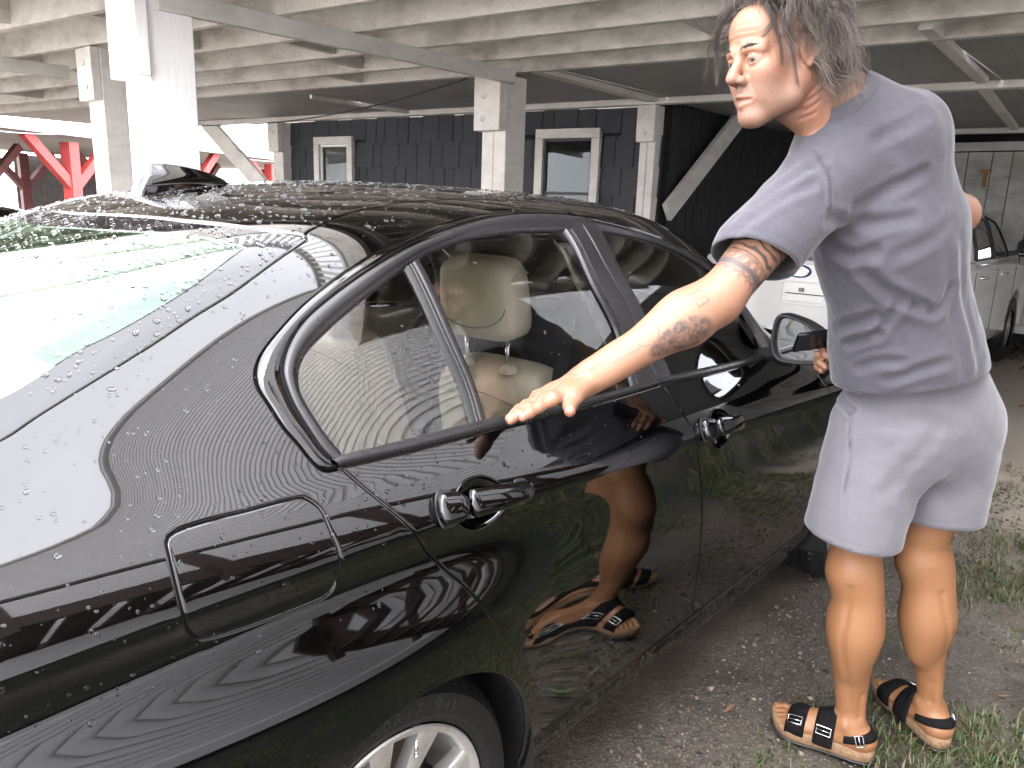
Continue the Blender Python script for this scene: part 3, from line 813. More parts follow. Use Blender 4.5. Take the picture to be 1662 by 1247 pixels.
# sill, wheel housings, dark inner shell
for mirror in (False, True):
    sg = -1 if mirror else 1
    sl = catmull([(0.36, 1.62), (0.6, 1.74), (1.1, 1.80), (1.6, 1.9), (2.02, 1.98)]); s2 = catmull([(0.35, 1.0), (1.1, 1.0), (2.04, 1.0)])
    loft('sill_cover', sl - [0, 0.004], s2, [(0, -0.003), (0.03, 0.003), (0.3, 0.006), (0.7, 0.004), (1.0, -0.02)], M_ROCKER, car, mirror=mirror)
    for xc in (-0.010, AX_F):
        mb = MB(); V = []
        for k in range(41):
            a = PI * (k / 40 * 1.16 - 0.08)
            for (rr, yy) in ((0.362, -0.918), (0.366, -0.89), (0.385, -0.86), (0.385, -0.60)):
                V.append((xc + rr * math.cos(a), yy * sg, 0.318 + rr * math.sin(a)))
        mb.add(V, [(k * 4 + j, k * 4 + j + 1, k * 4 + 5 + j, k * 4 + 4 + j) for k in range(40) for j in range(3)])
        mb.add([(xc + 0.385 * math.cos(a), -0.60 * sg, 0.318 + 0.385 * math.sin(a)) for a in np.linspace(0, 2 * PI, 40)[:-1]], [tuple(range(39))])
        mb.build('wheel_housing', plain('dark_wheel_housing', (0.006, 0.006, 0.006), 0.8, bump=0.3, bscale=200) if xc < 0 and not mirror else bpy.data.materials['dark_wheel_housing'], car, True)
mb = MB(); mb.box((0.9, 0, 0.26), (3.6, 1.5, 0.12)); mb.box((-0.95, 0, 0.62), (0.35, 1.35, 0.7)); mb.box((2.5, 0, 0.6), (0.7, 1.0, 0.5))
mb.build('underbody', M_VOID, car)
# end caps of the hull
for xe in (-1.1, 2.98):
    v = np.linspace(1, VM - 1, 90); P, N = skin(np.full(90, xe), v)
    ctr = P.mean(0); sgx = -1 if xe < 0 else 1
    V = []; ks = [(1.0, 0.0), (0.97, 0.03), (0.88, 0.07), (0.6, 0.10), (0.02, 0.11)]
    for k, d in ks: V += list(ctr + (P - ctr) * k + np.array([sgx * d, 0, 0]))
    n = 90
    F = [(i * n + k, i * n + k + 1, (i + 1) * n + k + 1, (i + 1) * n + k) for i in range(4) for k in range(n - 1)]
    o = mesh_np('rear_bumper' if xe < 0 else 'front_bumper', V, F, M_PAINT, car, True)
    if sgx < 0: pass
    b_ = bmesh.new(); b_.from_mesh(o.data); bmesh.ops.recalc_face_normals(b_, faces=b_.faces[:]); b_.to_mesh(o.data); b_.free()

# ------------------------------------------------------------------ wheels
def wheel(x, sg, detailed=True):
    w = empty('wheel', (x, -0.772 * sg, 0.318), 0 if sg > 0 else PI, car)
    n = 240
    prof = [(0.232, -0.090, 0), (0.240, -0.108, 0), (0.252, -0.112, 0), (0.256, -0.117, 0), (0.262, -0.118, 0), (0.285, -0.119, 0), (0.296, -0.117, 0), (0.298, -0.114, 0), (0.312, -0.108, 0), (0.318, -0.103, .5), (0.325, -0.095, 1), (0.330, -0.082, 1), (0.332, -0.072, 1), (0.333, -0.068, .2),
            (0.3335, -0.04, 0), (0.327, -0.036, 0), (0.327, -0.030, 0), (0.334, -0.026, 0), (0.334, 0.026, 0), (0.327, 0.03, 0), (0.327, 0.036, 0), (0.3335, 0.04, 0), (0.333, 0.068, .2), (0.332, 0.08, 1), (0.325, 0.098, .5), (0.30, 0.112, 0), (0.26, 0.116, 0), (0.232, 0.09, 0)]
    V = []
    for r_, h, g in prof:
        if r_ > 0.3: r_ -= 0.010
        for k in range(n):
            ph = (k + (3 if abs(h) < 0.09 else 0)) % 4
            rr = r_ - (0.007 * g if ph == 0 else 0.0)
            a = 2 * PI * k / n
            V.append((rr * math.cos(a), h, rr * math.sin(a)))
    F = [(i * n + k, i * n + (k + 1) % n, (i + 1) * n + (k + 1) % n, (i + 1) * n + k) for i in range(len(prof) - 1) for k in range(n)]
    t = mesh_np('tyre', V, F, M_TYRE, w, True)
    b_ = bmesh.new(); b_.from_mesh(t.data); bmesh.ops.recalc_face_normals(b_, faces=b_.faces[:]); b_.to_mesh(t.data); b_.free()
    shade_auto(t, 35)
    mb = MB()
    mb.lathe([(0.236, -0.108), (0.233, -0.112), (0.226, -0.111), (0.219, -0.104), (0.214, -0.085), (0.205, -0.03), (0.20, 0.09), (0.232, 0.1)], 72)
    mb.lathe([(0.055, -0.075), (0.05, -0.088), (0.03, -0.09), (0.002, -0.09)], 30)
    mb.lathe([(0.062, -0.06), (0.062, -0.04), (0.002, -0.04)], 30)
    for k in range(5):
        for s in (-1, 1):
            a = 2 * PI * k / 5 + R(86) - R(9); a2 = a + s * R(15)
            p0 = Vector((0.05 * math.cos(a + s * 0.25), -0.072, 0.05 * math.sin(a + s * 0.25))); p1 = Vector((0.218 * math.cos(a2), -0.098, 0.218 * math.sin(a2)))
            d = (p1 - p0).normalized(); sd_ = Vector((0, 1, 0)).cross(d).normalized()
            V = []
            for q, wd, th in ((p0, 0.016, 0.03), ((p0 + p1) / 2 + Vector((0, -0.006, 0)), 0.017, 0.028), (p1, 0.030, 0.024)):
                for (u, y) in ((-1, 0.35), (-0.92, -0.05), (-0.6, -0.2), (0.6, -0.2), (0.92, -0.05), (1, 0.35), (0.8, 1), (-0.8, 1)):
                    V.append(q + sd_ * u * wd + Vector((0, 1, 0)) * y * th)
            mb.add(V, [(i * 8 + j, i * 8 + (j + 1) % 8, (i + 1) * 8 + (j + 1) % 8, (i + 1) * 8 + j) for i in range(2) for j in range(8)])
    rimo = shade_auto(mb.build('rim', M_ALLOY, w, True), 38)
    mb = MB(); mb.lathe([(0.19, 0.0), (0.19, 0.01), (0.02, 0.01)], 40); mb.build('brake_disc', plain('brown_brake_disc', (0.10, 0.07, 0.05), 0.5, 0.6) if 'brown_brake_disc' not in bpy.data.materials else bpy.data.materials['brown_brake_disc'], w, True)
    if detailed:
        mb = MB(); a = R(68)
        p = Vector((0.207 * math.cos(a), -0.092, 0.207 * math.sin(a))); q = Vector((0.180 * math.cos(a), -0.104, 0.180 * math.sin(a)))
        mb.tube([p, p.lerp(q, 0.5), q], [0.005, 0.004, 0.0036], 8); mb.tube([q, q + (q - p) * 0.25], 0.0048, 8)
        mb.build('valve', M_CHROME, w, True)
        txt = '225/50R17 94V'
        for i, ch in enumerate(txt):
            cu = bpy.data.curves.new('letter', 'FONT'); cu.body = ch; cu.size = 0.030; cu.extrude = 0.0009; cu.align_x = 'CENTER'
            lo = bpy.data.objects.new('letter', cu); COL.objects.link(lo)
            a = R(118) - i * 0.088
            M_ = Matrix.Translation((0.266 * math.cos(a), -0.1195, 0.266 * math.sin(a))) @ Matrix.Rotation(-(a - PI / 2), 4, 'Y') @ Matrix.Rotation(PI / 2, 4, 'X')
            dg = bpy.context.evaluated_depsgraph_get()
            me = bpy.data.meshes.new_from_object(lo.evaluated_get(dg))
            bpy.data.objects.remove(lo)
            me.transform(M_); me.materials.clear(); me.materials.append(M_TYRE2)
            lm = bpy.data.objects.new('letter', me); COL.objects.link(lm); lm.parent = t
    return w
M_TYRE2 = plain('worn_tyre_letter', (0.032, 0.032, 0.034), 0.4)
wheel(-0.006, 1); wheel(AX_F, 1, False); wheel(0.0, -1, False); wheel(AX_F, -1, False)

# ------------------------------------------------------------------ shark fin aerial
fin = MB(); V = []
L0, N_ = 0.20, 26
fx0, fx1 = 0.0, 0.235
for i in range(N_ + 1):
    t = i / N_
    x = fx0 + (fx1 - fx0) * t
    zb = float(skin(np.array(x), np.array(17.0))[0][2])
    h = 0.073 * (1 - t) ** 0.62 * min(1, (t / 0.10) ** 0.55 if t > 0 else 0.0) + 0.004
    wd = 0.028 * (1 - t) ** 0.35 * min(1, (t / 0.06 + 0.25)) + 0.004
    sh = 0.030 * (1 - t) * 0
    for k in range(15):
        a = PI * k / 14
        c, s_ = math.cos(a), math.sin(a)
        V.append((x + 0.028 * (s_ ** 1.5) * (1 - t) ** 2 * 1.0, wd * math.copysign(abs(c) ** (1.0 + 1.4 * s_), c), zb - 0.004 + h * s_ ** 0.9))
fin.add(V, [(i * 15 + k, i * 15 + k + 1, (i + 1) * 15 + k + 1, (i + 1) * 15 + k) for i in range(N_) for k in range(14)] + [tuple(range(15))])
fin.build('aerial_fin', M_PAINT, car, True)
# ------------------------------------------------------------------ ground materials
def m_ground():
    t = NT('sandy_gravel_ground')
    p = t.geo()
    big = t.noise(p, 0.55, 5, 0.6)
    mid = t.noise(p, 3.2, 6, 0.65)
    fine = t.noise(p, 40, 5, 0.7)
    x = t.n('SeparateXYZ', {0: p})
    # damp dark soil towards the grass, pale sand further in under the deck
    sand = t.mix(t.rng(fine, 0.3, 0.7), (0.0561, 0.04422, 0.03432), (0.1023, 0.08448, 0.066))
    soil = t.mix(t.rng(fine, 0.3, 0.7), (0.0132, 0.0099, 0.0066), (0.0363, 0.02772, 0.0198))
    f = t.rng(t.math('ADD', big, t.math('MULTIPLY', mid, 0.45)), 0.62, 0.86)
    far = t.mix(t.rng(mid, 0.35, 0.65), (0.24, 0.205, 0.165), (0.33, 0.29, 0.24))
    c = t.mix(f, soil, sand)
    c = t.mix(t.rng(x.outputs[0], 2.6, 4.2), c, far)
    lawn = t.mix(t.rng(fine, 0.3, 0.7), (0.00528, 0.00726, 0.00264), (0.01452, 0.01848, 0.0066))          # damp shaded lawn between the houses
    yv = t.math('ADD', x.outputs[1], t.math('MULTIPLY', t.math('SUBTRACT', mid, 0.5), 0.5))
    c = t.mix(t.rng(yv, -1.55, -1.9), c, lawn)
    bounce_yard = t.mix(t.rng(mid, 0.35, 0.65), (0.36, 0.34, 0.31), (0.46, 0.44, 0.41))          # unseen yard ground, made pale to bounce light under the deck
    c = t.mix(t.rng(x.outputs[0], -1.6, -2.6), c, bounce_yard)
    peb = t.n('TexVoronoi', {'Vector': p, 'Scale': 95.0})
    pc = t.mix(peb.outputs[1], c, t.mix(0.5, c, peb.outputs[1]))
    grey = t.n('HueSaturation', {'Saturation': 0.25, 'Color': pc}).outputs[0]
    c2 = t.mix(t.math('MULTIPLY', t.rng(peb.outputs[0], 0.0, 0.45, 0.55, 0.0), f), c, grey)
    h = t.math('ADD', t.math('MULTIPLY', fine, 0.6), t.math('MULTIPLY', peb.outputs[0], -0.5))
    wet = t.rng(mid, 0.42, 0.62, 0.55, 0.95)
    t.bsdf(c2, wet, 0, t.bump(h, 0.55, 0.012))
    return t.m
GX = np.linspace(-2.2, 7.0, 150); GY = np.linspace(-5.0, 1.0, 110)
def gz(x, y):
    return 0.012 * np.sin(1.7 * x + 0.6 * y) * np.cos(1.3 * y - 0.4 * x) + 0.006 * np.sin(6.1 * x + 2.0) * np.sin(5.3 * y + 1.0) - 0.004
xx, yy = np.meshgrid(GX, GY, indexing='ij')
fade = np.clip(np.minimum.reduce([xx + 2.2, 7.0 - xx, yy + 5.0, 1.0 - yy]) / 0.8, 0, 1)
zz = gz(xx, yy) * fade
V = np.stack([xx, yy, zz], -1).reshape(-1, 3)
n1, n2 = len(GX), len(GY)
idx = np.arange(n1 * n2).reshape(n1, n2)
F = np.stack([idx[:-1, :-1], idx[1:, :-1], idx[1:, 1:], idx[:-1, 1:]], -1).reshape(-1, 4)
V = list(map(tuple, V)); F = [tuple(map(int, f)) for f in F]
b = len(V); S_ = 150.0
V += [(-S_, -S_, 0), (S_, -S_, 0), (S_, S_, 0), (-S_, S_, 0), (-2.2, -5, 0), (7, -5, 0), (7, 1, 0), (-2.2, 1, 0)]
F += [(b, b + 1, b + 5, b + 4), (b + 1, b + 2, b + 6, b + 5), (b + 2, b + 3, b + 7, b + 6), (b + 3, b, b + 4, b + 7)]
M_GROUND = m_ground()
gnd = tag(mesh_np('ground', V, F, M_GROUND, None, True), kind='structure')
# ------------------------------------------------------------------ car interior
def rounded(name, c, size, mat, parent, rot=None, sub=2, taper=0.0, bulge=0.0):
    """soft upholstered block"""
    bm = bmesh.new()
    bmesh.ops.create_cube(bm, size=2.0)
    bmesh.ops.subdivide_edges(bm, edges=bm.edges[:], cuts=7, use_grid_fill=True)
    hx, hy, hz = size[0] / 2, size[1] / 2, size[2] / 2
    for v in bm.verts:
        x, y, z = v.co
        p = 5.0
        L = (abs(x) ** p + abs(y) ** p + abs(z) ** p) ** (1 / p)
        x, y, z = x / L, y / L, z / L
        k = 1 - taper * (z * 0.5 + 0.5)
        bx = 1 + bulge * (1 - y * y) * (1 - z * z)
        v.co = (x * hx * bx, y * hy * k, z * hz)
    M = Matrix.Translation(c) @ (rot.to_4x4() if rot is not None else Matrix.Identity(4))
    bmesh.ops.transform(bm, matrix=M, verts=bm.verts)
    me = bpy.data.meshes.new(name); bm.to_mesh(me); bm.free()
    me.polygons.foreach_set('use_smooth', [True] * len(me.polygons)); me.materials.append(mat)
    o = bpy.data.objects.new(name, me); COL.objects.link(o); o.parent = parent
    return o
RY = lambda a: Matrix.Rotation(R(a), 3, 'Y')
for sy, nm in ((-0.38, 'r'), (0.38, 'l')):
    seat = empty('front_seat', (0.78, sy, 0.35), 0, car)
    dz = -0.35
    rounded('headrest', (-0.045, 0, 1.215 + dz), (0.115, 0.275, 0.215), M_CREAM, seat, RY(-8), taper=0.12, bulge=0.15)
    sm = MB()
    pts = []
    for k in range(25):
        a = PI * k / 24; pts.append((-0.045 - 0.058 * 1.0 + 0.004 * math.cos(a), 0.13 * math.cos(a), 1.20 + dz - 0.06 * math.sin(a)))
    sm.tube(pts, 0.0016, 5)
    sm.build('seam', M_SEAM, seat, True)
    for y in (-0.075, 0.075):
        mb = MB(); mb.tube([(-0.03, y, 1.12 + dz), (-0.025, y, 1.00 + dz)], 0.0065, 10); mb.build('headrest_post', M_CHROME, seat, True)
        mb = MB(); mb.lathe([(0.0, 0.012), (0.018, 0.010), (0.024, 0.0), (0.024, -0.01)], 16, 'Z', (-0.024, y, 1.028 + dz)); mb.build('post_collar', M_CREAM, seat, True)
    rounded('seat_back', (0.085, 0, 0.775 + dz), (0.165, 0.50, 0.53), M_CREAM, seat, RY(-14), taper=0.16, bulge=0.12)
    sm = MB(); pts = []
    for k in range(31):
        a = PI * k / 30; pts.append((-0.008 - 0.055 + 0.13 * (1 - math.sin(a)) , 0.205 * math.cos(a), 0.74 + 0.22 * math.sin(a) ** 0.6 + dz))
    sm.tube(pts, 0.002, 5)
    sm.build('seam', M_SEAM, seat, True)
    rounded('seat_cushion', (0.36, 0, 0.43 + dz), (0.52, 0.52, 0.17), M_CREAM, seat)
# rear bench
bench = empty('rear_bench', (0.0, 0, 0.35), 0, car)
rounded('seat_back', (-0.10, 0, 0.42), (0.20, 1.32, 0.60), M_CREAM, bench, RY(-22))
rounded('seat_cushion', (0.22, 0, 0.06), (0.52, 1.34, 0.18), M_CREAM, bench)
for y in (-0.40, 0.40): rounded('headrest', (-0.19, y, 0.755), (0.10, 0.26, 0.13), M_CREAM, bench, RY(-10))
mb = MB(); mb.box((-0.45, 0, 0.985), (0.46, 1.24, 0.03), bevel=0.01); mb.build('parcel_shelf', M_DASH, car)
mb = MB(); mb.box((0.8, 0, 0.30), (2.0, 1.55, 0.04)); mb.box((0.9, 0, 0.42), (1.3, 0.22, 0.26), bevel=0.03); mb.build('cabin_floor', M_DASH, car)
# dashboard, wheel, inner mirror
rounded('dashboard', (1.62, 0, 0.86), (0.50, 1.5, 0.30), M_DASH, car)
st = empty('steering_wheel', (1.28, 0.38, 0.90), 0, car)
mb = MB(); Mr = RY(-62)
pts = [Mr @ Vector((0.185 * math.cos(a), 0.185 * math.sin(a), 0)) for a in np.linspace(0, 2 * PI, 41)]
mb.tube(pts, 0.016, 10, False); mb.build('rim', M_DASH, st, True)
mb = MB(); mb.sphere((0.02, 0, -0.01), (0.04, 0.07, 0.06)); mb.beam((0, -0.17, 0), (0, 0.17, 0), 0.02, 0.035); mb.build('hub', M_DASH, st, True)
mb = MB(); mb.box((1.22, 0, 1.33), (0.03, 0.22, 0.065), bevel=0.012); mb.beam((1.23, 0, 1.36), (1.25, 0, 1.42), 0.02, 0.02); mb.build('inner_mirror', M_DASH, car)
# headliner and pillar trims
hl = join(catmull([(-0.05, 13.0), (0.1, 12.75), (0.4, 12.95), (0.8, 13.1), (1.05, 12.95), (1.15, 13.3), (1.18, 15), (1.19, 17.0)]), rev(sym(catmull([(-0.05, 13.0), (0.1, 12.75), (0.4, 12.95), (0.8, 13.1), (1.05, 12.95), (1.15, 13.3), (1.18, 15), (1.19, 17.0)]))), rev(catmull([(-0.05, 13.0), (-0.09, 15.0), (-0.10, 17.0)]))[:0])
panel('headliner', hl, M_LINER, car, gap=0.0, off=-0.035, roll=False, skirt=0.0, step=0.04)
for mirror in (False, True):
    kw = dict(mirror=mirror)
    A = catmull(T['strip']); 
    loft('pillar_trim', A - [0.02, 0], A + [0.13, 0], [(0, -0.03), (0.1, -0.045), (0.9, -0.045), (1, -0.03)], M_LINER, car, **kw)
    A = catmull([(-0.35, 11.0), (-0.2, 11.5), (-0.02, 12.2), (0.1, 12.8)]); B = catmull([(-0.12, 10.0), (-0.12, 10.8), (0.02, 11.6), (0.25, 12.6)])
    loft('pillar_trim', A, B, [(0, -0.03), (0.5, -0.035), (1, -0.025)], M_LINER, car, **kw)
    A = catmull([(1.05, 12.9), (1.3, 12.5), (1.5, 12.0), (1.62, 11.0), (1.66, 10.2)]); 
    loft('pillar_trim', A, A - [0.05, -0.06], [(0, -0.03), (0.5, -0.045), (1, -0.03)], M_LINER, car, **kw)
    for (x0, x1) in ((-0.05, 0.86), (0.90, 1.62)):
        A = catmull([(x0, 9.53), ((x0 + x1) / 2, 9.62), (x1, 9.72)]); B = catmull([(x0, 2.5), (x1, 2.5)])
        loft('door_card', A, B, [(0, -0.018), (0.01, -0.045), (0.06, -0.06), (0.2, -0.07), (0.25, -0.09), (0.55, -0.10), (0.6, -0.13), (1, -0.13)], M_CREAM, car, **kw)
# seat belt beside the right B pillar, and door mirrors
mb = MB(); 
for sy in (-1, 1):
    P = [Vector((0.80, sy * 0.62, 1.25)), Vector((0.74, sy * 0.63, 0.95)), Vector((0.70, sy * 0.64, 0.6))]
    for i in range(2): mb.beam(P[i], P[i + 1], 0.046, 0.003, up=(1, 0, 0))
mb.build('seat_belt', M_DASH, car)
def door_mirror(sg):
    r_ = empty('door_mirror', (1.47, -0.945 * sg, 1.095), 0, car)
    # rounded trapezoid face outline in (out, up)
    base = [(-0.072, 0.052), (-0.052, 0.070), (0.0, 0.060), (0.050, 0.036), (0.074, 0.010), (0.080, -0.030), (0.066, -0.055), (0.0, -0.066), (-0.050, -0.064), (-0.072, -0.040), (-0.078, 0.0)]
    B = np.array(base + base[:1]); out = []
    nB = len(base)
    for i in range(nB):
        p0, p1, p2, p3 = (np.array(base[(i + k) % nB]) for k in (-1, 0, 1, 2))
        for t in np.linspace(0, 1, 8, endpoint=False):
            out.append(0.5 * ((2 * p1) + (p2 - p0) * t + (2 * p0 - 5 * p1 + 4 * p2 - p3) * t * t + (3 * p1 - p0 - 3 * p2 + p3) * t ** 3))
    O = np.array(out); n = len(O)
    def lofts(name, ks, mat):
        V = []
        for k, dx in ks:
            for u, w in O: V.append((dx, -sg * u * k, w * k))
        F = [(i * n + j, i * n + (j + 1) % n, (i + 1) * n + (j + 1) % n, (i + 1) * n + j) for i in range(len(ks) - 1) for j in range(n)]
        F.append(tuple(range((len(ks) - 1) * n, len(ks) * n)))
        o = mesh_np(name, V, F, mat, r_, True)
        b_ = bmesh.new(); b_.from_mesh(o.data); bmesh.ops.recalc_face_normals(b_, faces=b_.faces[:]); b_.to_mesh(o.data); b_.free()
        return o
    lofts('housing', [(0.86, 0.012), (0.92, -0.003), (0.99, -0.006), (1.04, 0.0), (1.07, 0.02), (1.05, 0.05), (0.93, 0.085), (0.70, 0.11), (0.3, 0.123)], M_DASH)
    mg = lofts('mirror_glass', [(0.87, 0.008), (0.02, 0.008)], M_MIRROR)
    mg.rotation_euler = (0, R(-2), R(-4 * sg))
    mb = MB(); mb.beam((0.06, 0.04 * sg, -0.045), (0.10, 0.16 * sg, -0.075), 0.06, 0.04, bevel=0.012); mb.build('arm', M_DASH, r_)
door_mirror(1); door_mirror(-1)
# ------------------------------------------------------------------ the raised deck and what stands under it
def m_oldwhite(name, col=(0.62, 0.585, 0.53), dirt=(0.20, 0.165, 0.125), amount=0.5, along=0, sc=1.0):
    t = NT(name)
    o = t.obj()
    st = [7.0, 7.0, 7.0]; st[along] = 0.7
    grain = t.noise(t.scalev(o, tuple(9 * s * sc for s in st)), 1.0, 4)
    blot = t.noise(t.scalev(o, (2.6 * sc, 2.6 * sc, 5 * sc)), 1.0, 6, 0.68)
    spots = t.n('TexVoronoi', {'Vector': o, 'Scale': 9.0}, feature='F1').outputs[0]
    d = t.math('MULTIPLY', t.rng(blot, 0.44, 0.72), amount)
    d = t.math('MAXIMUM', d, t.math('MULTIPLY', t.rng(grain, 0.55, 0.8), amount * 0.7))
    d = t.math('MAXIMUM', d, t.rng(spots, 0.0, 0.045, 0.6, 0.0))
    c = t.mix(d, col, dirt)
    t.bsdf(c, t.rng(grain, 0.3, 0.7, 0.55, 0.8), 0, t.bump(t.math('ADD', grain, t.math('MULTIPLY', blot, 0.6)), 0.35, 0.004))
    return t.m
M_WOODX = m_oldwhite('aged_white_paint_joist', (0.60, 0.57, 0.515), (0.22, 0.19, 0.15), 0.8, 0)
M_POST = m_oldwhite('aged_white_paint_post', (0.66, 0.63, 0.58), (0.24, 0.20, 0.16), 0.5, 2)
M_CEIL = m_oldwhite('grey_plywood_soffit', (0.27, 0.262, 0.25), (0.17, 0.16, 0.15), 0.6, 0, 0.5)
M_BATTEN = m_oldwhite('white_batten', (0.62, 0.60, 0.56), (0.28, 0.25, 0.21), 0.5, 0)
M_BOLT = plain('rusty_bolt', (0.16, 0.11, 0.08), 0.6, 0.5)
def m_shingle():
    t = NT('black_cedar_shingle')
    o = t.obj()
    oi = t.n('ObjectInfo').outputs['Random']
    g = t.noise(t.scalev(o, (60, 60, 3)), 1.0, 5)
    c = t.mix(oi, (0.0062, 0.00744, 0.0093), (0.01178, 0.01364, 0.01674))
    c = t.mix(t.rng(g, 0.35, 0.75), c, (0.0186, 0.02108, 0.0248))
    t.bsdf(c, 0.6, 0, t.bump(g, 0.5, 0.004))
    return t.m
M_SHINGLE = m_shingle()
JD = Vector((math.cos(R(97.5)), math.sin(R(97.5)), 0)); BD = Vector((math.cos(R(1.5)), math.sin(R(1.5)), 0))
deck = tag(empty('deck', (2, 1.5, 2.25)), 'raised white painted timber deck with joists above the car', 'deck')
dl = Vector((2, 1.5, 2.25))
ZB, ZT = 2.25, 2.44
def jpt(x155, y, z):   # point on the joist that crosses y=1.55 at x155
    return Vector((x155 + (1.55 - y) * 0.1317, y, z))
jx = [0.48, 0.91, 1.34, 1.77, 2.20, 2.63, 3.07]
for i, x in enumerate(jx):
    mb = MB(); yb = -1.62
    zb_ = ZB + random.uniform(-0.006, 0.01); w = 0.042 if i < 6 else 0.05
    # three timbers butted end to end
    cuts = [yb] + sorted(random.uniform(a, a + 1.6) for a in (-1.2, 2.2)) + [9.0]
    a = jpt(x, yb, (zb_ + ZT) / 2); e = jpt(x, 9.0, (zb_ + ZT) / 2)
    mb.beam(a - dl, e - dl, w, ZT - zb_, bevel=0.003)
    mb.build('joist', M_WOODX, deck)
# blocking between joists
for i in range(6):
    for y in (0.15, 2.55, 4.6, 6.4):
        y += random.uniform(-0.5, 0.5)
        a = jpt(jx[i] + 0.022, y, 2.35); e = jpt(jx[i + 1] - 0.022, y + 0.03, 2.35)
        mb = MB(); mb.beam(a - dl, e - dl, 0.04, 0.17); mb.build('blocking', M_WOODX, deck)
for k in range(73):
    y0 = -1.55 + k * 0.146
    mb = MB(); a = jpt(0.36, y0, 2.459); e = jpt(3.14, y0 + 0.04, 2.459)
    mb.beam(a - dl, e - dl, 0.140, 0.034); mb.build('deck_board', M_WOODX, deck)
# bridging boards nailed under the joists
mb = MB(); mb.beam(Vector((0.80, 1.52, 2.208)) - dl, Vector((2.94, 1.50, 2.208)) - dl, 0.038, 0.080, bevel=0.002); mb.build('bridging_board', M_BATTEN, deck)
mb = MB(); mb.beam(Vector((-0.1, 4.05, 2.208)) - dl, Vector((1.35, 4.0, 2.208)) - dl, 0.038, 0.080, bevel=0.002); mb.build('bridging_board', M_BATTEN, deck)
# rear floor: plywood soffit with battens
mb = MB()
a = [jpt(3.11, -6.5, 0), jpt(3.11, 9.0, 0)]
def soffit(x0, x1, y0, y1):
    m = MB(); P = [jpt(x0, y0, 0), jpt(x1, y0, 0), jpt(x1, y1, 0), jpt(x0, y1, 0)]
    m.add([(p.x - 2, p.y - 1.5, 0.035) for p in P] + [(p.x - 2, p.y - 1.5, 0.05) for p in P], [(0, 1, 2, 3), (7, 6, 5, 4), (0, 4, 5, 1), (1, 5, 6, 2), (2, 6, 7, 3), (3, 7, 4, 0)])
    return m.build('soffit_panel', M_CEIL, deck)
for y0, y1 in ((-1.66, -0.72), (-0.71, 1.40), (1.41, 3.9), (3.91, 6.4), (6.41, 9.0)):
    for x0, x1 in ((3.115, 4.66), (4.67, 7.45)):
        if x0 > 4 and y0 > 1.0: continue
        soffit(x0, x1, y0, y1)
soffit(4.67, 7.45, 1.41, 1.9)
for (p, q, w) in (((3.12, 1.47), (4.66, 1.53), 0.09), ((3.12, -0.72), (4.72, -0.64), 0.06), ((4.86, -0.60), (7.48, -0.37), 0.06), ((3.15, 3.90), (4.40, 3.96), 0.03), ):
    mb = MB(); mb.beam(Vector((*p, 2.272)) - dl, Vector((*q, 2.268)) - dl, w, 0.034, bevel=0.002); mb.build('batten', M_BATTEN, deck)
for x in (4.62, 7.42):
    mb = MB(); a = jpt(x - 0.02, -1.66, 2.262); e = jpt(x - 0.02, 1.5 if x > 5 else 8.4, 2.262)
    mb.beam(a - dl, e - dl, 0.09, 0.045, bevel=0.003); mb.build('soffit_trim', M_BATTEN, deck)
# upper floor rim and railing, seen in the wet roof
mb = MB(); mb.beam(jpt(0.36, -1.66, 2.36) - dl, jpt(0.36, 9.0, 2.36) - dl, 0.03, 0.24); mb.build('rim_board', M_WOODX, deck)
M_WHITE = plain('white_gloss_paint', (0.78, 0.77, 0.75), 0.4, var=0.04)
rail = MB()
for z in (2.62, 3.42): rail.beam(jpt(0.42, -1.6, z) - dl, jpt(0.42, 9, z) - dl, 0.09, 0.045)
rail.build('railing', M_WHITE, deck)
bal = MB()
for k in range(86): 
    p = jpt(0.42, -1.5 + k * 0.14, 3.02); bal.box(p - dl, (0.035, 0.035, 0.78))
tag(bal.build('baluster', M_WHITE, deck), kind='stuff')
uh = tag(empty('upper_storey', (6, 2, 2.5)), 'pale clapboard upper storey standing above the deck', 'house')
mb = MB(); mb.box((0.6, 0.5, 1.9), (5.0, 13.5, 3.6), Matrix.Rotation(R(7.5), 3, 'Z')); mb.build('wall', plain('pale_clapboard', (0.55, 0.56, 0.57), 0.7, var=0.06, scale=2), uh)
mb = MB(); mb.box((0.4, 0.5, 3.85), (6.2, 14.5, 0.3), Matrix.Rotation(R(7.5), 3, 'Z')); mb.build('roof', plain('grey_roofing', (0.1, 0.1, 0.11), 0.8), uh)

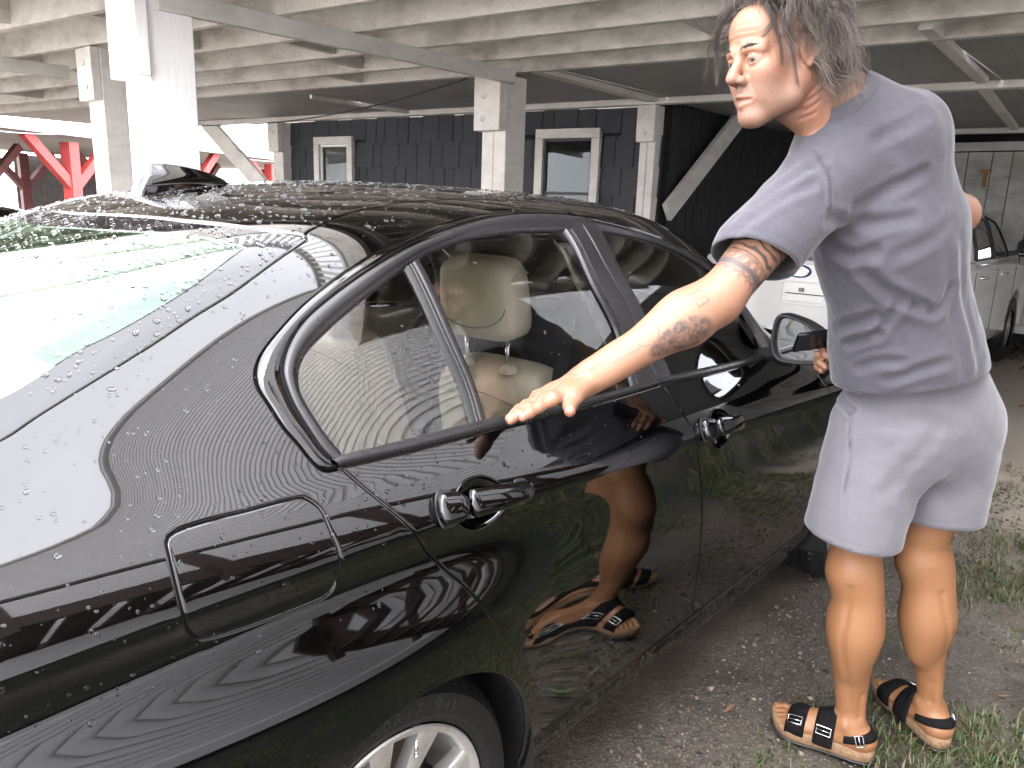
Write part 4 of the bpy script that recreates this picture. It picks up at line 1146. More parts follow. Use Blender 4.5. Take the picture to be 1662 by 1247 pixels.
# posts
def post(corner, sx, sy, z1, label, block=None, split=True, rz=0.0, bolts=True, mat=None, name='support_post'):
    """corner = the edge towards the camera; block = (height, lowest z)"""
    x, y = corner
    root = tag(empty(name, (x + sx / 2, y + sy / 2, 0), rz), label, 'post', 'white posts that carry the deck')
    mat = mat or M_POST
    if split:      # two planks laminated
        mb = MB(); mb.box((0, -sy * 0.25 - 0.0015, z1 / 2), (sx, sy / 2 - 0.003, z1), bevel=0.004); mb.build('plank', mat, root)
        mb = MB(); mb.box((0.002, sy * 0.25 + 0.0015, z1 / 2), (sx - 0.004, sy / 2 - 0.003, z1), bevel=0.004); mb.build('plank', mat, root)
    else:
        mb = MB(); mb.box((0, 0, z1 / 2), (sx, sy, z1), bevel=0.005); mb.build('plank', mat, root)
    if block:
        zb, th, pr = block
        mb = MB(); mb.box((-sx / 2 - th / 2 - 0.001, -pr / 2, (z1 + zb) / 2), (th, sy + pr, z1 - zb), bevel=0.004); mb.build('bearer_block', mat, root)
        if bolts:
            for z in (zb + 0.07, zb + 0.20):
                mb = MB(); mb.lathe([(0.017, -0.003), (0.015, 0.0), (0.002, 0.0)], 14, 'X'); 
                o = mb.build('bolt', M_BATTEN, root, True); o.location = (-sx / 2 - th - 0.002, random.uniform(-0.03, 0.03), z)
    return root
mb = MB(); mb.beam(jpt(0.34, -1.66, 2.36) - dl, jpt(3.1, -1.66, 2.36) - dl, 0.03, 0.24); mb.build('rim_board', M_WOODX, deck)
post((0.755, 1.52), 0.195, 0.24, 2.235, 'nearest white post, glaring bright behind the aerial fin', (1.91, 0.055, 0.02), mat=m_oldwhite('skylit_white_post', (0.86, 0.85, 0.83), (0.5, 0.46, 0.42), 0.18, 2))  # sky glare put into the colour: whiter than the other posts
post((2.94, 1.55), 0.185, 0.205, 2.225, 'weathered white post between the two small windows', (1.90, 0.075, 0.012))
post((4.60, 1.50), 0.19, 0.14, 2.235, 'white post with a diagonal brace at the corner of the black shingle wall', (1.965, 0.06, 0.02))
post((1.155, 3.0), 0.185, 0.20, 2.235, 'shaded grey post behind and left of the bright nearest post', (1.955, 0.05, 0.0), False)
p5 = post((4.03, 5.72), 0.18, 0.19, 2.235, 'slim white post at the left end of the black shingle wall', (1.93, 0.06, 0.01), False)
def brace(a, b, w, h, label, holes=True):
    o = tag(empty('diagonal_brace', a), label, 'brace')
    mb = MB(); mb.beam((0, 0, 0), Vector(b) - Vector(a), w, h, bevel=0.004); mb.build('timber', M_POST, o)
    return o
brace((4.775, 1.455, 1.44), (6.10, 1.43, 2.45), 0.045, 0.155, 'diagonal white brace rising right from the corner post')
brace((3.99, 5.70, 1.35), (3.90, 7.1, 2.30), 0.05, 0.19, 'diagonal white brace rising left from the slim post')
# cable sagging under the soffit
mb = MB(); A, B = Vector((2.80, 1.75, 2.20)), Vector((2.9, 6.6, 2.17)); pts = []
for i in range(41):
    t = i / 40; p = A.lerp(B, t); p.z -= 0.17 * 4 * t * (1 - t) * (0.7 + 0.3 * (1 - t)); pts.append(p)
tag(mb_o := None or (lambda m: (m.tube(pts, 0.0045, 6), m.build('cable', M_RUBBER, None, True))[1])(mb), 'black cable sagging below the grey soffit', 'cable')

# shingle walls
def shingle_wall(label, origin, ang, length, z0, z1, wins, name='shingle_wall'):
    root = tag(empty(name, origin, ang), label, 'wall')
    mb = MB(); mb.box((length / 2, 0.07, (z0 + z1) / 2), (length, 0.10, z1 - z0)); mb.build('sheathing', M_VOID, root)
    rows = 10; rh = (z1 - z0) / rows
    low = MB(); protos = {}
    k = 0
    for r_ in range(rows):
        x = random.uniform(-0.15, 0.0); zc = z0 + (r_ + 0.5) * rh
        while x < length:
            w = random.choice([0.11, 0.14, 0.17, 0.20, 0.23]); 
            a, b = max(x, 0.0), min(x + w, length)
            x += w
            if b - a < 0.04: continue
            zt, zb_ = zc + rh / 2, zc - rh / 2
            for wx0, wx1, wz0, wz1 in wins:
                if a < wx1 and b > wx0 and zt > wz0 and zb_ < wz1 - 0.03:
                    if zt > wz1: zb_ = wz1 - 0.03          # cut short above the window
                    elif wx0 > a: b = wx0 + 0.02
                    elif wx1 < b: a = wx1 - 0.02
                    else: a = b
            if b - a < 0.03: continue
            key = round(w, 2)
            hgt = (zt - zb_) + rh * 0.06; zc2 = (zt + zb_) / 2
            if r_ < 3:
                low.box(((a + b) / 2, -0.004, zc), (b - a - 0.005, 0.012, hgt)); continue
            if key not in protos:
                m = MB(); h2 = 0.5
                m.add([(-.5, 0.010, h2), (.5, 0.010, h2), (.5, 0.0, h2), (-.5, 0.0, h2), (-.5, 0.010, -h2), (.5, 0.010, -h2), (.5, -0.014, -h2), (-.5, -0.014, -h2)], [(0, 1, 2, 3), (7, 6, 5, 4), (3, 2, 6, 7), (0, 4, 5, 1), (1, 5, 6, 2), (0, 3, 7, 4)])
                o = m.build('shingle', M_SHINGLE, root); protos[key] = o; first = True
            else:
                o = protos[key].copy(); COL.objects.link(o)
            o.location = ((a + b) / 2, 0.004, zc2 + random.uniform(-0.006, 0.006)); o.scale = (b - a - 0.006, random.uniform(0.8, 1.3), hgt)
    tag(low.build('lower_shingles', M_SHINGLE, root), kind='stuff')
    return root
def window(root, x0, x1, z0, z1, label, blinds):
    fr = empty('window', ((x0 + x1) / 2, -0.02, (z0 + z1) / 2), 0, root)
    w, h = x1 - x0, z1 - z0; t_ = 0.075
    mb = MB()
    for cx, cz, sx, sz in ((0, h / 2 - t_ / 2, w, t_), (0, -h / 2 + t_ / 2, w, t_), (-w / 2 + t_ / 2, 0, t_, h - 2 * t_ - 0.004), (w / 2 - t_ / 2, 0, t_, h - 2 * t_ - 0.004)):
        mb.box((cx, 0, cz), (sx, 0.05, sz), bevel=0.003)
    mb.build('frame', M_POST, fr)
    mb = MB()
    for cx, cz, sx, sz in ((0, h / 2 - t_ - 0.012, w - 2 * t_, 0.022), (0, 0.0, w - 2 * t_, 0.025), (-w / 2 + t_ + 0.011, 0, 0.02, h - 2 * t_ - 0.05), (w / 2 - t_ - 0.011, 0, 0.02, h - 2 * t_ - 0.05)):
        mb.box((cx, 0.016, cz), (sx, 0.018, sz))
    mb.build('sash', M_DASH if blinds else M_WHITE, fr)
    mb = MB(); mb.box((0, 0.024, 0), (w - 2 * t_, 0.004, h - 2 * t_)); mb.build('pane', M_WGLASS, fr)
    mb = MB()
    n = int((h - 0.2) / 0.03)
    for i in range(n):
        mb.box((0, 0.055, -h / 2 + 0.1 + i * 0.03), (w - 2 * t_ - 0.01, 0.004, 0.027), Matrix.Rotation(R(28), 3, 'X'))
    mb.build('blind', M_BLIND, fr)
    return fr
M_WGLASS = m_glass('window_pane', (0.75, 0.8, 0.8), 0.22)
M_BLIND = plain('pale_window_blind', (0.5, 0.53, 0.54), 0.6)
# front wall: local x runs along -JD (towards +x of the picture), outside faces -y(local)
WO = jpt(4.68, 5.75, 0.0); wl = 4.30
wang = math.atan2(-JD.y, -JD.x)
def toW(x, y):     # distance along the wall
    return (Vector((x, y, 0)) - Vector((WO.x, WO.y, 0))).dot(-JD)
w1 = (toW(4.29, 5.34), toW(4.36, 4.79), 1.15, 2.08); w2 = (toW(4.63, 2.63), toW(4.70, 2.02), 1.05, 2.09)
fw = shingle_wall('black cedar shingle wall with two small white framed windows', WO, wang, wl, 0.0, 2.235, [w1, w2])
window(fw, *w1, 'w', False); window(fw, *w2, 'w', True)
sw = shingle_wall('black shingle side wall running back behind the pickup', (4.82, 1.50, 0), R(3.2), 4.8, 0.0, 2.52, [])

# plank wall at the back of the carport
pk = tag(empty('plank_wall', (9.75, -2.2, 0)), 'white weathered plank wall at the back of the carport', 'wall')
y = 4.0
while y > -3.0:
    w = random.choice([0.2, 0.235, 0.25])
    mb = MB(); mb.box((0, y - w / 2, 1.27), (0.022, w - 0.008, 1.93), bevel=0.003); mb.build('plank', m_oldwhite('peeling_white_planks', (0.56, 0.54, 0.50), (0.13, 0.11, 0.09), 0.6, 2, 1.2) if 'peeling_white_planks' not in bpy.data.materials else bpy.data.materials['peeling_white_planks'], pk)
    y -= w
mb = MB(); mb.box((0.05, 0.5, 1.4), (0.05, 7.2, 2.8)); mb.build('backing', M_VOID, pk)
mb = MB(); mb.box((-0.03, 0.5, 2.295), (0.03, 7.0, 0.095)); mb.build('head_board', M_BATTEN, pk)
mb = MB(); mb.box((-0.02, 0.5, 0.26), (0.05, 7.0, 0.085)); mb.build('sill_board', M_BATTEN, pk)
hk = tag(empty('wall_hook', (9.70, 0.215 - 0.0, 1.965)), 'small orange wooden peg bracket on the plank wall', 'hook')
mb = MB(); mb.box((0.0, 0, -0.03), (0.03, 0.035, 0.18), bevel=0.004); mb.box((-0.022, 0.0, 0.055), (0.03, 0.11, 0.035), bevel=0.004)
mb.build('peg', plain('orange_wood', (0.42, 0.20, 0.05), 0.55), hk)
mb = MB(); mb.box((9.0, 0.95, 2.52), (3.1, 5.1, 0.03)); tag(mb.build('carport_ceiling', M_CEIL, None), 'dark ceiling of the carport above the plank wall', 'ceiling')
# dead leaves along the foot of the plank wall
# ------------------------------------------------------------------ neighbours
M_RED = plain('red_painted_timber', (0.33, 0.035, 0.03), 0.6, var=0.25, scale=5, bump=0.2)
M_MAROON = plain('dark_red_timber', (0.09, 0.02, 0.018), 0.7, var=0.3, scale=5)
red = tag(empty('red_carport', (0, 9, 0)), 'neighbouring open carport with red posts and knee braces', 'carport')
def azpt(az, dist, z):
    return Vector((CAM_POS.x + dist * math.cos(R(az)), CAM_POS.y + dist * math.sin(R(az)), z))
RO = Vector((0, 9, 0))
RDIR = (azpt(58.5, 24.0, 0) - azpt(73.0, 17.6, 0)).normalized()
RP0 = azpt(70.4, 18.4, 0)
RN = Vector((-RDIR.y, RDIR.x, 0))
for k in (-2, -1, 0, 1, 2, 3):
    p = RP0 + RDIR * (3.6 * k)
    mb = MB(); mb.box(p - RO + Vector((0, 0, 1.2)), (0.24, 0.24, 2.4), Matrix.Rotation(math.atan2(RDIR.y, RDIR.x), 3, 'Z')); mb.build('post', M_RED, red)
    for s in (-1, 1):
        mb = MB(); mb.beam(p - RO + Vector((0, 0, 1.50)) - RN * 0.02, p - RO + RDIR * (1.05 * s) + Vector((0, 0, 2.5)) - RN * 0.02, 0.15, 0.18); mb.build('knee_brace', M_RED, red)
    for d in (2.7, 5.4):
        q = p + RN * d + RDIR * 0.35
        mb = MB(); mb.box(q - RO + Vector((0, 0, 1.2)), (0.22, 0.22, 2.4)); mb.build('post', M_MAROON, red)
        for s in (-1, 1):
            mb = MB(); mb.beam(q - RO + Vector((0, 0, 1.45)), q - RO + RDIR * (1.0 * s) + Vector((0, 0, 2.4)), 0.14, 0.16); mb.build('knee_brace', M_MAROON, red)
mb = MB()
a = RP0 - RDIR * 12 - RO; b = RP0 + RDIR * 13 - RO
mb.beam(a - RN * 0.25 + Vector((0, 0, 2.58)), b - RN * 0.25 + Vector((0, 0, 2.58)), 0.04, 0.14); mb.build('fascia', plain('grey_fascia', (0.40, 0.39, 0.38), 0.6), red)
mb = MB(); mb.add([a + Vector((0, 0, 2.50)) - RN * 0.2, b + Vector((0, 0, 2.50)) - RN * 0.2, b + Vector((0, 0, 2.46)) + RN * 6, a + Vector((0, 0, 2.46)) + RN * 6], [(0, 1, 2, 3)]); 
mb.add([a + Vector((0, 0, 2.66)) - RN * 0.2, b + Vector((0, 0, 2.66)) - RN * 0.2, b + Vector((0, 0, 2.62)) + RN * 6, a + Vector((0, 0, 2.62)) + RN * 6], [(0, 1, 2, 3)]); mb.build('roof_deck', plain('grey_underboards', (0.22, 0.21, 0.20), 0.8), red)
bw = MB(); c0 = RP0 + RDIR * 7.2 + RN * 6.3
for k in range(34):
    p = c0 + RDIR * (k * 0.2 - 2.6); bw.box(p - RO + Vector((0, 0, 1.2)), (0.19, 0.03, 2.4), Matrix.Rotation(math.atan2(RDIR.y, RDIR.x), 3, 'Z'))
bw.build('back_boards', plain('brown_back_boards', (0.05, 0.042, 0.038), 0.8, var=0.3), red)
wr = MB()
for h, sag in ((2.62, 0.10), (2.60, 0.16), (2.66, 0.06)):
    pts = []
    for k in range(0, 61):
        t = k / 60; ph = (t * 6.2) % 1
        pts.append(a.lerp(b, t) - RN * 0.3 + RO + Vector((0, 0, h - sag * 4 * ph * (1 - ph))))
    wr.tube(pts, 0.009, 5)
tag(wr.build('light_string', plain('pale_cable', (0.5, 0.5, 0.5), 0.5), None, True), 'pale wires looped along the red carport eave', 'wires')

# clapboard house across the yard behind the photographer (it fills the reflections)
def m_siding():
    t = NT('grey_clapboard')
    o = t.obj()
    f = t.rng(t.noise(t.scalev(o, (0.6, 0.6, 9)), 1.0, 5), 0.3, 0.7)
    t.bsdf(t.mix(f, (0.70, 0.69, 0.675), (0.78, 0.77, 0.75)), 0.6)
    return t.m
M_SIDING = m_siding()
hs = tag(empty('clapboard_house', (2.5, -4.5, 0)), 'grey clapboard beach house on stilts across the yard', 'house')
sd_ = MB()
W0, W1, Z0, Z1, ch = -8.5, 7.8, 0.35, 10.0, 0.115
n = int((Z1 - Z0) / ch)
for k in range(n):
    z = Z0 + k * ch
    sd_.add([(W0, 0.022, z), (W1, 0.022, z), (W1, 0.0, z + ch), (W0, 0.0, z + ch), (W0, -0.01, z), (W1, -0.01, z)], [(1, 0, 3, 2), (0, 1, 5, 4)])
sd_.build('clapboards', M_SIDING, hs)
mb = MB(); mb.box(((W0 + W1) / 2, -3.1, (Z0 + Z1) / 2), (W1 - W0, 6.0, Z1 - Z0)); mb.build('core', M_SIDING, hs)
mb = MB()
for x in (W0, W1): mb.box((x, 0.02, (Z0 + Z1) / 2), (0.22, 0.06, Z1 - Z0 + 0.02))
mb.box(((W0 + W1) / 2, 0.04, Z0 - 0.12), (W1 - W0, 0.12, 0.26)); mb.build('corner_boards', M_WHITE, hs)
mb = MB(); mb.box(((W0 + W1) / 2, -2.8, Z1 + 0.12), (W1 - W0 + 0.1, 5.72, 0.10)); mb.build('eave', M_WHITE, hs)
mb = MB(); mb.add([(W0 - .05, 0.08, Z1 + .18), (W1 + .05, 0.08, Z1 + .18), (W1 + .6, -2.8, Z1 + 1.9), (W0 - .6, -2.8, Z1 + 1.9), (W1 + .6, -6.5, Z1 + .22), (W0 - .6, -6.5, Z1 + .22)], [(0, 1, 2, 3), (3, 2, 4, 5), (1, 4, 2), (0, 3, 5)]); mb.build('roof', bpy.data.materials['grey_roofing'], hs)
for x in (-3.6,):
    wn = empty('window', (x, 0.05, 5.4), 0, hs)
    mb = MB()
    for cx, cz, sx, sz in ((0, 0.8, 1.2, .14), (0, -0.8, 1.2, .14), (-.55, 0, .12, 1.46), (.55, 0, .12, 1.46), (0, 0, 0.98, 0.06)): mb.box((cx, 0, cz), (sx, 0.08, sz))
    mb.build('frame', M_WHITE, wn)
    mb = MB(); mb.box((0, 0.0, 0), (1.0, 0.02, 1.5)); mb.build('pane', M_FRIT, wn)
for x in np.arange(W0 + 0.3, W1, 3.1):
    for y in (-0.2, -3.0, -5.8):
        mb = MB(); mb.box((x, y, 0.17), (0.25, 0.25, 0.33)); mb.build('stilt', M_MAROON, hs)
mb = MB(); mb.box(((W0 + W1) / 2, -5.9, 0.16), (W1 - W0, 0.1, 0.3)); mb.build('back_wall', M_MAROON, hs)
# dark stained stair at its corner
stt = tag(empty('outside_stair', (2.0, -3.5, 0)), 'dark brown timber stair climbing to the clapboard house', 'stair')
M_BROWN = plain('dark_brown_stain', (0.055, 0.028, 0.02), 0.6, var=0.25)
for i in range(14):
    mb = MB(); mb.box((-0.28 * i + 1.5, 0, 0.19 * (i + 1)), (0.28, 1.2, 0.045)); mb.build('tread', M_BROWN, stt)
for yy_ in (-0.62, 0.62):
    mb = MB(); mb.beam((1.75, yy_, 0.05), (-2.3, yy_, 2.78), 0.05, 0.28); mb.build('stringer', M_BROWN, stt)
    mb = MB(); mb.beam((1.6, yy_, 1.15), (-2.3, yy_, 3.75), 0.06, 0.1); mb.build('handrail', M_BROWN, stt)
    for k in range(5):
        x = 1.6 - k * 0.97; mb = MB(); mb.box((x, yy_, 0.67 * k / 1.0 * 0.97 + 0.5), (0.1, 0.1, 1.3)); mb.build('newel', M_BROWN, stt)
# pale house on the far left, whose balcony shows in the rear window
nh = tag(empty('white_house', (-9.5, 14, 0)), 'white two storey house with a balustraded balcony beyond the car', 'house')
mb = MB(); mb.box((0, 4, 4), (9, 6, 8)); mb.build('wall', M_WHITE, nh)
mb = MB(); mb.box((0, 0.2, 3.0), (9, 2.4, 0.25)); mb.build('balcony_floor', M_WHITE, nh)
mb = MB(); mb.box((0, -0.95, 4.15), (9, 0.09, 0.07)); mb.box((0, -0.95, 3.3), (9, 0.09, 0.07)); mb.build('handrail', M_WHITE, nh)
bal = MB()
for k in range(56): bal.box((-4.4 + k * 0.16, -0.95, 3.72), (0.05, 0.05, 0.82))
tag(bal.build('balusters', M_WHITE, nh), kind='stuff')
mb = MB()
for x in (-4.3, -1.5, 1.5, 4.3): mb.box((x, -0.9, 1.5), (0.2, 0.2, 3.0)); mb.box((x, -0.9, 5.4), (0.16, 0.16, 4.6))
mb.build('pillars', M_WHITE, nh)
for x in (-3, 0, 3):
    mb = MB(); mb.box((x, 0.98, 4.4), (1.4, 0.06, 2.0)); mb.build('window_pane', M_FRIT, nh)
mb = MB(); mb.box((0, 2.6, 8.15), (10, 10, 0.3)); mb.build('roof', bpy.data.materials['grey_roofing'], nh)
# ------------------------------------------------------------------ soft modelling: smooth unions of cones and ellipsoids, meshed with surface nets
def nv(v):
    v = np.asarray(v, float); return v / (np.linalg.norm(v) + 1e-12)
class Soft:
    def __init__(s): s.p = []
    def cone(s, a, b, ra, rb, k=0.02, M=None, sub=False):
        a = np.asarray(a, float); b = np.asarray(b, float)
        s.p.append(('c', a, b, ra, rb, k, M, sub, (a + b) / 2, np.linalg.norm(b - a) / 2 + max(ra, rb) * (1 if M is None else M[1]) + k)); return s
    def ell(s, c, rad, axes=None, k=0.02, sub=False):
        rad = np.asarray(rad if np.ndim(rad) else (rad,) * 3, float)
        s.p.append(('e', np.asarray(c, float), rad, None if axes is None else np.asarray(axes, float), 0, k, None, sub, np.asarray(c, float), rad.max() + k)); return s
    def flat(s, a, b, ra, rb, n, f, k=0.02, sub=False):
        """cone flattened to the fraction f along direction n"""
        return s.cone(a, b, ra, rb, k, (nv(n), 1.0, f), sub)
    def ev(s, P, cull=None):
        D = np.full(len(P), 1e3)
        for q in s.p:
            if cull is not None and np.linalg.norm(q[8] - cull[0]) > q[9] + cull[1] + 0.02: continue
            if q[0] == 'c':
                _, a, b, ra, rb, k, M, sub, _, _ = q
                ba = b - a; pa = P - a
                h = np.clip(pa @ ba / (ba @ ba + 1e-12), 0, 1)
                dv = pa - h[:, None] * ba
                r_ = ra + (rb - ra) * h
                if M is None: d = np.sqrt((dv * dv).sum(1)) - r_
                else:
                    t = dv @ M[0]; dv2 = (dv * dv).sum(1) - t * t
                    d = (np.sqrt(np.maximum(dv2, 0) + (t / M[2]) ** 2) - r_) * (0.5 + 0.5 * M[2])
            else:
                _, c, rad, ax, _, k, _, sub, _, _ = q
                pc = P - c
                if ax is not None: pc = pc @ ax.T
                k0 = np.sqrt(((pc / rad) ** 2).sum(1)); k1 = np.sqrt(((pc / rad ** 2) ** 2).sum(1)) + 1e-9
                d = k0 * (k0 - 1) / k1
            if sub:
                h = np.clip(0.5 - 0.5 * (D + d) / k, 0, 1); D = D * (1 - h) - d * h + k * h * (1 - h)
            else:
                h = np.clip(0.5 + 0.5 * (D - d) / k, 0, 1); D = D * (1 - h) + d * h - k * h * (1 - h)
        return D
    def bounds(s):
        lo = np.min([q[8] - q[9] for q in s.p if not q[7]], 0); hi = np.max([q[8] + q[9] for q in s.p if not q[7]], 0)
        return lo, hi
    def mesh(s, h, B=14, extra=None):
        lo, hi = s.bounds(); lo = lo - 2 * h
        nb = np.ceil((hi - lo) / (h * B)).astype(int) + 1
        bi = np.stack(np.meshgrid(*[np.arange(n) for n in nb], indexing='ij'), -1).reshape(-1, 3)
        ctr = lo + (bi + 0.5) * B * h
        hd = B * h * 0.87
        keep = []
        for i in range(0, len(ctr), 20000): keep.append(np.abs(s.ev(ctr[i:i + 20000])) < hd * 1.6 + 0.02)
        bi = bi[np.concatenate(keep)]
        g = np.arange(B + 1); gg = np.stack(np.meshgrid(g, g, g, indexing='ij'), -1)
        NX_, NY_, NZ_ = (nb * B + 2)
        key = lambda I: (I[..., 0] * NY_ + I[..., 1]) * NZ_ + I[..., 2]
        ck = []; cp = []; eq = []
        for b in bi:
            base = b * B
            P = lo + (gg + base) * h
            c = lo + (b + 0.5) * B * h
            D = s.ev(P.reshape(-1, 3), (c, hd)).reshape(B + 1, B + 1, B + 1)
            if extra is not None: D = extra(P, D)
            if D.min() > 0 or D.max() < 0: continue
            S = D < 0
            c8 = [S[i:B + i, j:B + j, k:B + k] for i in (0, 1) for j in (0, 1) for k in (0, 1)]
            cnt = sum(x.astype(int) for x in c8); m = (cnt > 0) & (cnt < 8)
            if not m.any(): continue
            I = np.argwhere(m)
            acc = np.zeros((len(I), 3)); n_ = np.zeros(len(I))
            corners = [(0, 0, 0), (1, 0, 0), (0, 1, 0), (1, 1, 0), (0, 0, 1), (1, 0, 1), (0, 1, 1), (1, 1, 1)]
            for a_ in range(8):
                for ax in range(3):
                    if corners[a_][ax]: continue
                    o0 = np.array(corners[a_]); o1 = o0.copy(); o1[ax] = 1
                    d0 = D[tuple((I + o0).T)]; d1 = D[tuple((I + o1).T)]
                    mm = (d0 < 0) != (d1 < 0)
                    t = np.where(mm, d0 / np.where(mm, d0 - d1, 1), 0)
                    acc += np.where(mm[:, None], o0 + t[:, None] * (o1 - o0), 0); n_ += mm
            cp.append(lo + (I + base + acc / n_[:, None]) * h); ck.append(key(I + base))
            for ax in range(3):
                sl0 = [slice(0, B)] * 3; sl1 = [slice(0, B)] * 3; sl1[ax] = slice(1, B + 1)
                a0 = S[tuple(sl0)]; a1 = S[tuple(sl1)]
                E = np.argwhere(a0 != a1)
                if not len(E): continue
                u, w = (ax + 1) % 3, (ax + 2) % 3
                q = []
                for du, dw in ((-1, -1), (0, -1), (0, 0), (-1, 0)):
                    o = E + base; o = o.copy(); o[:, u] += du; o[:, w] += dw; q.append(key(o))
                q = np.stack(q, 1); fl = a0[tuple(E.T)]
                q[~fl] = q[~fl][:, ::-1]
                eq.append(q)
        ck = np.concatenate(ck); cp = np.concatenate(cp); eq = np.concatenate(eq)
        o = np.argsort(ck); ck = ck[o]; cp = cp[o]
        ix = np.searchsorted(ck, eq); ix = np.clip(ix, 0, len(ck) - 1)
        ok = (ck[ix] == eq).all(1)
        return cp, ix[ok]
def smooth_mesh(V, F, it=2, lam=0.5):
    n = len(V); e = np.concatenate([F[:, [0, 1]], F[:, [1, 2]], F[:, [2, 3]], F[:, [3, 0]]])
    e = np.concatenate([e, e[:, ::-1]])
    deg = np.bincount(e[:, 0], minlength=n).astype(float)
    for _ in range(it):
        A = np.stack([np.bincount(e[:, 0], V[e[:, 1], k], n) for k in range(3)], 1) / np.maximum(deg, 1)[:, None]
        V = V + lam * (A - V)
    return V
def vnormals(V, F):
    n = np.cross(V[F[:, 2]] - V[F[:, 0]], V[F[:, 3]] - V[F[:, 1]])
    N = np.zeros_like(V)
    for k in range(4):
        for c in range(3): N[:, c] += np.bincount(F[:, k], n[:, c], len(V))
    return N / (np.linalg.norm(N, axis=1, keepdims=True) + 1e-12)
def rotm(F, U):
    """rows: forward, left, up"""
    F = nv(F); L = nv(np.cross(U, F)); U = np.cross(F, L); return np.stack([F, L, U])

# ------------------------------------------------------------------ the man: joints, metres, standing at the open side of the car
J = dict(
    hip=np.array([1.335, -1.315, 0.955]),
    lhip=np.array([1.255, -1.262, 0.945]), rhip=np.array([1.425, -1.375, 0.95]),
    lknee=np.array([1.243, -1.238, 0.555]), rknee=np.array([1.452, -1.352, 0.555]),
    lank=np.array([1.291, -1.275, 0.105]), rank=np.array([1.53, -1.425, 0.105]),
    waist=np.array([1.245, -1.295, 1.12]), chest=np.array([1.115, -1.255, 1.42]), neckb=np.array([0.985, -1.185, 1.672]),
    lsh=np.array([0.905, -1.165, 1.545]), rsh=np.array([1.05, -1.228, 1.555]),
    lelb=np.array([0.655, -1.085, 1.285]), lwri=np.array([0.452, -0.925, 1.126]),
    relb=np.array([1.425, -1.318, 1.468]), rwri=np.array([1.30, -1.15, 1.165]),
)
RX = nv([0.88, -0.47, 0.0]); FW = nv([0.47, 0.88, 0.0])
HEADC = np.array([0.813, -1.082, 1.757]); HS = 0.97
HM = rotm([math.cos(R(154)) * 0.975, math.sin(R(154)) * 0.975, -0.2216], [0.01, 0.02, 1.0])
hp = lambda x, y, z: HEADC + HS * (np.array([x, y, z]) @ HM)
body = Soft()
# torso (under the shirt), kept slim
body.ell(J['hip'] + [0, 0, 0.02], (0.145, 0.09, 0.12), np.stack([RX, FW, [0, 0, 1]]), 0.03)
body.flat(J['waist'], J['chest'], 0.115, 0.150, FW, 0.72, 0.05)
body.flat(J['chest'], J['neckb'] * 0.4 + J['chest'] * 0.6 + [0, 0, 0.05], 0.15, 0.10, FW, 0.7, 0.05)
body.cone(J['lsh'], J['neckb'], 0.055, 0.06, 0.05).cone(J['rsh'], J['neckb'], 0.055, 0.06, 0.05)
# neck
body.cone(J['neckb'] + [0.005, -0.005, -0.02], hp(-0.035, 0, -0.035), 0.070, 0.056, 0.03)
body.cone(J['neckb'] + 0.045 * HM[0] + [0, 0, -0.03], hp(-0.005, 0.0, -0.07), 0.05, 0.048, 0.03)
body.cone(hp(-0.035, 0.052, -0.055), J['neckb'] + 0.07 * HM[0] + [0, 0, -0.06], 0.014, 0.016, 0.03)   # neck muscle
# head
def hell(x, y, z, a, b_, c, k=0.02, sub=False): body.ell(hp(x, y, z), np.array([a, b_, c]) * HS, HM, k, sub)
def hcone(a, b_, ra, rb, k=0.012, sub=False): body.cone(hp(*a), hp(*b_), ra * HS, rb * HS, k, None, sub)
hell(-0.018, 0, 0.032, 0.097, 0.075, 0.090)
hell(0.038, 0, -0.030, 0.052, 0.055, 0.082, 0.025)
hell(0.046, 0, 0.052, 0.046, 0.060, 0.048, 0.02)
for s_ in (-1, 1):
    hcone((-0.004, 0.054 * s_, -0.050), (0.016, 0.051 * s_, -0.082), 0.017, 0.016, 0.03)
    hcone((0.016, 0.051 * s_, -0.082), (0.070, 0.016 * s_, -0.110), 0.016, 0.017, 0.03)
    hell(0.064, 0.043 * s_, -0.022, 0.020, 0.019, 0.017, 0.03)
    hcone((0.074, 0.046 * s_, 0.016), (0.088, 0.018 * s_, 0.018), 0.010, 0.011, 0.014)
    hell(0.056, 0.039 * s_, -0.060, 0.021, 0.014, 0.028, 0.03)
hell(0.080, 0, -0.107, 0.017, 0.021, 0.016, 0.02)
hell(0.066, 0, -0.068, 0.031, 0.032, 0.030, 0.02)
for s_ in (-1, 1): hell(0.096, 0.031 * s_, -0.001, 0.017, 0.0165, 0.0105, 0.012, True)
hcone((0.086, 0, 0.012), (0.112, 0, -0.026), 0.0085, 0.0105, 0.014)
hell(0.113, 0, -0.031, 0.0135, 0.0115, 0.0105, 0.008)
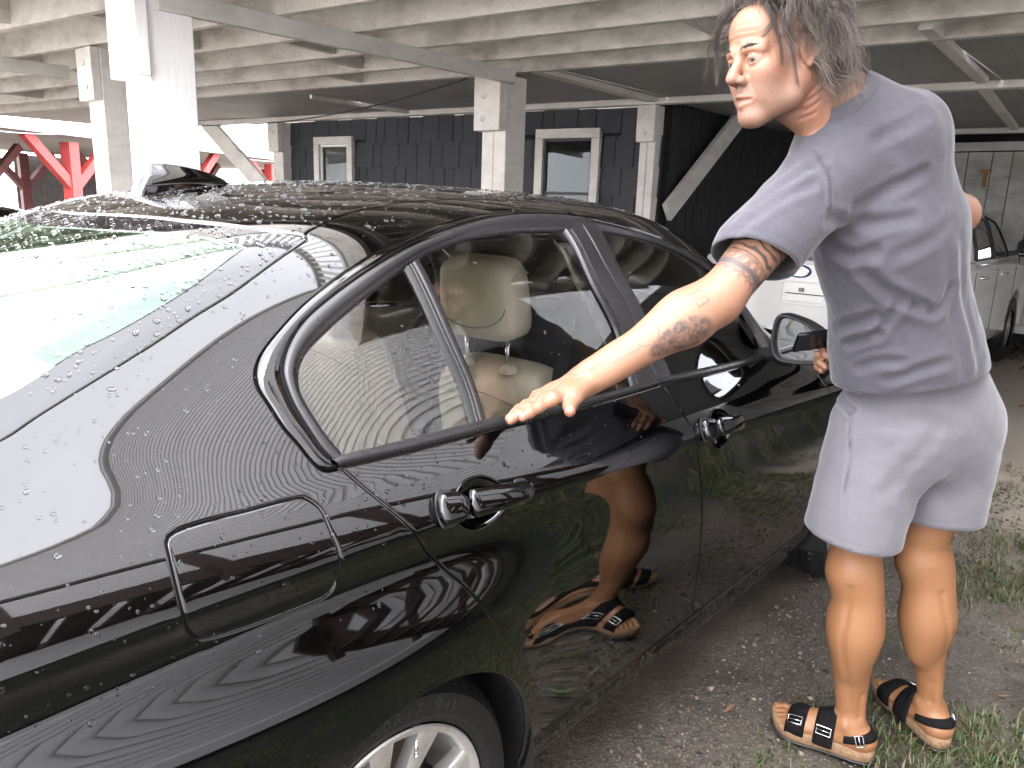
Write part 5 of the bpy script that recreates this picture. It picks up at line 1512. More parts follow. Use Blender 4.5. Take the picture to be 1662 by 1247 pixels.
for s_ in (-1, 1):
    hell(0.099, 0.0125 * s_, -0.037, 0.0125, 0.0085, 0.0085, 0.008)
    hell(0.106, 0.0075 * s_, -0.045, 0.006, 0.0045, 0.004, 0.004, True)
    # lids
    for (p, q, ra, rb) in (((0.0835, 0.0185, -0.001), (0.0880, 0.0260, 0.0036), .0026, .0036), ((0.0880, 0.0260, 0.0036), (0.0870, 0.0360, 0.0040), .0036, .0038), ((0.0870, 0.0360, 0.0040), (0.0780, 0.0475, -0.0005), .0036, .0028),
                           ((0.0835, 0.0190, -0.003), (0.0870, 0.0280, -0.0082), .0026, .0030), ((0.0870, 0.0280, -0.0082), (0.0855, 0.0380, -0.0078), .0030, .0030), ((0.0855, 0.0380, -0.0078), (0.0780, 0.0470, -0.0020), .0030, .0026)):
        hcone((p[0], p[1] * s_, p[2]), (q[0], q[1] * s_, q[2]), ra, rb, 0.0035)
    # lips
    hcone((0.087, 0.025 * s_, -0.0725), (0.1005, 0.0, -0.0655), 0.0040, 0.0052, 0.006)
    hcone((0.086, 0.023 * s_, -0.0765), (0.0965, 0.0, -0.0835), 0.0040, 0.0056, 0.006)
    # ears
    hell(-0.012, 0.076 * s_, -0.002, 0.019, 0.0075, 0.030, 0.008)
    hcone((0.000, 0.079 * s_, 0.020), (-0.026, 0.086 * s_, 0.022), 0.0045, 0.0045, 0.006); hcone((-0.026, 0.086 * s_, 0.022), (-0.030, 0.086 * s_, -0.006), 0.0045, 0.0045, 0.006)
    hcone((-0.030, 0.086 * s_, -0.006), (-0.012, 0.080 * s_, -0.030), 0.0045, 0.006, 0.006)
    hell(-0.011, 0.087 * s_, 0.002, 0.011, 0.006, 0.016, 0.006, True)
hcone((0.1035, 0.0, -0.0745), (0.092, 0.024, -0.0748), 0.0040, 0.0026, 0.004, True)
hcone((0.1035, 0.0, -0.0745), (0.092, -0.024, -0.0748), 0.0040, 0.0026, 0.004, True)
# left arm
def limb(a, b, ra, rm, rb, t=0.35, k=0.025):
    m = a * (1 - t) + b * t
    body.cone(a, m, ra, rm, k); body.cone(m, b, rm, rb, k)
limb(J['lsh'], J['lelb'], 0.060, 0.056, 0.043, 0.4, 0.03)
ua = nv(J['lelb'] - J['lsh']); fa = nv(J['lwri'] - J['lelb'])
upn = nv(np.array([0, -0.35, 0.9]) - fa * (np.array([0, -0.35, 0.9]) @ fa))
limb(J['lelb'], J['lwri'], 0.042, 0.049, 0.0275, 0.24, 0.03)
body.ell(J['lelb'] * 0.76 + J['lwri'] * 0.24 + upn * 0.012, (0.085, 0.040, 0.036), rotm(fa, upn), 0.03)
body.cone(J['lelb'] - upn * 0.022 + ua * 0.012, J['lelb'] - upn * 0.024 - ua * 0.01, 0.024, 0.024, 0.02)
body.flat(J['lelb'] * 0.25 + J['lwri'] * 0.75, J['lwri'] + fa * 0.02, 0.036, 0.034, upn, 0.78, 0.02)
body.ell(J['lwri'] - fa * 0.015 + upn * 0.020, 0.012, None, 0.02)
# right arm (mostly hidden)
limb(J['rsh'], J['relb'], 0.058, 0.054, 0.042, 0.4, 0.03); limb(J['relb'], J['rwri'], 0.042, 0.046, 0.028, 0.25, 0.03)
# hands
def hand(wr, f, n, thumb_side, curl=0.0, scale=1.0, thumb=None, spread=0.10):
    f = nv(f); n = nv(n - f * (n @ f)); s = np.cross(f, n) * thumb_side      # towards the thumb
    S = scale
    body.flat(wr, wr + f * 0.05 * S, 0.033 * S, 0.041 * S, n, 0.50, 0.015)
    body.flat(wr + f * 0.045 * S + s * 0.014 * S, wr + f * 0.094 * S + s * 0.022 * S, 0.022 * S, 0.0205 * S, n, 0.62, 0.012)
    body.flat(wr + f * 0.045 * S - s * 0.014 * S, wr + f * 0.086 * S - s * 0.020 * S, 0.022 * S, 0.020 * S, n, 0.60, 0.012)
    lens = (0.074, 0.083, 0.077, 0.060); off = (0.030, 0.010, -0.010, -0.029); st = (0.096, 0.100, 0.096, 0.088); rad = (0.0098, 0.010, 0.0095, 0.0083)
    tips = []
    for i in range(4):
        k0 = wr + (f * st[i] + s * off[i]) * S - n * 0.002
        body.ell(k0 + n * 0.004, 0.0115 * S, None, 0.01)
        d = nv(f + s * (off[i] * spread * 12) * 0.3); a = curl * (0.9 + 0.15 * i); p = k0; L = lens[i] * S
        for j, (fr, r0, r1) in enumerate(((0.46, 1.08, 1.0), (0.30, 1.02, 0.93), (0.24, 0.95, 0.80))):
            aa = a * (j + 1) + (0.05 * j)
            dd = d * math.cos(aa) - n * math.sin(aa)
            q = p + dd * L * fr
            body.cone(p, q, rad[i] * r0 * S, rad[i] * r1 * S, 0.004)
            if j < 2: body.ell(q + n * 0.001, rad[i] * 1.08 * S, None, 0.004)
            p = q
        tips.append((p, dd, n * math.cos(aa) + d * math.sin(aa), rad[i] * S))
    tb = wr + (f * 0.022 + s * 0.024) * S - n * 0.006
    t1, t2, t3 = thumb if thumb is not None else ((f * 0.6 + s * 0.8), (f * 0.8 + s * 0.5), (f * 0.95 + s * 0.2))
    p = tb; r_ = (0.019, 0.0145, 0.0125, 0.0105)
    for j, (d, L) in enumerate(((t1, 0.038), (t2, 0.026), (t3, 0.022))):
        q = p + nv(d) * L * S; body.cone(p, q, r_[j] * S, r_[j + 1] * S, 0.012 if j == 0 else 0.005); p = q
    tips.append((p, nv(d), nv(n + s), 0.0115 * S))
    return tips
HF = nv([-0.19, 0.036, -0.042]); HN = nv([0.02, 0.22, 0.97])
HSO = -np.cross(HF, HN)
ltips = hand(J['lwri'] + fa * 0.012, HF, HN, -1, 0.03, 1.02, thumb=(nv(HF * 0.95 + HSO * 0.45 - HN * 0.2), nv(HF * 0.9 + HSO * 0.5 - HN * 0.25), nv(HF * 0.6 + HSO * 0.7 - HN * 0.2)), spread=0.02)
RF = nv([-0.75, 0.35, -0.25]); RN = nv([0.3, 0.9, 0.35])
rtips = hand(J['rwri'], RF, RN, 1, 0.42, 1.0)
# legs and feet
FEET = {}
for sd, yawf in (('l', R(99)), ('r', R(52))):
    hp_, kn, an = J[sd + 'hip'], J[sd + 'knee'], J[sd + 'ank']
    fdir = np.array([math.cos(yawf), math.sin(yawf), 0]); sdir = np.array([-fdir[1], fdir[0], 0]); lat = sdir * (1 if sd == 'l' else -1)   # lat: outer side
    body.cone(hp_, kn, 0.098, 0.055, 0.04)
    body.ell(kn + [0, 0, 0.0], (0.052, 0.054, 0.065), np.stack([fdir, sdir, [0, 0, 1]]), 0.03)
    body.cone(kn - fdir * 0.008, kn * 0.62 + an * 0.38 - fdir * 0.012, 0.052, 0.052, 0.03)
    body.cone(kn * 0.62 + an * 0.38 - fdir * 0.010, an, 0.050, 0.0285, 0.07)
    c1_ = kn * 0.71 + an * 0.29
    body.ell(c1_ - fdir * 0.022 - lat * 0.015 - [0, 0, 0.01], (0.042, 0.037, 0.150), np.stack([fdir, sdir, [0, 0, 1]]), 0.05)
    body.ell(c1_ - fdir * 0.020 + lat * 0.017, (0.041, 0.036, 0.148), np.stack([fdir, sdir, [0, 0, 1]]), 0.05)
    body.cone(c1_ + fdir * 0.022, an + fdir * 0.004, 0.028, 0.021, 0.02)
    body.cone(kn * 0.4 + an * 0.6 - fdir * 0.030, an - fdir * 0.031 - [0, 0, 0.03], 0.014, 0.0105, 0.022)      # heel cord
    body.ell(an + lat * 0.026 + [0, 0, -0.004], 0.013, None, 0.018); body.ell(an - lat * 0.026 + fdir * 0.012 + [0, 0, 0.006], 0.013, None, 0.018)
    heel = an - fdir * 0.034 - np.array([0, 0, 0.042])
    body.ell(heel, (0.036, 0.032, 0.034), np.stack([fdir, sdir, [0, 0, 1]]), 0.025)
    ball = an + fdir * 0.125 - np.array([0, 0, 0.052])
    body.cone(an - [0, 0, 0.012], ball + [0, 0, 0.010], 0.036, 0.022, 0.03)
    body.flat(heel - [0, 0, 0.004], ball + lat * 0.018 - [0, 0, 0.004], 0.030, 0.026, (0, 0, 1), 0.8, 0.03)
    body.flat(heel - [0, 0, 0.002], ball - lat * 0.022, 0.028, 0.027, (0, 0, 1), 0.8, 0.03)
    body.flat(ball + lat * 0.030 - [0, 0, 0.002], ball - lat * 0.026, 0.022, 0.024, (0, 0, 1), 0.72, 0.02)
    for i, (o, L, r0) in enumerate(((-0.030, 0.058, 0.0130), (-0.008, 0.055, 0.0095), (0.010, 0.048, 0.0090), (0.026, 0.040, 0.0085), (0.040, 0.030, 0.0080))):
        p0 = ball + lat * o + fdir * (0.012 - 0.25 * max(0, o)) - np.array([0, 0, 0.004]); p1 = p0 + fdir * L * 0.6 + [0, 0, 0.004]; p2 = p0 + fdir * L - [0, 0, 0.003]
        body.cone(p0, p1, r0, r0 * 0.95, 0.006); body.cone(p1, p2, r0, r0 * 0.92, 0.004)
    FEET[sd] = (fdir, lat, heel, ball, an)
# the T shirt: inflated torso and sleeves
shirt = Soft()
HEMC = np.array([1.318, -1.322, 1.02])
shirt.flat(HEMC - [0, 0, 0.045], J['waist'] + [-0.01, 0, 0.01], 0.198, 0.170, FW, 0.84, 0.05)
shirt.flat(J['waist'] + [-0.01, 0, 0], J['chest'] + [-0.008, 0, 0], 0.170, 0.160, FW, 0.82, 0.06)
shirt.flat(J['chest'] + [-0.008, 0, 0], J['neckb'] * 0.55 + J['chest'] * 0.45, 0.160, 0.115, FW, 0.80, 0.06)
shirt.ell(J['chest'] + [-0.05, -0.02, 0.195], (0.12, 0.085, 0.10), None, 0.07)          # rounded upper back
shirt.cone(J['lsh'] + [0.03, -0.01, -0.01], J['neckb'] + [0, 0, -0.035], 0.078, 0.072, 0.05)
shirt.cone(J['rsh'], J['neckb'] + [0.0, 0, -0.03], 0.058, 0.072, 0.05)
shirt.cone(J['neckb'] + [0.05, -0.02, -0.06], J['neckb'] + nv(hp(-0.035, 0, -0.035) - J['neckb']) * 0.065 + [0.004, -0.004, 0.0], 0.105, 0.072, 0.05)
shirt.cone(J['neckb'] + 0.04 * HM[0] + [0.01, 0, -0.10], J['neckb'] + 0.040 * HM[0] + [-0.012, 0, 0.0], 0.085, 0.064, 0.04)
SLV = J['lsh'] + ua * 0.245
shirt.cone(J['lsh'] + [0.02, -0.005, -0.01], SLV, 0.082, 0.086, 0.045)
uar = nv(J['relb'] - J['rsh']); SLR = J['rsh'] + uar * 0.12
shirt.cone(J['rsh'], SLR, 0.062, 0.062, 0.045)
# shorts
shorts = Soft()
shorts.flat(J['hip'] + [0, 0, 0.06], J['waist'] + [0.01, -0.005, 0.06], 0.172, 0.160, FW, 0.84, 0.05)
shorts.ell(J['hip'] + [0.0, -0.005, 0.03], (0.180, 0.140, 0.145), np.stack([RX, FW, [0, 0, 1]]), 0.04)
shorts.ell(J['hip'] + RX * 0.075 - FW * 0.05 + [0, 0, -0.02], (0.095, 0.088, 0.14), np.stack([RX, FW, [0, 0, 1]]), 0.05)
shorts.ell(J['hip'] - RX * 0.075 - FW * 0.05 + [0, 0, -0.02], (0.095, 0.088, 0.14), np.stack([RX, FW, [0, 0, 1]]), 0.05)
for sd in 'lr':
    d = nv(J[sd + 'knee'] - J[sd + 'hip'])
    o = RX * (-0.012 if sd == 'l' else 0.012)
    shorts.cone(J[sd + 'hip'] + o, J[sd + 'knee'] + o * 1.6 + [0, 0, 0.05], 0.118, 0.122, 0.03)
# ------------------------------------------------------------------ the man: meshes
def add_attr(o, name, kind, data):
    a = o.data.attributes.new(name, kind, 'POINT')
    a.data.foreach_set('vector' if kind == 'FLOAT_VECTOR' else 'value', np.asarray(data, np.float32).ravel())
def seg_dist(P, A):
    """distance of points to a polyline"""
    A = np.asarray(A, float); D = np.full(len(P), 9.0)
    for a, b in zip(A[:-1], A[1:]):
        ba = b - a; h = np.clip((P - a) @ ba / (ba @ ba + 1e-12), 0, 1)
        D = np.minimum(D, np.linalg.norm(P - a - h[:, None] * ba, axis=1))
    return D
man = tag(empty('person', (1.38, -1.36, 0.0)), 'man in grey T shirt and pale shorts leaning one tattooed arm along the black car', 'person')
man_off = np.array([1.38, -1.36, 0.0])
def m_skin():
    t = NT('tanned_skin')
    o = t.obj()
    n1 = t.noise(o, 16, 5, 0.6); n2 = t.noise(o, 130, 4, 0.6)
    base = t.mix(t.rng(n1, 0.3, 0.7), (0.232, 0.113, 0.066), (0.262, 0.136, 0.084))
    red = t.attr('flush').outputs['Fac']
    base = t.mix(red, base, (0.2376, 0.0891, 0.06072))
    tan = t.attr('tan').outputs['Fac']
    base = t.mix(tan, base, (0.232, 0.108, 0.048))
    base = t.mix(t.math('MULTIPLY', t.rng(n2, 0.50, 0.75), 0.30), base, (0.198, 0.0858, 0.0528))
    stub = t.math('MULTIPLY', t.attr('stubble').outputs['Fac'], t.rng(t.noise(o, 900, 2), 0.40, 0.62))
    base = t.mix(t.math('MULTIPLY', stub, 0.75), base, (0.0693, 0.05412, 0.0462))
    base = t.mix(t.attr('lip').outputs['Fac'], base, (0.1782, 0.066, 0.0528))
    base = t.mix(t.attr('nail').outputs['Fac'], base, (0.3036, 0.1716, 0.1386))
    # ink: upper arm bands and forearm pieces, drawn in the arm's own coordinates (metres along, metres around)
    arm = t.attr('arm'); sx = t.n('SeparateXYZ', {0: arm.outputs['Vector']}); u, w, m = sx.outputs[0], sx.outputs[1], sx.outputs[2]
    def M_(op, a, b=0.0): return t.math(op, a, b)
    wob = M_('MULTIPLY', M_('SUBTRACT', t.noise(arm.outputs['Vector'], 30, 2), 0.5), 0.012)
    uw = M_('ADD', u, wob)
    zig = M_('MULTIPLY', M_('PINGPONG', M_('MULTIPLY', w, 1.0), 0.009), 0.9)
    rows = M_('FRACT', M_('MULTIPLY', M_('ADD', uw, zig), 52.0))
    lines = t.rng(M_('ABSOLUTE', M_('SUBTRACT', rows, 0.5)), 0.16, 0.24, 1.0, 0.0)
    coarse = M_('FRACT', M_('MULTIPLY', uw, 17.0))
    solid = M_('MULTIPLY', t.rng(coarse, 0.78, 0.82), 1.0)
    tri = M_('GREATER_THAN', M_('PINGPONG', M_('MULTIPLY', w, 1.0), 0.008), M_('MULTIPLY', M_('FRACT', M_('MULTIPLY', uw, 34.0)), 0.008))
    band = M_('MAXIMUM', M_('MAXIMUM', M_('MULTIPLY', lines, 0.75), M_('MULTIPLY', tri, 0.55)), solid)
    cur = t.n('TexWave', {'Vector': arm.outputs['Vector'], 'Scale': 22.0, 'Distortion': 9.0, 'Detail': 1.0}).outputs[1]
    curl = t.rng(cur, 0.62, 0.72)
    bm_ = M_('MULTIPLY', t.rng(u, -0.215, -0.205), t.rng(u, -0.046, -0.036, 1.0, 0.0))
    bandm = M_('MULTIPLY', bm_, M_('MAXIMUM', M_('MULTIPLY', band, t.rng(u, -0.094, -0.088)), M_('MULTIPLY', curl, t.rng(u, -0.094, -0.088, 1.0, 0.0))))
    # portrait patch on the forearm underside
    pu = M_('DIVIDE', M_('SUBTRACT', u, 0.112), 0.070); pw = M_('DIVIDE', M_('SUBTRACT', w, -0.022), 0.031)
    rad = M_('ADD', M_('MULTIPLY', pu, pu), M_('MULTIPLY', pw, pw))
    pat = t.noise(arm.outputs['Vector'], 55, 4, 0.6, 1.5)
    patch = M_('MULTIPLY', t.rng(M_('ADD', rad, M_('MULTIPLY', t.noise(arm.outputs['Vector'], 60, 2), 0.6)), 1.0, 1.35, 1.0, 0.0), t.rng(pat, 0.36, 0.58, 0.35, 1.0))
    # thin line work: a ring, a dotted line, a boxed mark
    ru = M_('SUBTRACT', u, 0.165); rw = M_('SUBTRACT', w, 0.020)
    ring = M_('SQRT', M_('ADD', M_('MULTIPLY', ru, ru), M_('MULTIPLY', rw, rw)))
    ringm = t.rng(M_('ABSOLUTE', M_('SUBTRACT', ring, 0.024)), 0.0006, 0.0016, 0.7, 0.0)
    dash = M_('MULTIPLY', M_('GREATER_THAN', M_('FRACT', M_('MULTIPLY', u, 160.0)), 0.45), t.rng(M_('ABSOLUTE', M_('SUBTRACT', M_('ABSOLUTE', M_('SUBTRACT', w, 0.021)), 0.003)), 0.0006, 0.0016, 0.6, 0.0))
    dash = M_('MULTIPLY', dash, M_('MULTIPLY', M_('GREATER_THAN', u, 0.062), M_('LESS_THAN', u, 0.108)))
    bu = M_('ABSOLUTE', M_('SUBTRACT', u, 0.045)); bw = M_('ABSOLUTE', M_('SUBTRACT', w, 0.022))
    box = M_('MAXIMUM', bu, bw); boxm = M_('MAXIMUM', t.rng(M_('ABSOLUTE', M_('SUBTRACT', box, 0.012)), 0.0006, 0.0016, 0.7, 0.0), t.rng(M_('ABSOLUTE', M_('SUBTRACT', M_('MAXIMUM', M_('ABSOLUTE', M_('SUBTRACT', u, 0.045)), M_('MULTIPLY', bw, 1.6)), 0.006)), 0.0006, 0.0016, 0.6, 0.0))
    lineu = M_('MULTIPLY', t.rng(M_('ABSOLUTE', M_('SUBTRACT', w, M_('ADD', 0.004, M_('MULTIPLY', M_('SUBTRACT', u, 0.2), 0.05)))), 0.0008, 0.0025, 0.45, 0.0), M_('MULTIPLY', M_('GREATER_THAN', u, 0.19), M_('LESS_THAN', u, 0.27)))
    ink = M_('MULTIPLY', m, M_('MAXIMUM', M_('MAXIMUM', bandm, patch), M_('MAXIMUM', M_('MAXIMUM', ringm, dash), M_('MAXIMUM', boxm, lineu))))
    base = t.mix(M_('MULTIPLY', ink, 0.88), base, (0.033, 0.03036, 0.03168))
    h = t.math('ADD', t.math('MULTIPLY', n2, 0.5), t.noise(o, 420, 2))
    b = t.bsdf(base, t.rng(n1, 0.3, 0.7, 0.42, 0.55), 0, t.bump(h, 0.16, 0.0012))
    b.inputs['Subsurface Weight'].default_value = 0.07
    b.inputs['Subsurface Radius'].default_value = (0.010, 0.0035, 0.0018)
    b.inputs['Subsurface Scale'].default_value = 0.6
    return t.m
M_SKIN = m_skin()
bV, bF = body.mesh(0.0031)
bV = smooth_mesh(bV, bF, 1, 0.4)
bN = vnormals(bV, bF)
# small relief: tendons of the hand, neck creases
def relief(P, N, lines, amp, wid):
    d = np.zeros(len(P))
    for l in lines:
        q = np.asarray(l, float); t = np.linspace(0, 1, 14); s = np.linspace(0, 1, len(q))
        q = np.stack([np.interp(t, s, q[:, k]) for k in range(3)], 1)
        near = np.where(np.linalg.norm(P - q.mean(0), axis=1) < np.linalg.norm(q[-1] - q[0]) + 0.12)[0]
        q = np.array([P[near[np.argmin(((P[near] - p_) ** 2).sum(1))]] for p_ in q])        # lay the line on the skin
        for _ in range(2): q[1:-1] = 0.25 * q[:-2] + 0.5 * q[1:-1] + 0.25 * q[2:]
        d[near] += np.exp(-(seg_dist(P[near], q) / wid) ** 2)
    return P + N * (amp * np.clip(d, 0, 1.2))[:, None]
wr = J['lwri'] + fa * 0.012
hN = nv(HN - HF * (HN @ HF)); hS = np.cross(HF, hN) * -1
tend = [[wr + HF * 0.02 + hS * (o * 0.45) + hN * 0.015, wr + HF * 0.055 + hS * o * 0.8 + hN * 0.016, wr + HF * 0.095 + hS * o + hN * 0.010] for o in (0.030, 0.010, -0.010, -0.028)]
bV = relief(bV, bN, tend, 0.0022, 0.004)
vein = [[wr - fa * 0.10 + upn * 0.03 + hS * 0.012, wr - fa * 0.05 + upn * 0.028 + hS * 0.016, wr + HF * 0.03 + hN * 0.018 + hS * 0.012]]
bV = relief(bV, bN, vein, 0.0016, 0.004)
creases = []
for k in range(4):
    q = 0.30 + 0.17 * k; a0_ = hp(-0.012 - 0.030 * q, 0.058, -0.055 - 0.035 * q); 
    creases.append([hp(-0.060 + 0.006 * k, 0.050, -0.056 - 0.022 * k), hp(-0.034 + 0.006 * k, 0.068, -0.074 - 0.022 * k), hp(-0.004 + 0.004 * k, 0.060, -0.100 - 0.020 * k)])
bV = relief(bV, bN, creases, -0.0024, 0.0035)
ecr = [[J['lelb'] - upn * 0.040 + np.array(o_) - fa * 0.0 + np.cross(fa, upn) * s for s in (-0.03, 0.0, 0.03)] for o_ in (fa * 0.006, fa * -0.006, fa * -0.018)]
bV = relief(bV, bN, ecr, -0.0025, 0.003)
hl_ = lambda L: [hp(*p) for p in L]
lines_ = []
for s_ in (-1, 1):
    lines_ += [hl_([(0.096, 0.020 * s_, -0.036), (0.087, 0.031 * s_, -0.058), (0.078, 0.029 * s_, -0.084)]), hl_([(0.084, 0.020 * s_, -0.0155), (0.082, 0.034 * s_, -0.018), (0.073, 0.047 * s_, -0.012)]),
               hl_([(0.073, 0.050 * s_, 0.001), (0.060, 0.058 * s_, -0.004)]), hl_([(0.073, 0.050 * s_, -0.003), (0.060, 0.058 * s_, -0.014)]), hl_([(0.074, 0.050 * s_, 0.005), (0.060, 0.060 * s_, 0.006)])]
lines_ += [hl_([(0.088, -0.045, z_), (0.098, 0, z_ + 0.003), (0.088, 0.045, z_)]) for z_ in (0.040, 0.052, 0.064)] + [hl_([(0.104, 0.006 * s_, 0.012), (0.102, 0.007 * s_, 0.030)]) for s_ in (-1, 1)]
bV = relief(bV, bN, lines_, -0.0010, 0.0028)
calf = []
for sd in 'lr':
    fdir, lat, heel, ball, an = FEET[sd]; kn = J[sd + 'knee']
    calf += [[kn * 0.85 + an * 0.15 - fdir * 0.07, kn * 0.62 + an * 0.38 - fdir * 0.075 + lat * 0.003, kn * 0.42 + an * 0.58 - fdir * 0.055 + lat * 0.006]]
    calf += [[kn * 0.95 + an * 0.05 + lat * 0.055 - fdir * 0.01, kn * 0.6 + an * 0.4 + lat * 0.055 + fdir * 0.004, an + lat * 0.045 - fdir * 0.016]]
    calf += [[an + o * 0.03 - fdir * 0.024 + [0, 0, 0.10], an + o * 0.028 - fdir * 0.028 + [0, 0, 0.03]] for o in (lat, -lat)]
bV = relief(bV, bN, calf, -0.0035, 0.010)
skin_o = mesh_np('body', bV - man_off, bF, M_SKIN, man, True)
# attributes
Hl = (bV - HEADC) @ HM.T / HS
nh_ = np.linalg.norm(Hl, axis=1) < 0.22
stub = nh_ * np.clip((-0.028 - Hl[:, 2] + 0.25 * (Hl[:, 0] - 0.08)) / 0.02, 0, 1) * np.clip((Hl[:, 0] + 0.015) / 0.02, 0, 1) * np.clip((Hl[:, 2] + 0.145) / 0.02, 0, 1)
lip = nh_ * np.maximum(np.exp(-(seg_dist(Hl, [[0.090, -0.025, -0.0725], [0.106, 0, -0.066], [0.090, 0.025, -0.0725]]) / 0.0055) ** 2), np.exp(-(seg_dist(Hl, [[0.089, -0.022, -0.0775], [0.102, 0, -0.0835], [0.089, 0.022, -0.0775]]) / 0.0065) ** 2))
stub = stub * (1 - np.clip(lip * 1.3, 0, 1))
fl = nh_ * np.maximum.reduce([np.exp(-(np.linalg.norm(Hl - [0.112, 0, -0.03], axis=1) / 0.018) ** 2), 0.7 * np.exp(-(np.linalg.norm(np.abs(Hl) * [1, 1, 0] + Hl * [0, 0, 1] - [0.07, 0.048, -0.025], axis=1) / 0.024) ** 2), 0.8 * np.exp(-(np.linalg.norm(np.abs(Hl) * [1, 1, 0] + Hl * [0, 0, 1] - [-0.015, 0.08, 0.0], axis=1) / 0.03) ** 2)])
fl = np.maximum(fl, 0.8 * np.clip(sum(np.exp(-(seg_dist(bV, c) / 0.02) ** 2) for c in creases), 0, 1))
fl = np.maximum(fl, 0.6 * np.exp(-(np.linalg.norm(bV - J['lelb'] + upn * 0.03, axis=1) / 0.045) ** 2))
for (p, d, n, r_) in ltips: fl = np.maximum(fl, 0.6 * np.exp(-(np.linalg.norm(bV - p, axis=1) / 0.016) ** 2))
nail = np.zeros(len(bV))
for (p, d, n, r_) in ltips: nail = np.maximum(nail, np.exp(-(np.linalg.norm((bV - p - n * r_ * 0.9), axis=1) / 0.0062) ** 4))
U1 = (bV - J['lelb']) @ fa; U0 = (bV - J['lelb']) @ ua
onf = U1 > 0
uu_ = np.where(onf, U1, U0)
side = np.cross(fa, upn)
ang = np.arctan2((bV - J['lelb']) @ side, (bV - J['lelb']) @ upn)
r1 = np.linalg.norm(bV - J['lelb'] - U1[:, None] * fa, axis=1); r0 = np.linalg.norm(bV - J['lelb'] - U0[:, None] * ua, axis=1)
am = ((np.where(onf, r1, r0) < 0.085) & (U1 < 0.30) & (U0 > -0.24)).astype(float)
vdir = nv(np.array([-0.75, -0.62, 0.15])); vd = nv(vdir - fa * (vdir @ fa)); vs_ = np.cross(fa, vd); vs_ = vs_ * np.sign(vs_[2])
ang = np.arctan2((bV - J['lelb'] - uu_[:, None] * np.where(onf[:, None], fa, ua)) @ vs_, (bV - J['lelb'] - uu_[:, None] * np.where(onf[:, None], fa, ua)) @ vd)
arm_a = np.stack([uu_, ang * 0.045, am], 1)
tan_ = np.clip((0.9 - bV[:, 2]) / 0.3, 0, 1)
for nm, d_ in (('stubble', stub), ('lip', np.clip(lip, 0, 1) * 0.5), ('flush', np.clip(fl, 0, 1) * 0.7), ('nail', nail * 0.7), ('tan', tan_)): add_attr(skin_o, nm, 'FLOAT', d_)
add_attr(skin_o, 'arm', 'FLOAT_VECTOR', arm_a)
# eyes
def m_eye():
    t = NT('eye_surface')
    o = t.obj(); d = t.n('VectorMath', {0: o, 1: (1.0, 0, 0)}, operation='DOT_PRODUCT').outputs['Value']
    L = t.n('VectorMath', {0: o}, operation='LENGTH').outputs['Value']
    a = t.math('DIVIDE', d, L)
    c = t.mix(t.rng(a, 0.885, 0.895), (0.17, 0.145, 0.13), (0.05, 0.05, 0.03))
    c = t.mix(t.rng(a, 0.972, 0.976), c, (0.004, 0.004, 0.004))
    t.bsdf(c, 0.06)
    return t.m
M_EYE = m_eye()
for s_ in (-1, 1):
    mb = MB(); mb.sphere((0, 0, 0), 0.0122 * HS, 24, 16)
    e = mb.build('eye', M_EYE, man, True)
    look = nv(HM[0] * 0.93 + HM[1] * 0.30 - HM[2] * 0.06); Em = rotm(look, HM[2])
    e.matrix_local = Matrix(np.vstack([np.c_[Em.T, (hp(0.0785, 0.0325 * s_, -0.0008) - man_off)], [0, 0, 0, 1]]).tolist())
# ---- hair
def strands(name, roots, parent, mat, off):
    """roots: list of (points, radius root, colour 0..1); three-sided tapering tubes in one mesh"""
    V = []; F = []; Cc = []
    for pts, r_, col in roots:
        n = len(pts); T_ = np.gradient(pts, axis=0); T_ /= np.linalg.norm(T_, axis=1, keepdims=True) + 1e-9
        ref = np.cross(T_, [0.31, 0.52, 0.79]); ref /= np.linalg.norm(ref, axis=1, keepdims=True) + 1e-9
        bi = np.cross(T_, ref); b = len(V)
        for i in range(n):
            rr = r_ * (1 - 0.75 * (i / (n - 1)) ** 2)
            for k in range(3):
                a = 2 * PI * k / 3
                V.append(pts[i] + (ref[i] * math.cos(a) + bi[i] * math.sin(a)) * rr)
            Cc += [col] * 3
        for i in range(n - 1):
            for k in range(3): F.append((b + 3 * i + k, b + 3 * i + (k + 1) % 3, b + 3 * i + 3 + (k + 1) % 3, b + 3 * i + 3 + k))
    o = mesh_np(name, np.array(V) - off, np.array(F), mat, parent, True)
    add_attr(o, 'tone', 'FLOAT', Cc)
    return o
def m_hair():
    t = NT('greying_brown_hair')
    a = t.attr('tone').outputs['Fac']
    r = t.n('ValToRGB', {0: a}); e = r.color_ramp.elements
    e[0].position, e[0].color = 0.0, (0.018, 0.013, 0.011, 1); e[1].position, e[1].color = 1.0, (0.23, 0.19, 0.155, 1)
    q = r.color_ramp.elements.new(0.45); q.color = (0.060, 0.043, 0.033, 1)
    q = r.color_ramp.elements.new(0.75); q.color = (0.135, 0.105, 0.085, 1)
    t.bsdf(r.outputs[0], 0.38, 0, None, IOR=1.55)
    return t.m
M_HAIR = m_hair()
hr_ = np.random.default_rng(11)
SK = np.array([0.100, 0.078, 0.092]); SC = np.array([-0.018, 0, 0.032])       # skull in head coordinates
def on_skull(q):
    d = q - SC; return SC + d / np.sqrt(((d / SK) ** 2).sum())
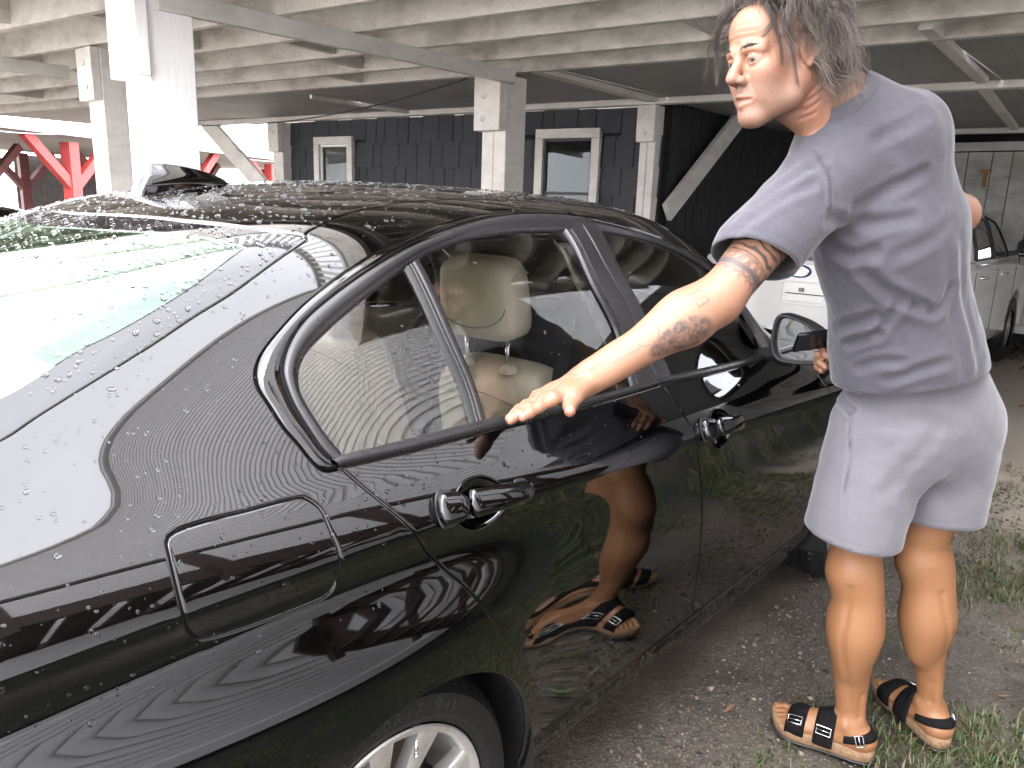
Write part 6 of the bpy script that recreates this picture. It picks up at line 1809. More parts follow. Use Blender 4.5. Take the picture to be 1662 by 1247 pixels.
def hair_strand(root, length, flow, n=11, curl=0.4, lift=0.012, ph=0.0, flick=0.0):
    """grow in head coordinates: follow the scalp, then hang, then flick out"""
    g = HM @ np.array([0, 0, -1.0])           # gravity in head coordinates
    p = root.copy(); pts = [p.copy()]; d = nv(flow); st = length / (n - 1)
    for i in range(1, n):
        t = i / (n - 1)
        d = nv(d + g * (0.10 + 0.55 * t) + np.array([-0.5, np.sign(p[1]) * 0.6, 0.15]) * flick * max(0, t - 0.62) * 3.0 + 0.16 * curl * np.array([math.sin(9 * t + ph), math.cos(8 * t + ph * 1.3), math.sin(7 * t + 2 * ph)]))
        p = p + d * st
        k = np.sqrt((((p - SC) / (SK + lift)) ** 2).sum())
        if k < 1: p = SC + (p - SC) / k; d = nv(p - pts[-1])
        # stay outside the neck
        pts.append(p.copy())
    return np.array(pts)
roots = []
nclump = 380
for c_ in range(nclump):
    for _ in range(50):
        th = hr_.uniform(-PI, PI); z = hr_.uniform(-0.055, 0.128)
        q = on_skull(SC + np.array([math.cos(th) * 0.1, math.sin(th) * 0.08, (z - 0.032)]))
        line = 0.085 - 0.16 * max(0.0, 0.062 - q[0]) if q[0] > -0.02 else -0.06      # hairline climbs to the forehead
        if q[0] > 0.052 and q[2] < 0.092: continue
        if q[0] > -0.005 and q[2] < 0.052 + 0.55 * q[0]: continue
        if q[2] < -0.06: continue
        break
    back = np.array([-1.0, 0.0, 0.0])
    nrm = nv((q - SC) / SK ** 2)
    flow = back * 1.0 + np.array([0, np.sign(q[1]) * 0.45, -0.25 if q[2] < 0.09 else 0.10])
    flow = nv(flow - nrm * (flow @ nrm)) + nrm * 0.22
    L = hr_.uniform(0.12, 0.19) if q[0] > -0.04 else hr_.uniform(0.10, 0.155)
    if q[2] < 0.0: L = hr_.uniform(0.09, 0.14)
    ph = hr_.uniform(0, 6.3); cu = hr_.uniform(1.2, 3.6); fk = hr_.uniform(0.1, 1.5) if q[2] < 0.05 else hr_.uniform(0.0, 0.8); tone = np.clip(hr_.normal(0.46, 0.26), 0, 1)
    guide = hair_strand(q, L, flow, 12, cu, hr_.uniform(0.002, 0.013), ph, fk)
    for s in range(hr_.integers(15, 24)):
        o = hr_.normal(0, 1, 3) * 0.0046
        tt = np.linspace(0, 1, 12)[:, None]
        pts = guide + o * (0.7 + 0.9 * tt) + np.cumsum(hr_.normal(0, 0.0004, (12, 3)), 0)
        if s == 0: pts = pts + hr_.normal(0, 1, 3) * 0.012 * tt ** 2
        roots.append((HEADC + HS * (pts @ HM), hr_.uniform(0.00028, 0.00050), np.clip(tone + hr_.normal(0, 0.16), 0, 1)))
def lock(P, n, tone, spread=0.003):
    P = np.array(P, float); t = np.linspace(0, 1, 16); d = np.linspace(0, 1, len(P))
    # smooth through the points
    cs_ = np.array([np.interp(t, d, P[:, k]) for k in range(3)]).T
    for _ in range(3): cs_[1:-1] = 0.25 * cs_[:-2] + 0.5 * cs_[1:-1] + 0.25 * cs_[2:]
    for s in range(n):
        o = hr_.normal(0, spread, 3); k = t[:, None]
        roots.append((HEADC + HS * ((cs_ + o * (1.0 - 0.55 * k) + np.cumsum(hr_.normal(0, 0.0003, (16, 3)), 0)) @ HM), hr_.uniform(0.0003, 0.0005), np.clip(tone + hr_.normal(0, 0.10), 0, 1)))
# the loose front locks: one down the near temple, one hanging beyond the brow
lock([(0.050, 0.030, 0.116), (0.062, 0.060, 0.085), (0.056, 0.072, 0.045), (0.050, 0.074, 0.012), (0.050, 0.073, -0.022)], 26, 0.16, 0.0028)
lock([(0.045, 0.024, 0.118), (0.050, 0.064, 0.085), (0.036, 0.078, 0.045), (0.028, 0.080, 0.0), (0.026, 0.078, -0.045), (0.016, 0.074, -0.070)], 18, 0.2, 0.0028)
lock([(0.052, -0.020, 0.117), (0.090, -0.050, 0.085), (0.098, -0.062, 0.035), (0.098, -0.064, -0.012), (0.108, -0.058, -0.035)], 26, 0.14, 0.003)
lock([(0.050, 0.0, 0.122), (0.088, -0.030, 0.108), (0.104, -0.050, 0.075), (0.100, -0.062, 0.03)], 26, 0.3, 0.004)
for k in range(10):
    y = -0.05 + 0.01 * k
    lock([(0.066, y, 0.100), (0.070, y * 1.1, 0.124), (0.035, y * 1.25 + 0.005, 0.140), (-0.02, y * 1.3 + 0.01, 0.142), (-0.07, y * 1.3, 0.125)], 16, hr_.uniform(0.25, 0.6), 0.0045)
hair = strands('hair', roots, man, M_HAIR, man_off)
# scalp cap under the strands
cap = Soft(); cap.ell(hp(-0.022, 0, 0.038), np.array([0.099, 0.0785, 0.092]) * HS, HM, 0.01)
cV, cF = cap.mesh(0.005)
cl_ = (cV - HEADC) @ HM.T / HS
keepv = (cl_[:, 2] > np.where(cl_[:, 0] > 0.0, 0.055 + 0.75 * np.maximum(cl_[:, 0], 0), -0.05 + 0.0 * cl_[:, 0])) & ~((cl_[:, 0] > 0.045) & (cl_[:, 2] < 0.10))
cF = cF[keepv[cF].all(1)]
us = np.unique(cF); mp_ = np.full(len(cV), -1); mp_[us] = np.arange(len(us))
co = mesh_np('hair_cap', cV[us] - man_off, mp_[cF], plain('dark_hair_roots', (0.045, 0.035, 0.03), 0.7), hair, True)
for s_ in (-1, 1):
    br = []
    for k in range(240):
        t = hr_.uniform(0, 1); x = 0.099 - 0.022 * t ** 1.5; y = (0.014 + 0.036 * t) * s_; z = 0.0205 + 0.006 * math.sin(t * PI) - 0.002 * t + hr_.normal(0, 0.0020)
        a = np.array([x, y, z]); d = np.array([-0.3, s_ * 0.9, 0.25 - 0.4 * t]) * hr_.uniform(0.005, 0.009)
        br.append((HEADC + HS * ((np.array([a, a + d * 0.5 + [0.001, 0, 0], a + d])) @ HM), 0.00028, hr_.uniform(0.1, 0.4)))
    strands('eyebrow', br, man, M_HAIR, man_off)
# ---- clothes
def cloth_cut(V, F, planes):
    keep = np.ones(len(V), bool)
    for p, n, lim in planes:
        d = (V - p) @ n
        m = d > 0
        if lim is not None: m &= np.linalg.norm(V - lim[0], axis=1) < lim[1]
        keep &= ~m
    F = F[keep[F].all(1)]
    us = np.unique(F); mp_ = np.full(len(V), -1); mp_[us] = np.arange(len(us))
    V = V[us].copy(); F = mp_[F]
    # drop stray islands: keep the largest connected set
    lab = np.arange(len(V))
    for _ in range(400):
        l2 = lab.copy(); mn = lab[F].min(1)
        for k in range(4): np.minimum.at(l2, F[:, k], mn)
        l2 = l2[l2]
        if (l2 == lab).all(): break
        lab = l2
    big = np.bincount(lab).argmax(); ok = lab == big
    F = F[ok[F].all(1)]; us = np.unique(F); mp_ = np.full(len(V), -1); mp_[us] = np.arange(len(us))
    V = V[us]; F = mp_[F]
    # straighten the cut edges onto their planes
    e = np.sort(np.concatenate([F[:, [0, 1]], F[:, [1, 2]], F[:, [2, 3]], F[:, [3, 0]]]), 1)
    u, c = np.unique(e, axis=0, return_counts=True)
    be = u[c == 1]; bv = np.unique(be)
    for v in bv:
        best = min(planes, key=lambda q: abs((V[v] - q[0]) @ q[1]) + (0 if q[2] is None else (0 if np.linalg.norm(V[v] - q[2][0]) < q[2][1] + 0.02 else 9)))
        dd = (V[v] - best[0]) @ best[1]
        if abs(dd) < 0.02: V[v] -= best[1] * dd
    for _ in range(12):
        nb_ = {}
        for a, b in be: nb_.setdefault(a, []).append(b); nb_.setdefault(b, []).append(a)
        V2 = V.copy()
        for v, l in nb_.items():
            if len(l) == 2: V2[v] = 0.5 * V[v] + 0.25 * (V[l[0]] + V[l[1]])
        V = V2
    return V, F, bv
def add_folds(V, N, folds):
    d = np.zeros(len(V))
    for pts, amp, wid in folds:
        pts = np.array(pts); P = []
        for a, b in zip(pts[:-1], pts[1:]): P += [a + (b - a) * t for t in np.linspace(0, 1, 6, endpoint=False)]
        P.append(pts[-1]); P = np.array(P)
        for _ in range(4): P[1:-1] = 0.25 * P[:-2] + 0.5 * P[1:-1] + 0.25 * P[2:]
        sd_ = seg_dist(V, P)
        # fade at the ends
        L = np.linalg.norm(pts[-1] - pts[0]); mid = P[len(P) // 2]
        fade = np.clip(1.25 - np.linalg.norm(V - mid, axis=1) / (L * 0.62 + 0.02), 0, 1) ** 0.7
        d += 0.58 * amp * fade * (np.exp(-(sd_ / wid) ** 2) - 0.85 * np.exp(-((sd_ - 1.75 * wid) / (wid * 0.9)) ** 2))
    return V + N * d[:, None]
FO = [
 ([[0.814, -1.223, 1.445], [0.941, -1.254, 1.435], [0.981, -1.332, 1.454]], -0.011, 0.013), ([[0.892, -1.241, 1.47], [0.954, -1.283, 1.505], [0.994, -1.336, 1.543]], -0.008, 0.013),
 ([[0.713, -1.115, 1.463], [0.788, -1.157, 1.526], [0.837, -1.192, 1.563]], -0.006, 0.011), ([[0.665, -1.106, 1.417], [0.738, -1.15, 1.481], [0.791, -1.191, 1.51]], -0.007, 0.011),
 ([[0.91, -1.254, 1.595], [0.944, -1.292, 1.624], [0.984, -1.329, 1.654]], -0.005, 0.013), ([[0.952, -1.254, 1.343], [0.988, -1.3, 1.297], [1.042, -1.354, 1.272]], -0.013, 0.014),
 ([[1.026, -1.283, 1.208], [1.014, -1.32, 1.271]], -0.009, 0.011), ([[1.042, -1.214, 1.168], [1.026, -1.259, 1.195], [1.028, -1.283, 1.202]], -0.011, 0.011),
 ([[1.046, -1.185, 1.201], [1.01, -1.246, 1.232], [1.008, -1.277, 1.244]], -0.011, 0.012), ([[1.057, -1.306, 1.1], [1.076, -1.36, 1.13], [1.119, -1.409, 1.15]], -0.008, 0.012),
 ([[1.072, -1.403, 1.4], [1.128, -1.411, 1.291], [1.194, -1.451, 1.132]], 0.008, 0.015), ([[1.039, -1.351, 1.269], [1.082, -1.382, 1.255], [1.098, -1.402, 1.314]], -0.009, 0.012),
 ([[1.048, -1.242, 1.117], [1.043, -1.293, 1.147], [1.061, -1.338, 1.145]], -0.007, 0.011), ([[0.949, -1.182, 1.389], [0.945, -1.237, 1.367], [0.95, -1.276, 1.382]], -0.012, 0.014),
 ([[0.965, -1.309, 1.372], [0.997, -1.355, 1.399], [1.054, -1.392, 1.449]], -0.006, 0.014), ([[0.842, -1.166, 1.577], [0.821, -1.211, 1.523], [0.814, -1.223, 1.476]], 0.0045, 0.008),
]
def noise_folds(V, N, seed, amp, dirs):
    r_ = np.random.default_rng(seed); d = np.zeros(len(V))
    for k in range(14):
        w = nv(np.array(dirs) + r_.normal(0, 0.45, 3)) * r_.uniform(28, 75)
        env = 0.5 + 0.5 * np.sin(V @ (r_.normal(0, 1, 3) * 9) + r_.uniform(0, 6))
        d += np.maximum(0, np.sin(V @ w + r_.uniform(0, 6) + 1.6 * np.sin(V @ (r_.normal(0, 1, 3) * 14)))) ** 2 * env * amp / 4
    return V - N * d[:, None]
def m_cloth(name, col, dark, heather, edge=None):
    t = NT(name)
    o = t.obj()
    wv = t.noise(t.scalev(o, (420, 420, 900)), 1.0, 2); hv = t.noise(t.scalev(o, (90, 90, 300)), 1.0, 4, 0.7)
    c = t.mix(t.math('MULTIPLY', t.rng(hv, 0.3, 0.75), heather), col, dark)
    big = t.noise(o, 7, 4)
    c = t.mix(t.rng(big, 0.35, 0.7, 0.0, 0.25), c, dark)
    e = t.attr('edge').outputs['Fac']
    st = t.rng(t.math('ABSOLUTE', t.math('SUBTRACT', e, 0.019)), 0.0006, 0.0014, 1.0, 0.0)
    st2 = t.rng(t.math('ABSOLUTE', t.math('SUBTRACT', e, 0.0225)), 0.0006, 0.0014, 1.0, 0.0)
    c = t.mix(t.math('MULTIPLY', t.math('MAXIMUM', st, st2), 0.35), c, dark)
    fine = t.noise(t.scalev(o, (26, 26, 60)), 1.0, 5, 0.62, 1.0)
    sm = t.attr('seam').outputs['Fac']
    c = t.mix(t.math('MULTIPLY', sm, 0.6), c, tuple(x * 0.35 for x in dark))
    h = t.math('ADD', t.math('MULTIPLY', wv, 0.15), t.math('ADD', t.math('MULTIPLY', fine, 1.0), t.math('MULTIPLY', t.math('MAXIMUM', st, st2), -0.5)))
    b = t.bsdf(c, 0.9, 0, t.bump(h, 0.35, 0.004))
    b.inputs['Sheen Weight'].default_value = 0.25
    b.inputs['Sheen Roughness'].default_value = 0.4
    return t.m
def hem(V, F, bv, name, mat, planes_d, seams=()):
    N = vnormals(V, F)
    o = mesh_np(name, V - man_off, F, mat, man, True)
    add_attr(o, 'edge', 'FLOAT', planes_d)
    sd_ = np.zeros(len(V))
    for L_, w_ in seams: sd_ = np.maximum(sd_, np.clip(1.6 - seg_dist(V, L_) / w_, 0, 1))
    add_attr(o, 'seam', 'FLOAT', sd_)
    md = o.modifiers.new('thickness', 'SOLIDIFY'); md.thickness = 0.0035; md.offset = -1
    return o
sV, sF = shirt.mesh(0.0055)
sV = smooth_mesh(sV, sF, 2, 0.5); sN = vnormals(sV, sF)
sV = add_folds(sV, sN, FO); sN = vnormals(sV, sF)
sV = noise_folds(sV, sN, 3, 0.0045, [0.3, -0.5, 0.8]); 
hA, hB, hC = np.array([1.084, -1.199, 1.058]), np.array([1.133, -1.414, 1.085]), np.array([1.291, -1.471, 1.118])
hn = nv(np.cross(hB - hA, hC - hA)); hn = hn if hn[2] < 0 else -hn
sA, sB = np.array([0.663, -1.088, 1.405]), np.array([0.734, -1.199, 1.368]); ab = nv(sB - sA); sn = nv(ua - ab * (ua @ ab))
nax = nv(hp(-0.035, 0, -0.035) - J['neckb']); cA, cB = np.array([0.928, -1.141, 1.681]), np.array([0.932, -1.223, 1.694]); cd_ = nv(cB - cA); nn_ = nv(nax + np.array([0, 0, 0.35])); nn_ = nv(nn_ - cd_ * (nn_ @ cd_))
planes = [(hA, hn, None), (sA, sn, (SLV, 0.16)), (SLR, uar, (SLR + uar * 0.06, 0.13)), (cA + nn_ * 0.026, nn_, (cA + np.array([-0.05, 0.0, 0.04]), 0.15))]
sV, sF, sb = cloth_cut(sV, sF, planes)
ed_ = np.minimum.reduce([np.abs((sV - hA) @ hn), np.where(np.linalg.norm(sV - SLV, axis=1) < 0.2, np.abs((sV - sA) @ sn), 1), np.where(np.linalg.norm(sV - cA, axis=1) < 0.16, np.abs((sV - cA - nn_ * 0.026) @ nn_) , 1)])
M_SHIRT = m_cloth('heather_grey_jersey', (0.0651, 0.062, 0.0744), (0.03596, 0.0341, 0.04216), 0.75)
hem(sV, sF, sb, 't_shirt', M_SHIRT, ed_, [([[0.842, -1.166, 1.577], [0.826, -1.195, 1.55], [0.821, -1.211, 1.523], [0.812, -1.222, 1.49], [0.814, -1.223, 1.45]], 0.0035)])
hV, hF = shorts.mesh(0.006)
hV = smooth_mesh(hV, hF, 2, 0.5); hN_ = vnormals(hV, hF)
hV = add_folds(hV, hN_, [([[1.21, -1.17, 1.021], [1.168, -1.192, 1.008], [1.146, -1.215, 0.997]], -0.020, 0.009), ([[1.146, -1.215, 0.997], [1.126, -1.229, 0.893], [1.122, -1.234, 0.801], [1.118, -1.243, 0.692]], -0.0035, 0.006),
  ([[1.172, -1.409, 0.985], [1.15, -1.363, 0.89], [1.147, -1.32, 0.818]], -0.005, 0.02), ([[1.133, -1.301, 0.984], [1.155, -1.371, 1.009], [1.214, -1.438, 0.983]], -0.005, 0.016), ([[1.30, -1.40, 0.93], [1.27, -1.37, 0.83], [1.30, -1.36, 0.72]], -0.014, 0.022)])
hN_ = vnormals(hV, hF); hV = noise_folds(hV, hN_, 9, 0.004, [0.5, -0.5, 0.5])
lA = np.array([1.125, -1.20, 0.667]); rA = np.array([1.365, -1.435, 0.690]); up_ = np.array([0, 0, -1.0])
ln = nv([0.02, 0.12, -1.0]); rn = nv([0.0, 0.0, -1.0])
planes2 = [(lA, ln, (J['lknee'] + [0, 0, 0.07], 0.155)), (rA, rn, (J['rknee'] + [0, 0, 0.08], 0.155)), (np.array([1.3, -1.3, 1.20]), nv([0, 0, 1.0]), None)]
hV, hF, hb_ = cloth_cut(hV, hF, planes2)
ed2 = np.minimum(np.where(np.linalg.norm(hV - J['lknee'], axis=1) < 0.3, np.abs((hV - lA) @ ln), 1), np.where(np.linalg.norm(hV - J['rknee'], axis=1) < 0.3, np.abs((hV - rA) @ rn), 1))
M_SHORTS = m_cloth('pale_grey_twill', (0.1333, 0.1283, 0.1414), (0.1023, 0.0992, 0.1104), 0.4)
hem(hV, hF, hb_, 'shorts', M_SHORTS, ed2, [([[1.212, -1.165, 1.03], [1.19, -1.178, 1.018], [1.168, -1.192, 1.008], [1.152, -1.21, 0.998], [1.143, -1.222, 0.985]], 0.006), ([[1.146, -1.215, 0.997], [1.126, -1.229, 0.893], [1.122, -1.234, 0.801], [1.118, -1.243, 0.66]], 0.0028)])
# ---- sandals
M_SUEDE = plain('black_nubuck', (0.006, 0.0055, 0.006), 0.85, var=0.3, scale=60, bump=0.3, bscale=500, IOR=1.2)
M_CORK = plain('tan_cork_footbed', (0.2046, 0.124, 0.0651), 0.8, var=0.3, scale=120, bump=0.4, bscale=300)
M_BUCKLE = plain('dull_steel_buckle', (0.55, 0.54, 0.52), 0.25, 1.0)
for sd in 'lr':
    fdir, lat, heel, ball, an = FEET[sd]
    # base under the foot
    org = heel * [1, 1, 0]; nm_ = 1
    sdl = empty('sandal', tuple(org - man_off), 0, man)
    L = float((ball - heel) @ fdir)
    side_ = [(-0.046, 0.0), (-0.036, 0.030), (0.0, 0.040), (0.06, 0.039), (L * 0.75, 0.046), (L, 0.054), (L + 0.035, 0.050), (L + 0.062, 0.030), (L + 0.078, 0.0), (L + 0.085, -0.025), (L + 0.070, -0.045), (L + 0.02, -0.050), (L * 0.7, -0.043), (0.06, -0.034), (0.0, -0.038), (-0.036, -0.030)]
    pts = np.array(side_ + side_[:1]); dd = np.linspace(0, 1, len(pts)); tt = np.linspace(0, 1, 70)
    ol = np.stack([np.interp(tt, dd, pts[:, 0]), np.interp(tt, dd, pts[:, 1])], 1)[:-1]
    for _ in range(4): ol = 0.25 * np.roll(ol, 1, 0) + 0.5 * ol + 0.25 * np.roll(ol, -1, 0)
    zt = float(heel[2] - 0.030)
    def slab(z0, z1, grow):
        V = []; n = len(ol); prof = [(z0, 0.94), (z0 + 0.003, 1.0), (z1 - 0.003, 1.0), (z1, 0.96), (z1 - 0.002, 0.80), (z1 - 0.003, 0.02)]
        c = ol.mean(0)
        for z, k in prof:
            for p in (c + (ol - c) * k * grow):
                up2 = 0.010 * max(0.0, (p[0] - L) / 0.08) ** 1.5
                V.append(fdir * p[0] + lat * p[1] + [0, 0, z + up2])
        F = [(i * n + j, i * n + (j + 1) % n, (i + 1) * n + (j + 1) % n, (i + 1) * n + j) for i in range(len(prof) - 1) for j in range(n)]
        F.append(tuple(range(n - 1, -1, -1)))
        return V, F
    mb = MB(); mb.add(*slab(0.003, 0.010, 1.0)); mb.build('outsole', M_DASH, sdl, True)
    mb = MB(); mb.add(*slab(0.0102, zt + 0.012, 0.985)); mb.build('footbed', M_CORK, sdl, True)
    def wrap(name, s0, s1, a0, a1, lift, zc, ext=None):
        """strap hugging the foot: rays from the foot's axis in the cross-section"""
        m_ = 26; kx = 5; V = []
        for i in range(m_):
            a = a0 + (a1 - a0) * i / (m_ - 1)
            for j in range(kx):
                s = s0 + (s1 - s0) * j / (kx - 1)
                c = org + fdir * s + np.array([0, 0, zc])
                d = lat * math.cos(a) + np.array([0, 0, 1.0]) * math.sin(a)
                rr = np.linspace(0.0, 0.085, 60); ev_ = body.ev(c + rr[:, None] * d, (c, 0.09))
                ins = np.where(ev_ < 0.0)[0]; r_ = rr[ins[-1]] if len(ins) else 0.035
                if math.sin(a) < 0.25: r_ = max(r_, 0.046)
                V.append(c + d * (r_ + lift + (0.001 if 0 < j < kx - 1 else -0.0005)) - org)
        V = np.array(V)
        for _ in range(2):
            G_ = V.reshape(m_, kx, 3); G2 = G_.copy(); G2[1:-1] = 0.25 * G_[:-2] + 0.5 * G_[1:-1] + 0.25 * G_[2:]; V = G2.reshape(-1, 3)
        F = [(i * kx + j, i * kx + j + 1, (i + 1) * kx + j + 1, (i + 1) * kx + j) for i in range(m_ - 1) for j in range(kx - 1)]
        o = mesh_np(name, V, F, M_SUEDE, sdl, True)
        md = o.modifiers.new('thickness', 'SOLIDIFY'); md.thickness = 0.004; md.offset = 1
        return V.reshape(m_, kx, 3)
    zc_ = zt + 0.012
    g1 = wrap('strap', L - 0.022, L + 0.030, -0.35, PI + 0.35, 0.0055, zc_)
    g2 = wrap('strap', L - 0.098, L - 0.046, -0.35, PI + 0.35, 0.0065, zc_)
    def buckle(p, d1, d2, w, h):
        mb = MB(); d1 = nv(d1); d2 = nv(d2 - d1 * (d2 @ d1)); q = [p + d1 * w / 2 + d2 * h / 2, p - d1 * w / 2 + d2 * h / 2, p - d1 * w / 2 - d2 * h / 2, p + d1 * w / 2 - d2 * h / 2]
        mb.tube(q + q[:1], 0.0018, 6, False); mb.tube([p + d2 * h / 2, p - d2 * h / 2], 0.0014, 6); mb.build('buckle', M_BUCKLE, sdl, True)
    for g in (g1, g2):
        i = 6; p = g[i].mean(0); nrm = nv(np.cross(g[i + 1, 2] - g[i - 1, 2], g[i, 4] - g[i, 0])); nrm = nrm * np.sign(nrm @ (p - np.array([0, 0, zc_]) - fdir * (p @ fdir)))
        buckle(p + nrm * 0.007, g[i + 1, 2] - g[i - 1, 2], g[i, 4] - g[i, 0], 0.022, 0.038)
    # heel strap: around the back of the ankle
    V = []; m_ = 30; kx = 4
    for i in range(m_):
        a = R(-118) + R(236) * i / (m_ - 1)
        for j in range(kx):
            z = zt + 0.030 + 0.021 * j / (kx - 1) + 0.020 * math.cos(a * 0.76) ** 1 - 0.006
            c = np.array([heel[0], heel[1], z]) + fdir * 0.012
            d = -fdir * math.cos(a) + lat * math.sin(a)
            rr = np.linspace(0, 0.11, 60); ev_ = body.ev(c + rr[:, None] * d, (c, 0.12)); ins = np.where(ev_ < 0)[0]; r_ = rr[ins[-1]] if len(ins) else 0.03
            V.append(c + d * min(r_ + 0.003, 0.075) - org)
    V = np.array(V).reshape(m_, kx, 3)
    for _ in range(4): V[1:-1] = 0.25 * V[:-2] + 0.5 * V[1:-1] + 0.25 * V[2:]
    o = mesh_np('heel_strap', V.reshape(-1, 3), [(i * kx + j, i * kx + j + 1, (i + 1) * kx + j + 1, (i + 1) * kx + j) for i in range(m_ - 1) for j in range(kx - 1)], M_SUEDE, sdl, True)
    md = o.modifiers.new('thickness', 'SOLIDIFY'); md.thickness = 0.004; md.offset = 0
    i = 23; p = V[i].mean(0); nrm = nv(p - (np.array([heel[0], heel[1], p[2]]) - org) * [1, 1, 0] - [0, 0, p[2]]); buckle(p + nv(nrm) * 0.006, V[i + 1, 1] - V[i - 1, 1], V[i, 3] - V[i, 0], 0.020, 0.028)
# phone in his right hand
ph_ = tag(empty('mobile_phone', (1.150, -1.128, 1.160)), 'black mobile phone held in his right hand in front of the door mirror', 'phone')
rmat = Matrix((nv([0.66, -0.72, 0.16]), nv(np.cross([0.45, 0.55, 0.62], [0.66, -0.72, 0.16])), nv([0.45, 0.55, 0.62]))).transposed()
mb = MB(); mb.box((0, 0, 0), (0.145, 0.072, 0.0085), rmat, 0.004); mb.build('case', plain('black_phone_glass', (0.006, 0.006, 0.007), 0.12), ph_)
mb = MB(); mb.box(tuple(rmat @ Vector((0, 0, 0.0046))), (0.135, 0.064, 0.0012), rmat); mb.build('screen', plain('dark_screen', (0.004, 0.004, 0.006), 0.03), ph_)
# ------------------------------------------------------------------ silver-white pickup in the carport
M_TRUCK = plain('pearl_white_paint', (0.80, 0.785, 0.75), 0.16, 0.0, var=0.03, scale=2, IOR=1.5, Coat_Weight=0.7, Coat_Roughness=0.04)
M_TGLASS = plain('dark_tinted_glass', (0.02, 0.026, 0.026), 0.03, IOR=1.55)
M_BLUE = plain('deep_blue_enamel', (0.01, 0.03, 0.13), 0.15)
tk = tag(empty('pickup_truck', (5.25, 0.45, 0)), 'pearl white pickup seen from behind under the carport', 'pickup')
HWD = 0.875
def truck_body():
    bm = bmesh.new()
    prof = [(0.0, 0.52), (0.0, 1.12), (1.33, 1.13), (1.36, 1.10), (3.2, 1.07), (4.15, 1.0), (4.33, 0.85), (4.36, 0.5), (4.2, 0.36)]
    def arch(xc): return [(xc + 0.41 * math.cos(a), 0.36 + 0.41 * math.sin(a)) for a in np.linspace(0, PI, 14)]
    prof += arch(3.55) + arch(0.80) + [(0.12, 0.40)]
    vs_ = [bm.verts.new((x, -HWD, z)) for x, z in prof]
    f = bm.faces.new(vs_)
    r_ = bmesh.ops.extrude_face_region(bm, geom=[f])
    nv_ = [g for g in r_['geom'] if isinstance(g, bmesh.types.BMVert)]
    for v in nv_: v.co.y = HWD
    bm.normal_update()
    ed = [e for e in bm.edges if len(e.link_faces) == 2 and e.calc_face_angle(0) > R(35)]
    bmesh.ops.bevel(bm, geom=ed, offset=0.035, segments=3, affect='EDGES', profile=0.6)
    bmesh.ops.recalc_face_normals(bm, faces=bm.faces[:])
    me = bpy.data.meshes.new('body'); bm.to_mesh(me); bm.free()
    me.materials.append(M_TRUCK); me.polygons.foreach_set('use_smooth', [True] * len(me.polygons))
    o = bpy.data.objects.new('body', me); COL.objects.link(o); o.parent = tk
    return shade_auto(o, 30)
truck_body()
def cabin():
    n = 9; V = []
    base = [(1.36, 1.08, 0.80), (3.28, 1.06, 0.80)]; 
    rings = [(1.09, 1.36, 3.30, 0.815), (1.20, 1.38, 3.14, 0.80), (1.40, 1.44, 2.86, 0.735), (1.55, 1.54, 2.62, 0.66), (1.60, 1.66, 2.48, 0.58), (1.615, 1.85, 2.3, 0.35)]
    for z, x0, x1, hw in rings:
        for k in range(24):
            a = 2 * PI * k / 24; c, s_ = math.cos(a), math.sin(a)
            V.append(((x0 + x1) / 2 + (x1 - x0) / 2 * math.copysign(abs(c) ** 0.3, c), hw * math.copysign(abs(s_) ** 0.3, s_), z))
    F = [(i * 24 + k, i * 24 + (k + 1) % 24, (i + 1) * 24 + (k + 1) % 24, (i + 1) * 24 + k) for i in range(5) for k in range(24)] + [tuple(range(120, 144))]
    o = mesh_np('cab', V, F, M_TRUCK, tk, True)
    b_ = bmesh.new(); b_.from_mesh(o.data); bmesh.ops.recalc_face_normals(b_, faces=b_.faces[:]); b_.to_mesh(o.data); b_.free()
cabin()
def sidewall(z): return float(np.interp(z, [1.09, 1.20, 1.40, 1.55, 1.60], [0.815, 0.80, 0.735, 0.66, 0.58])) + 0.006
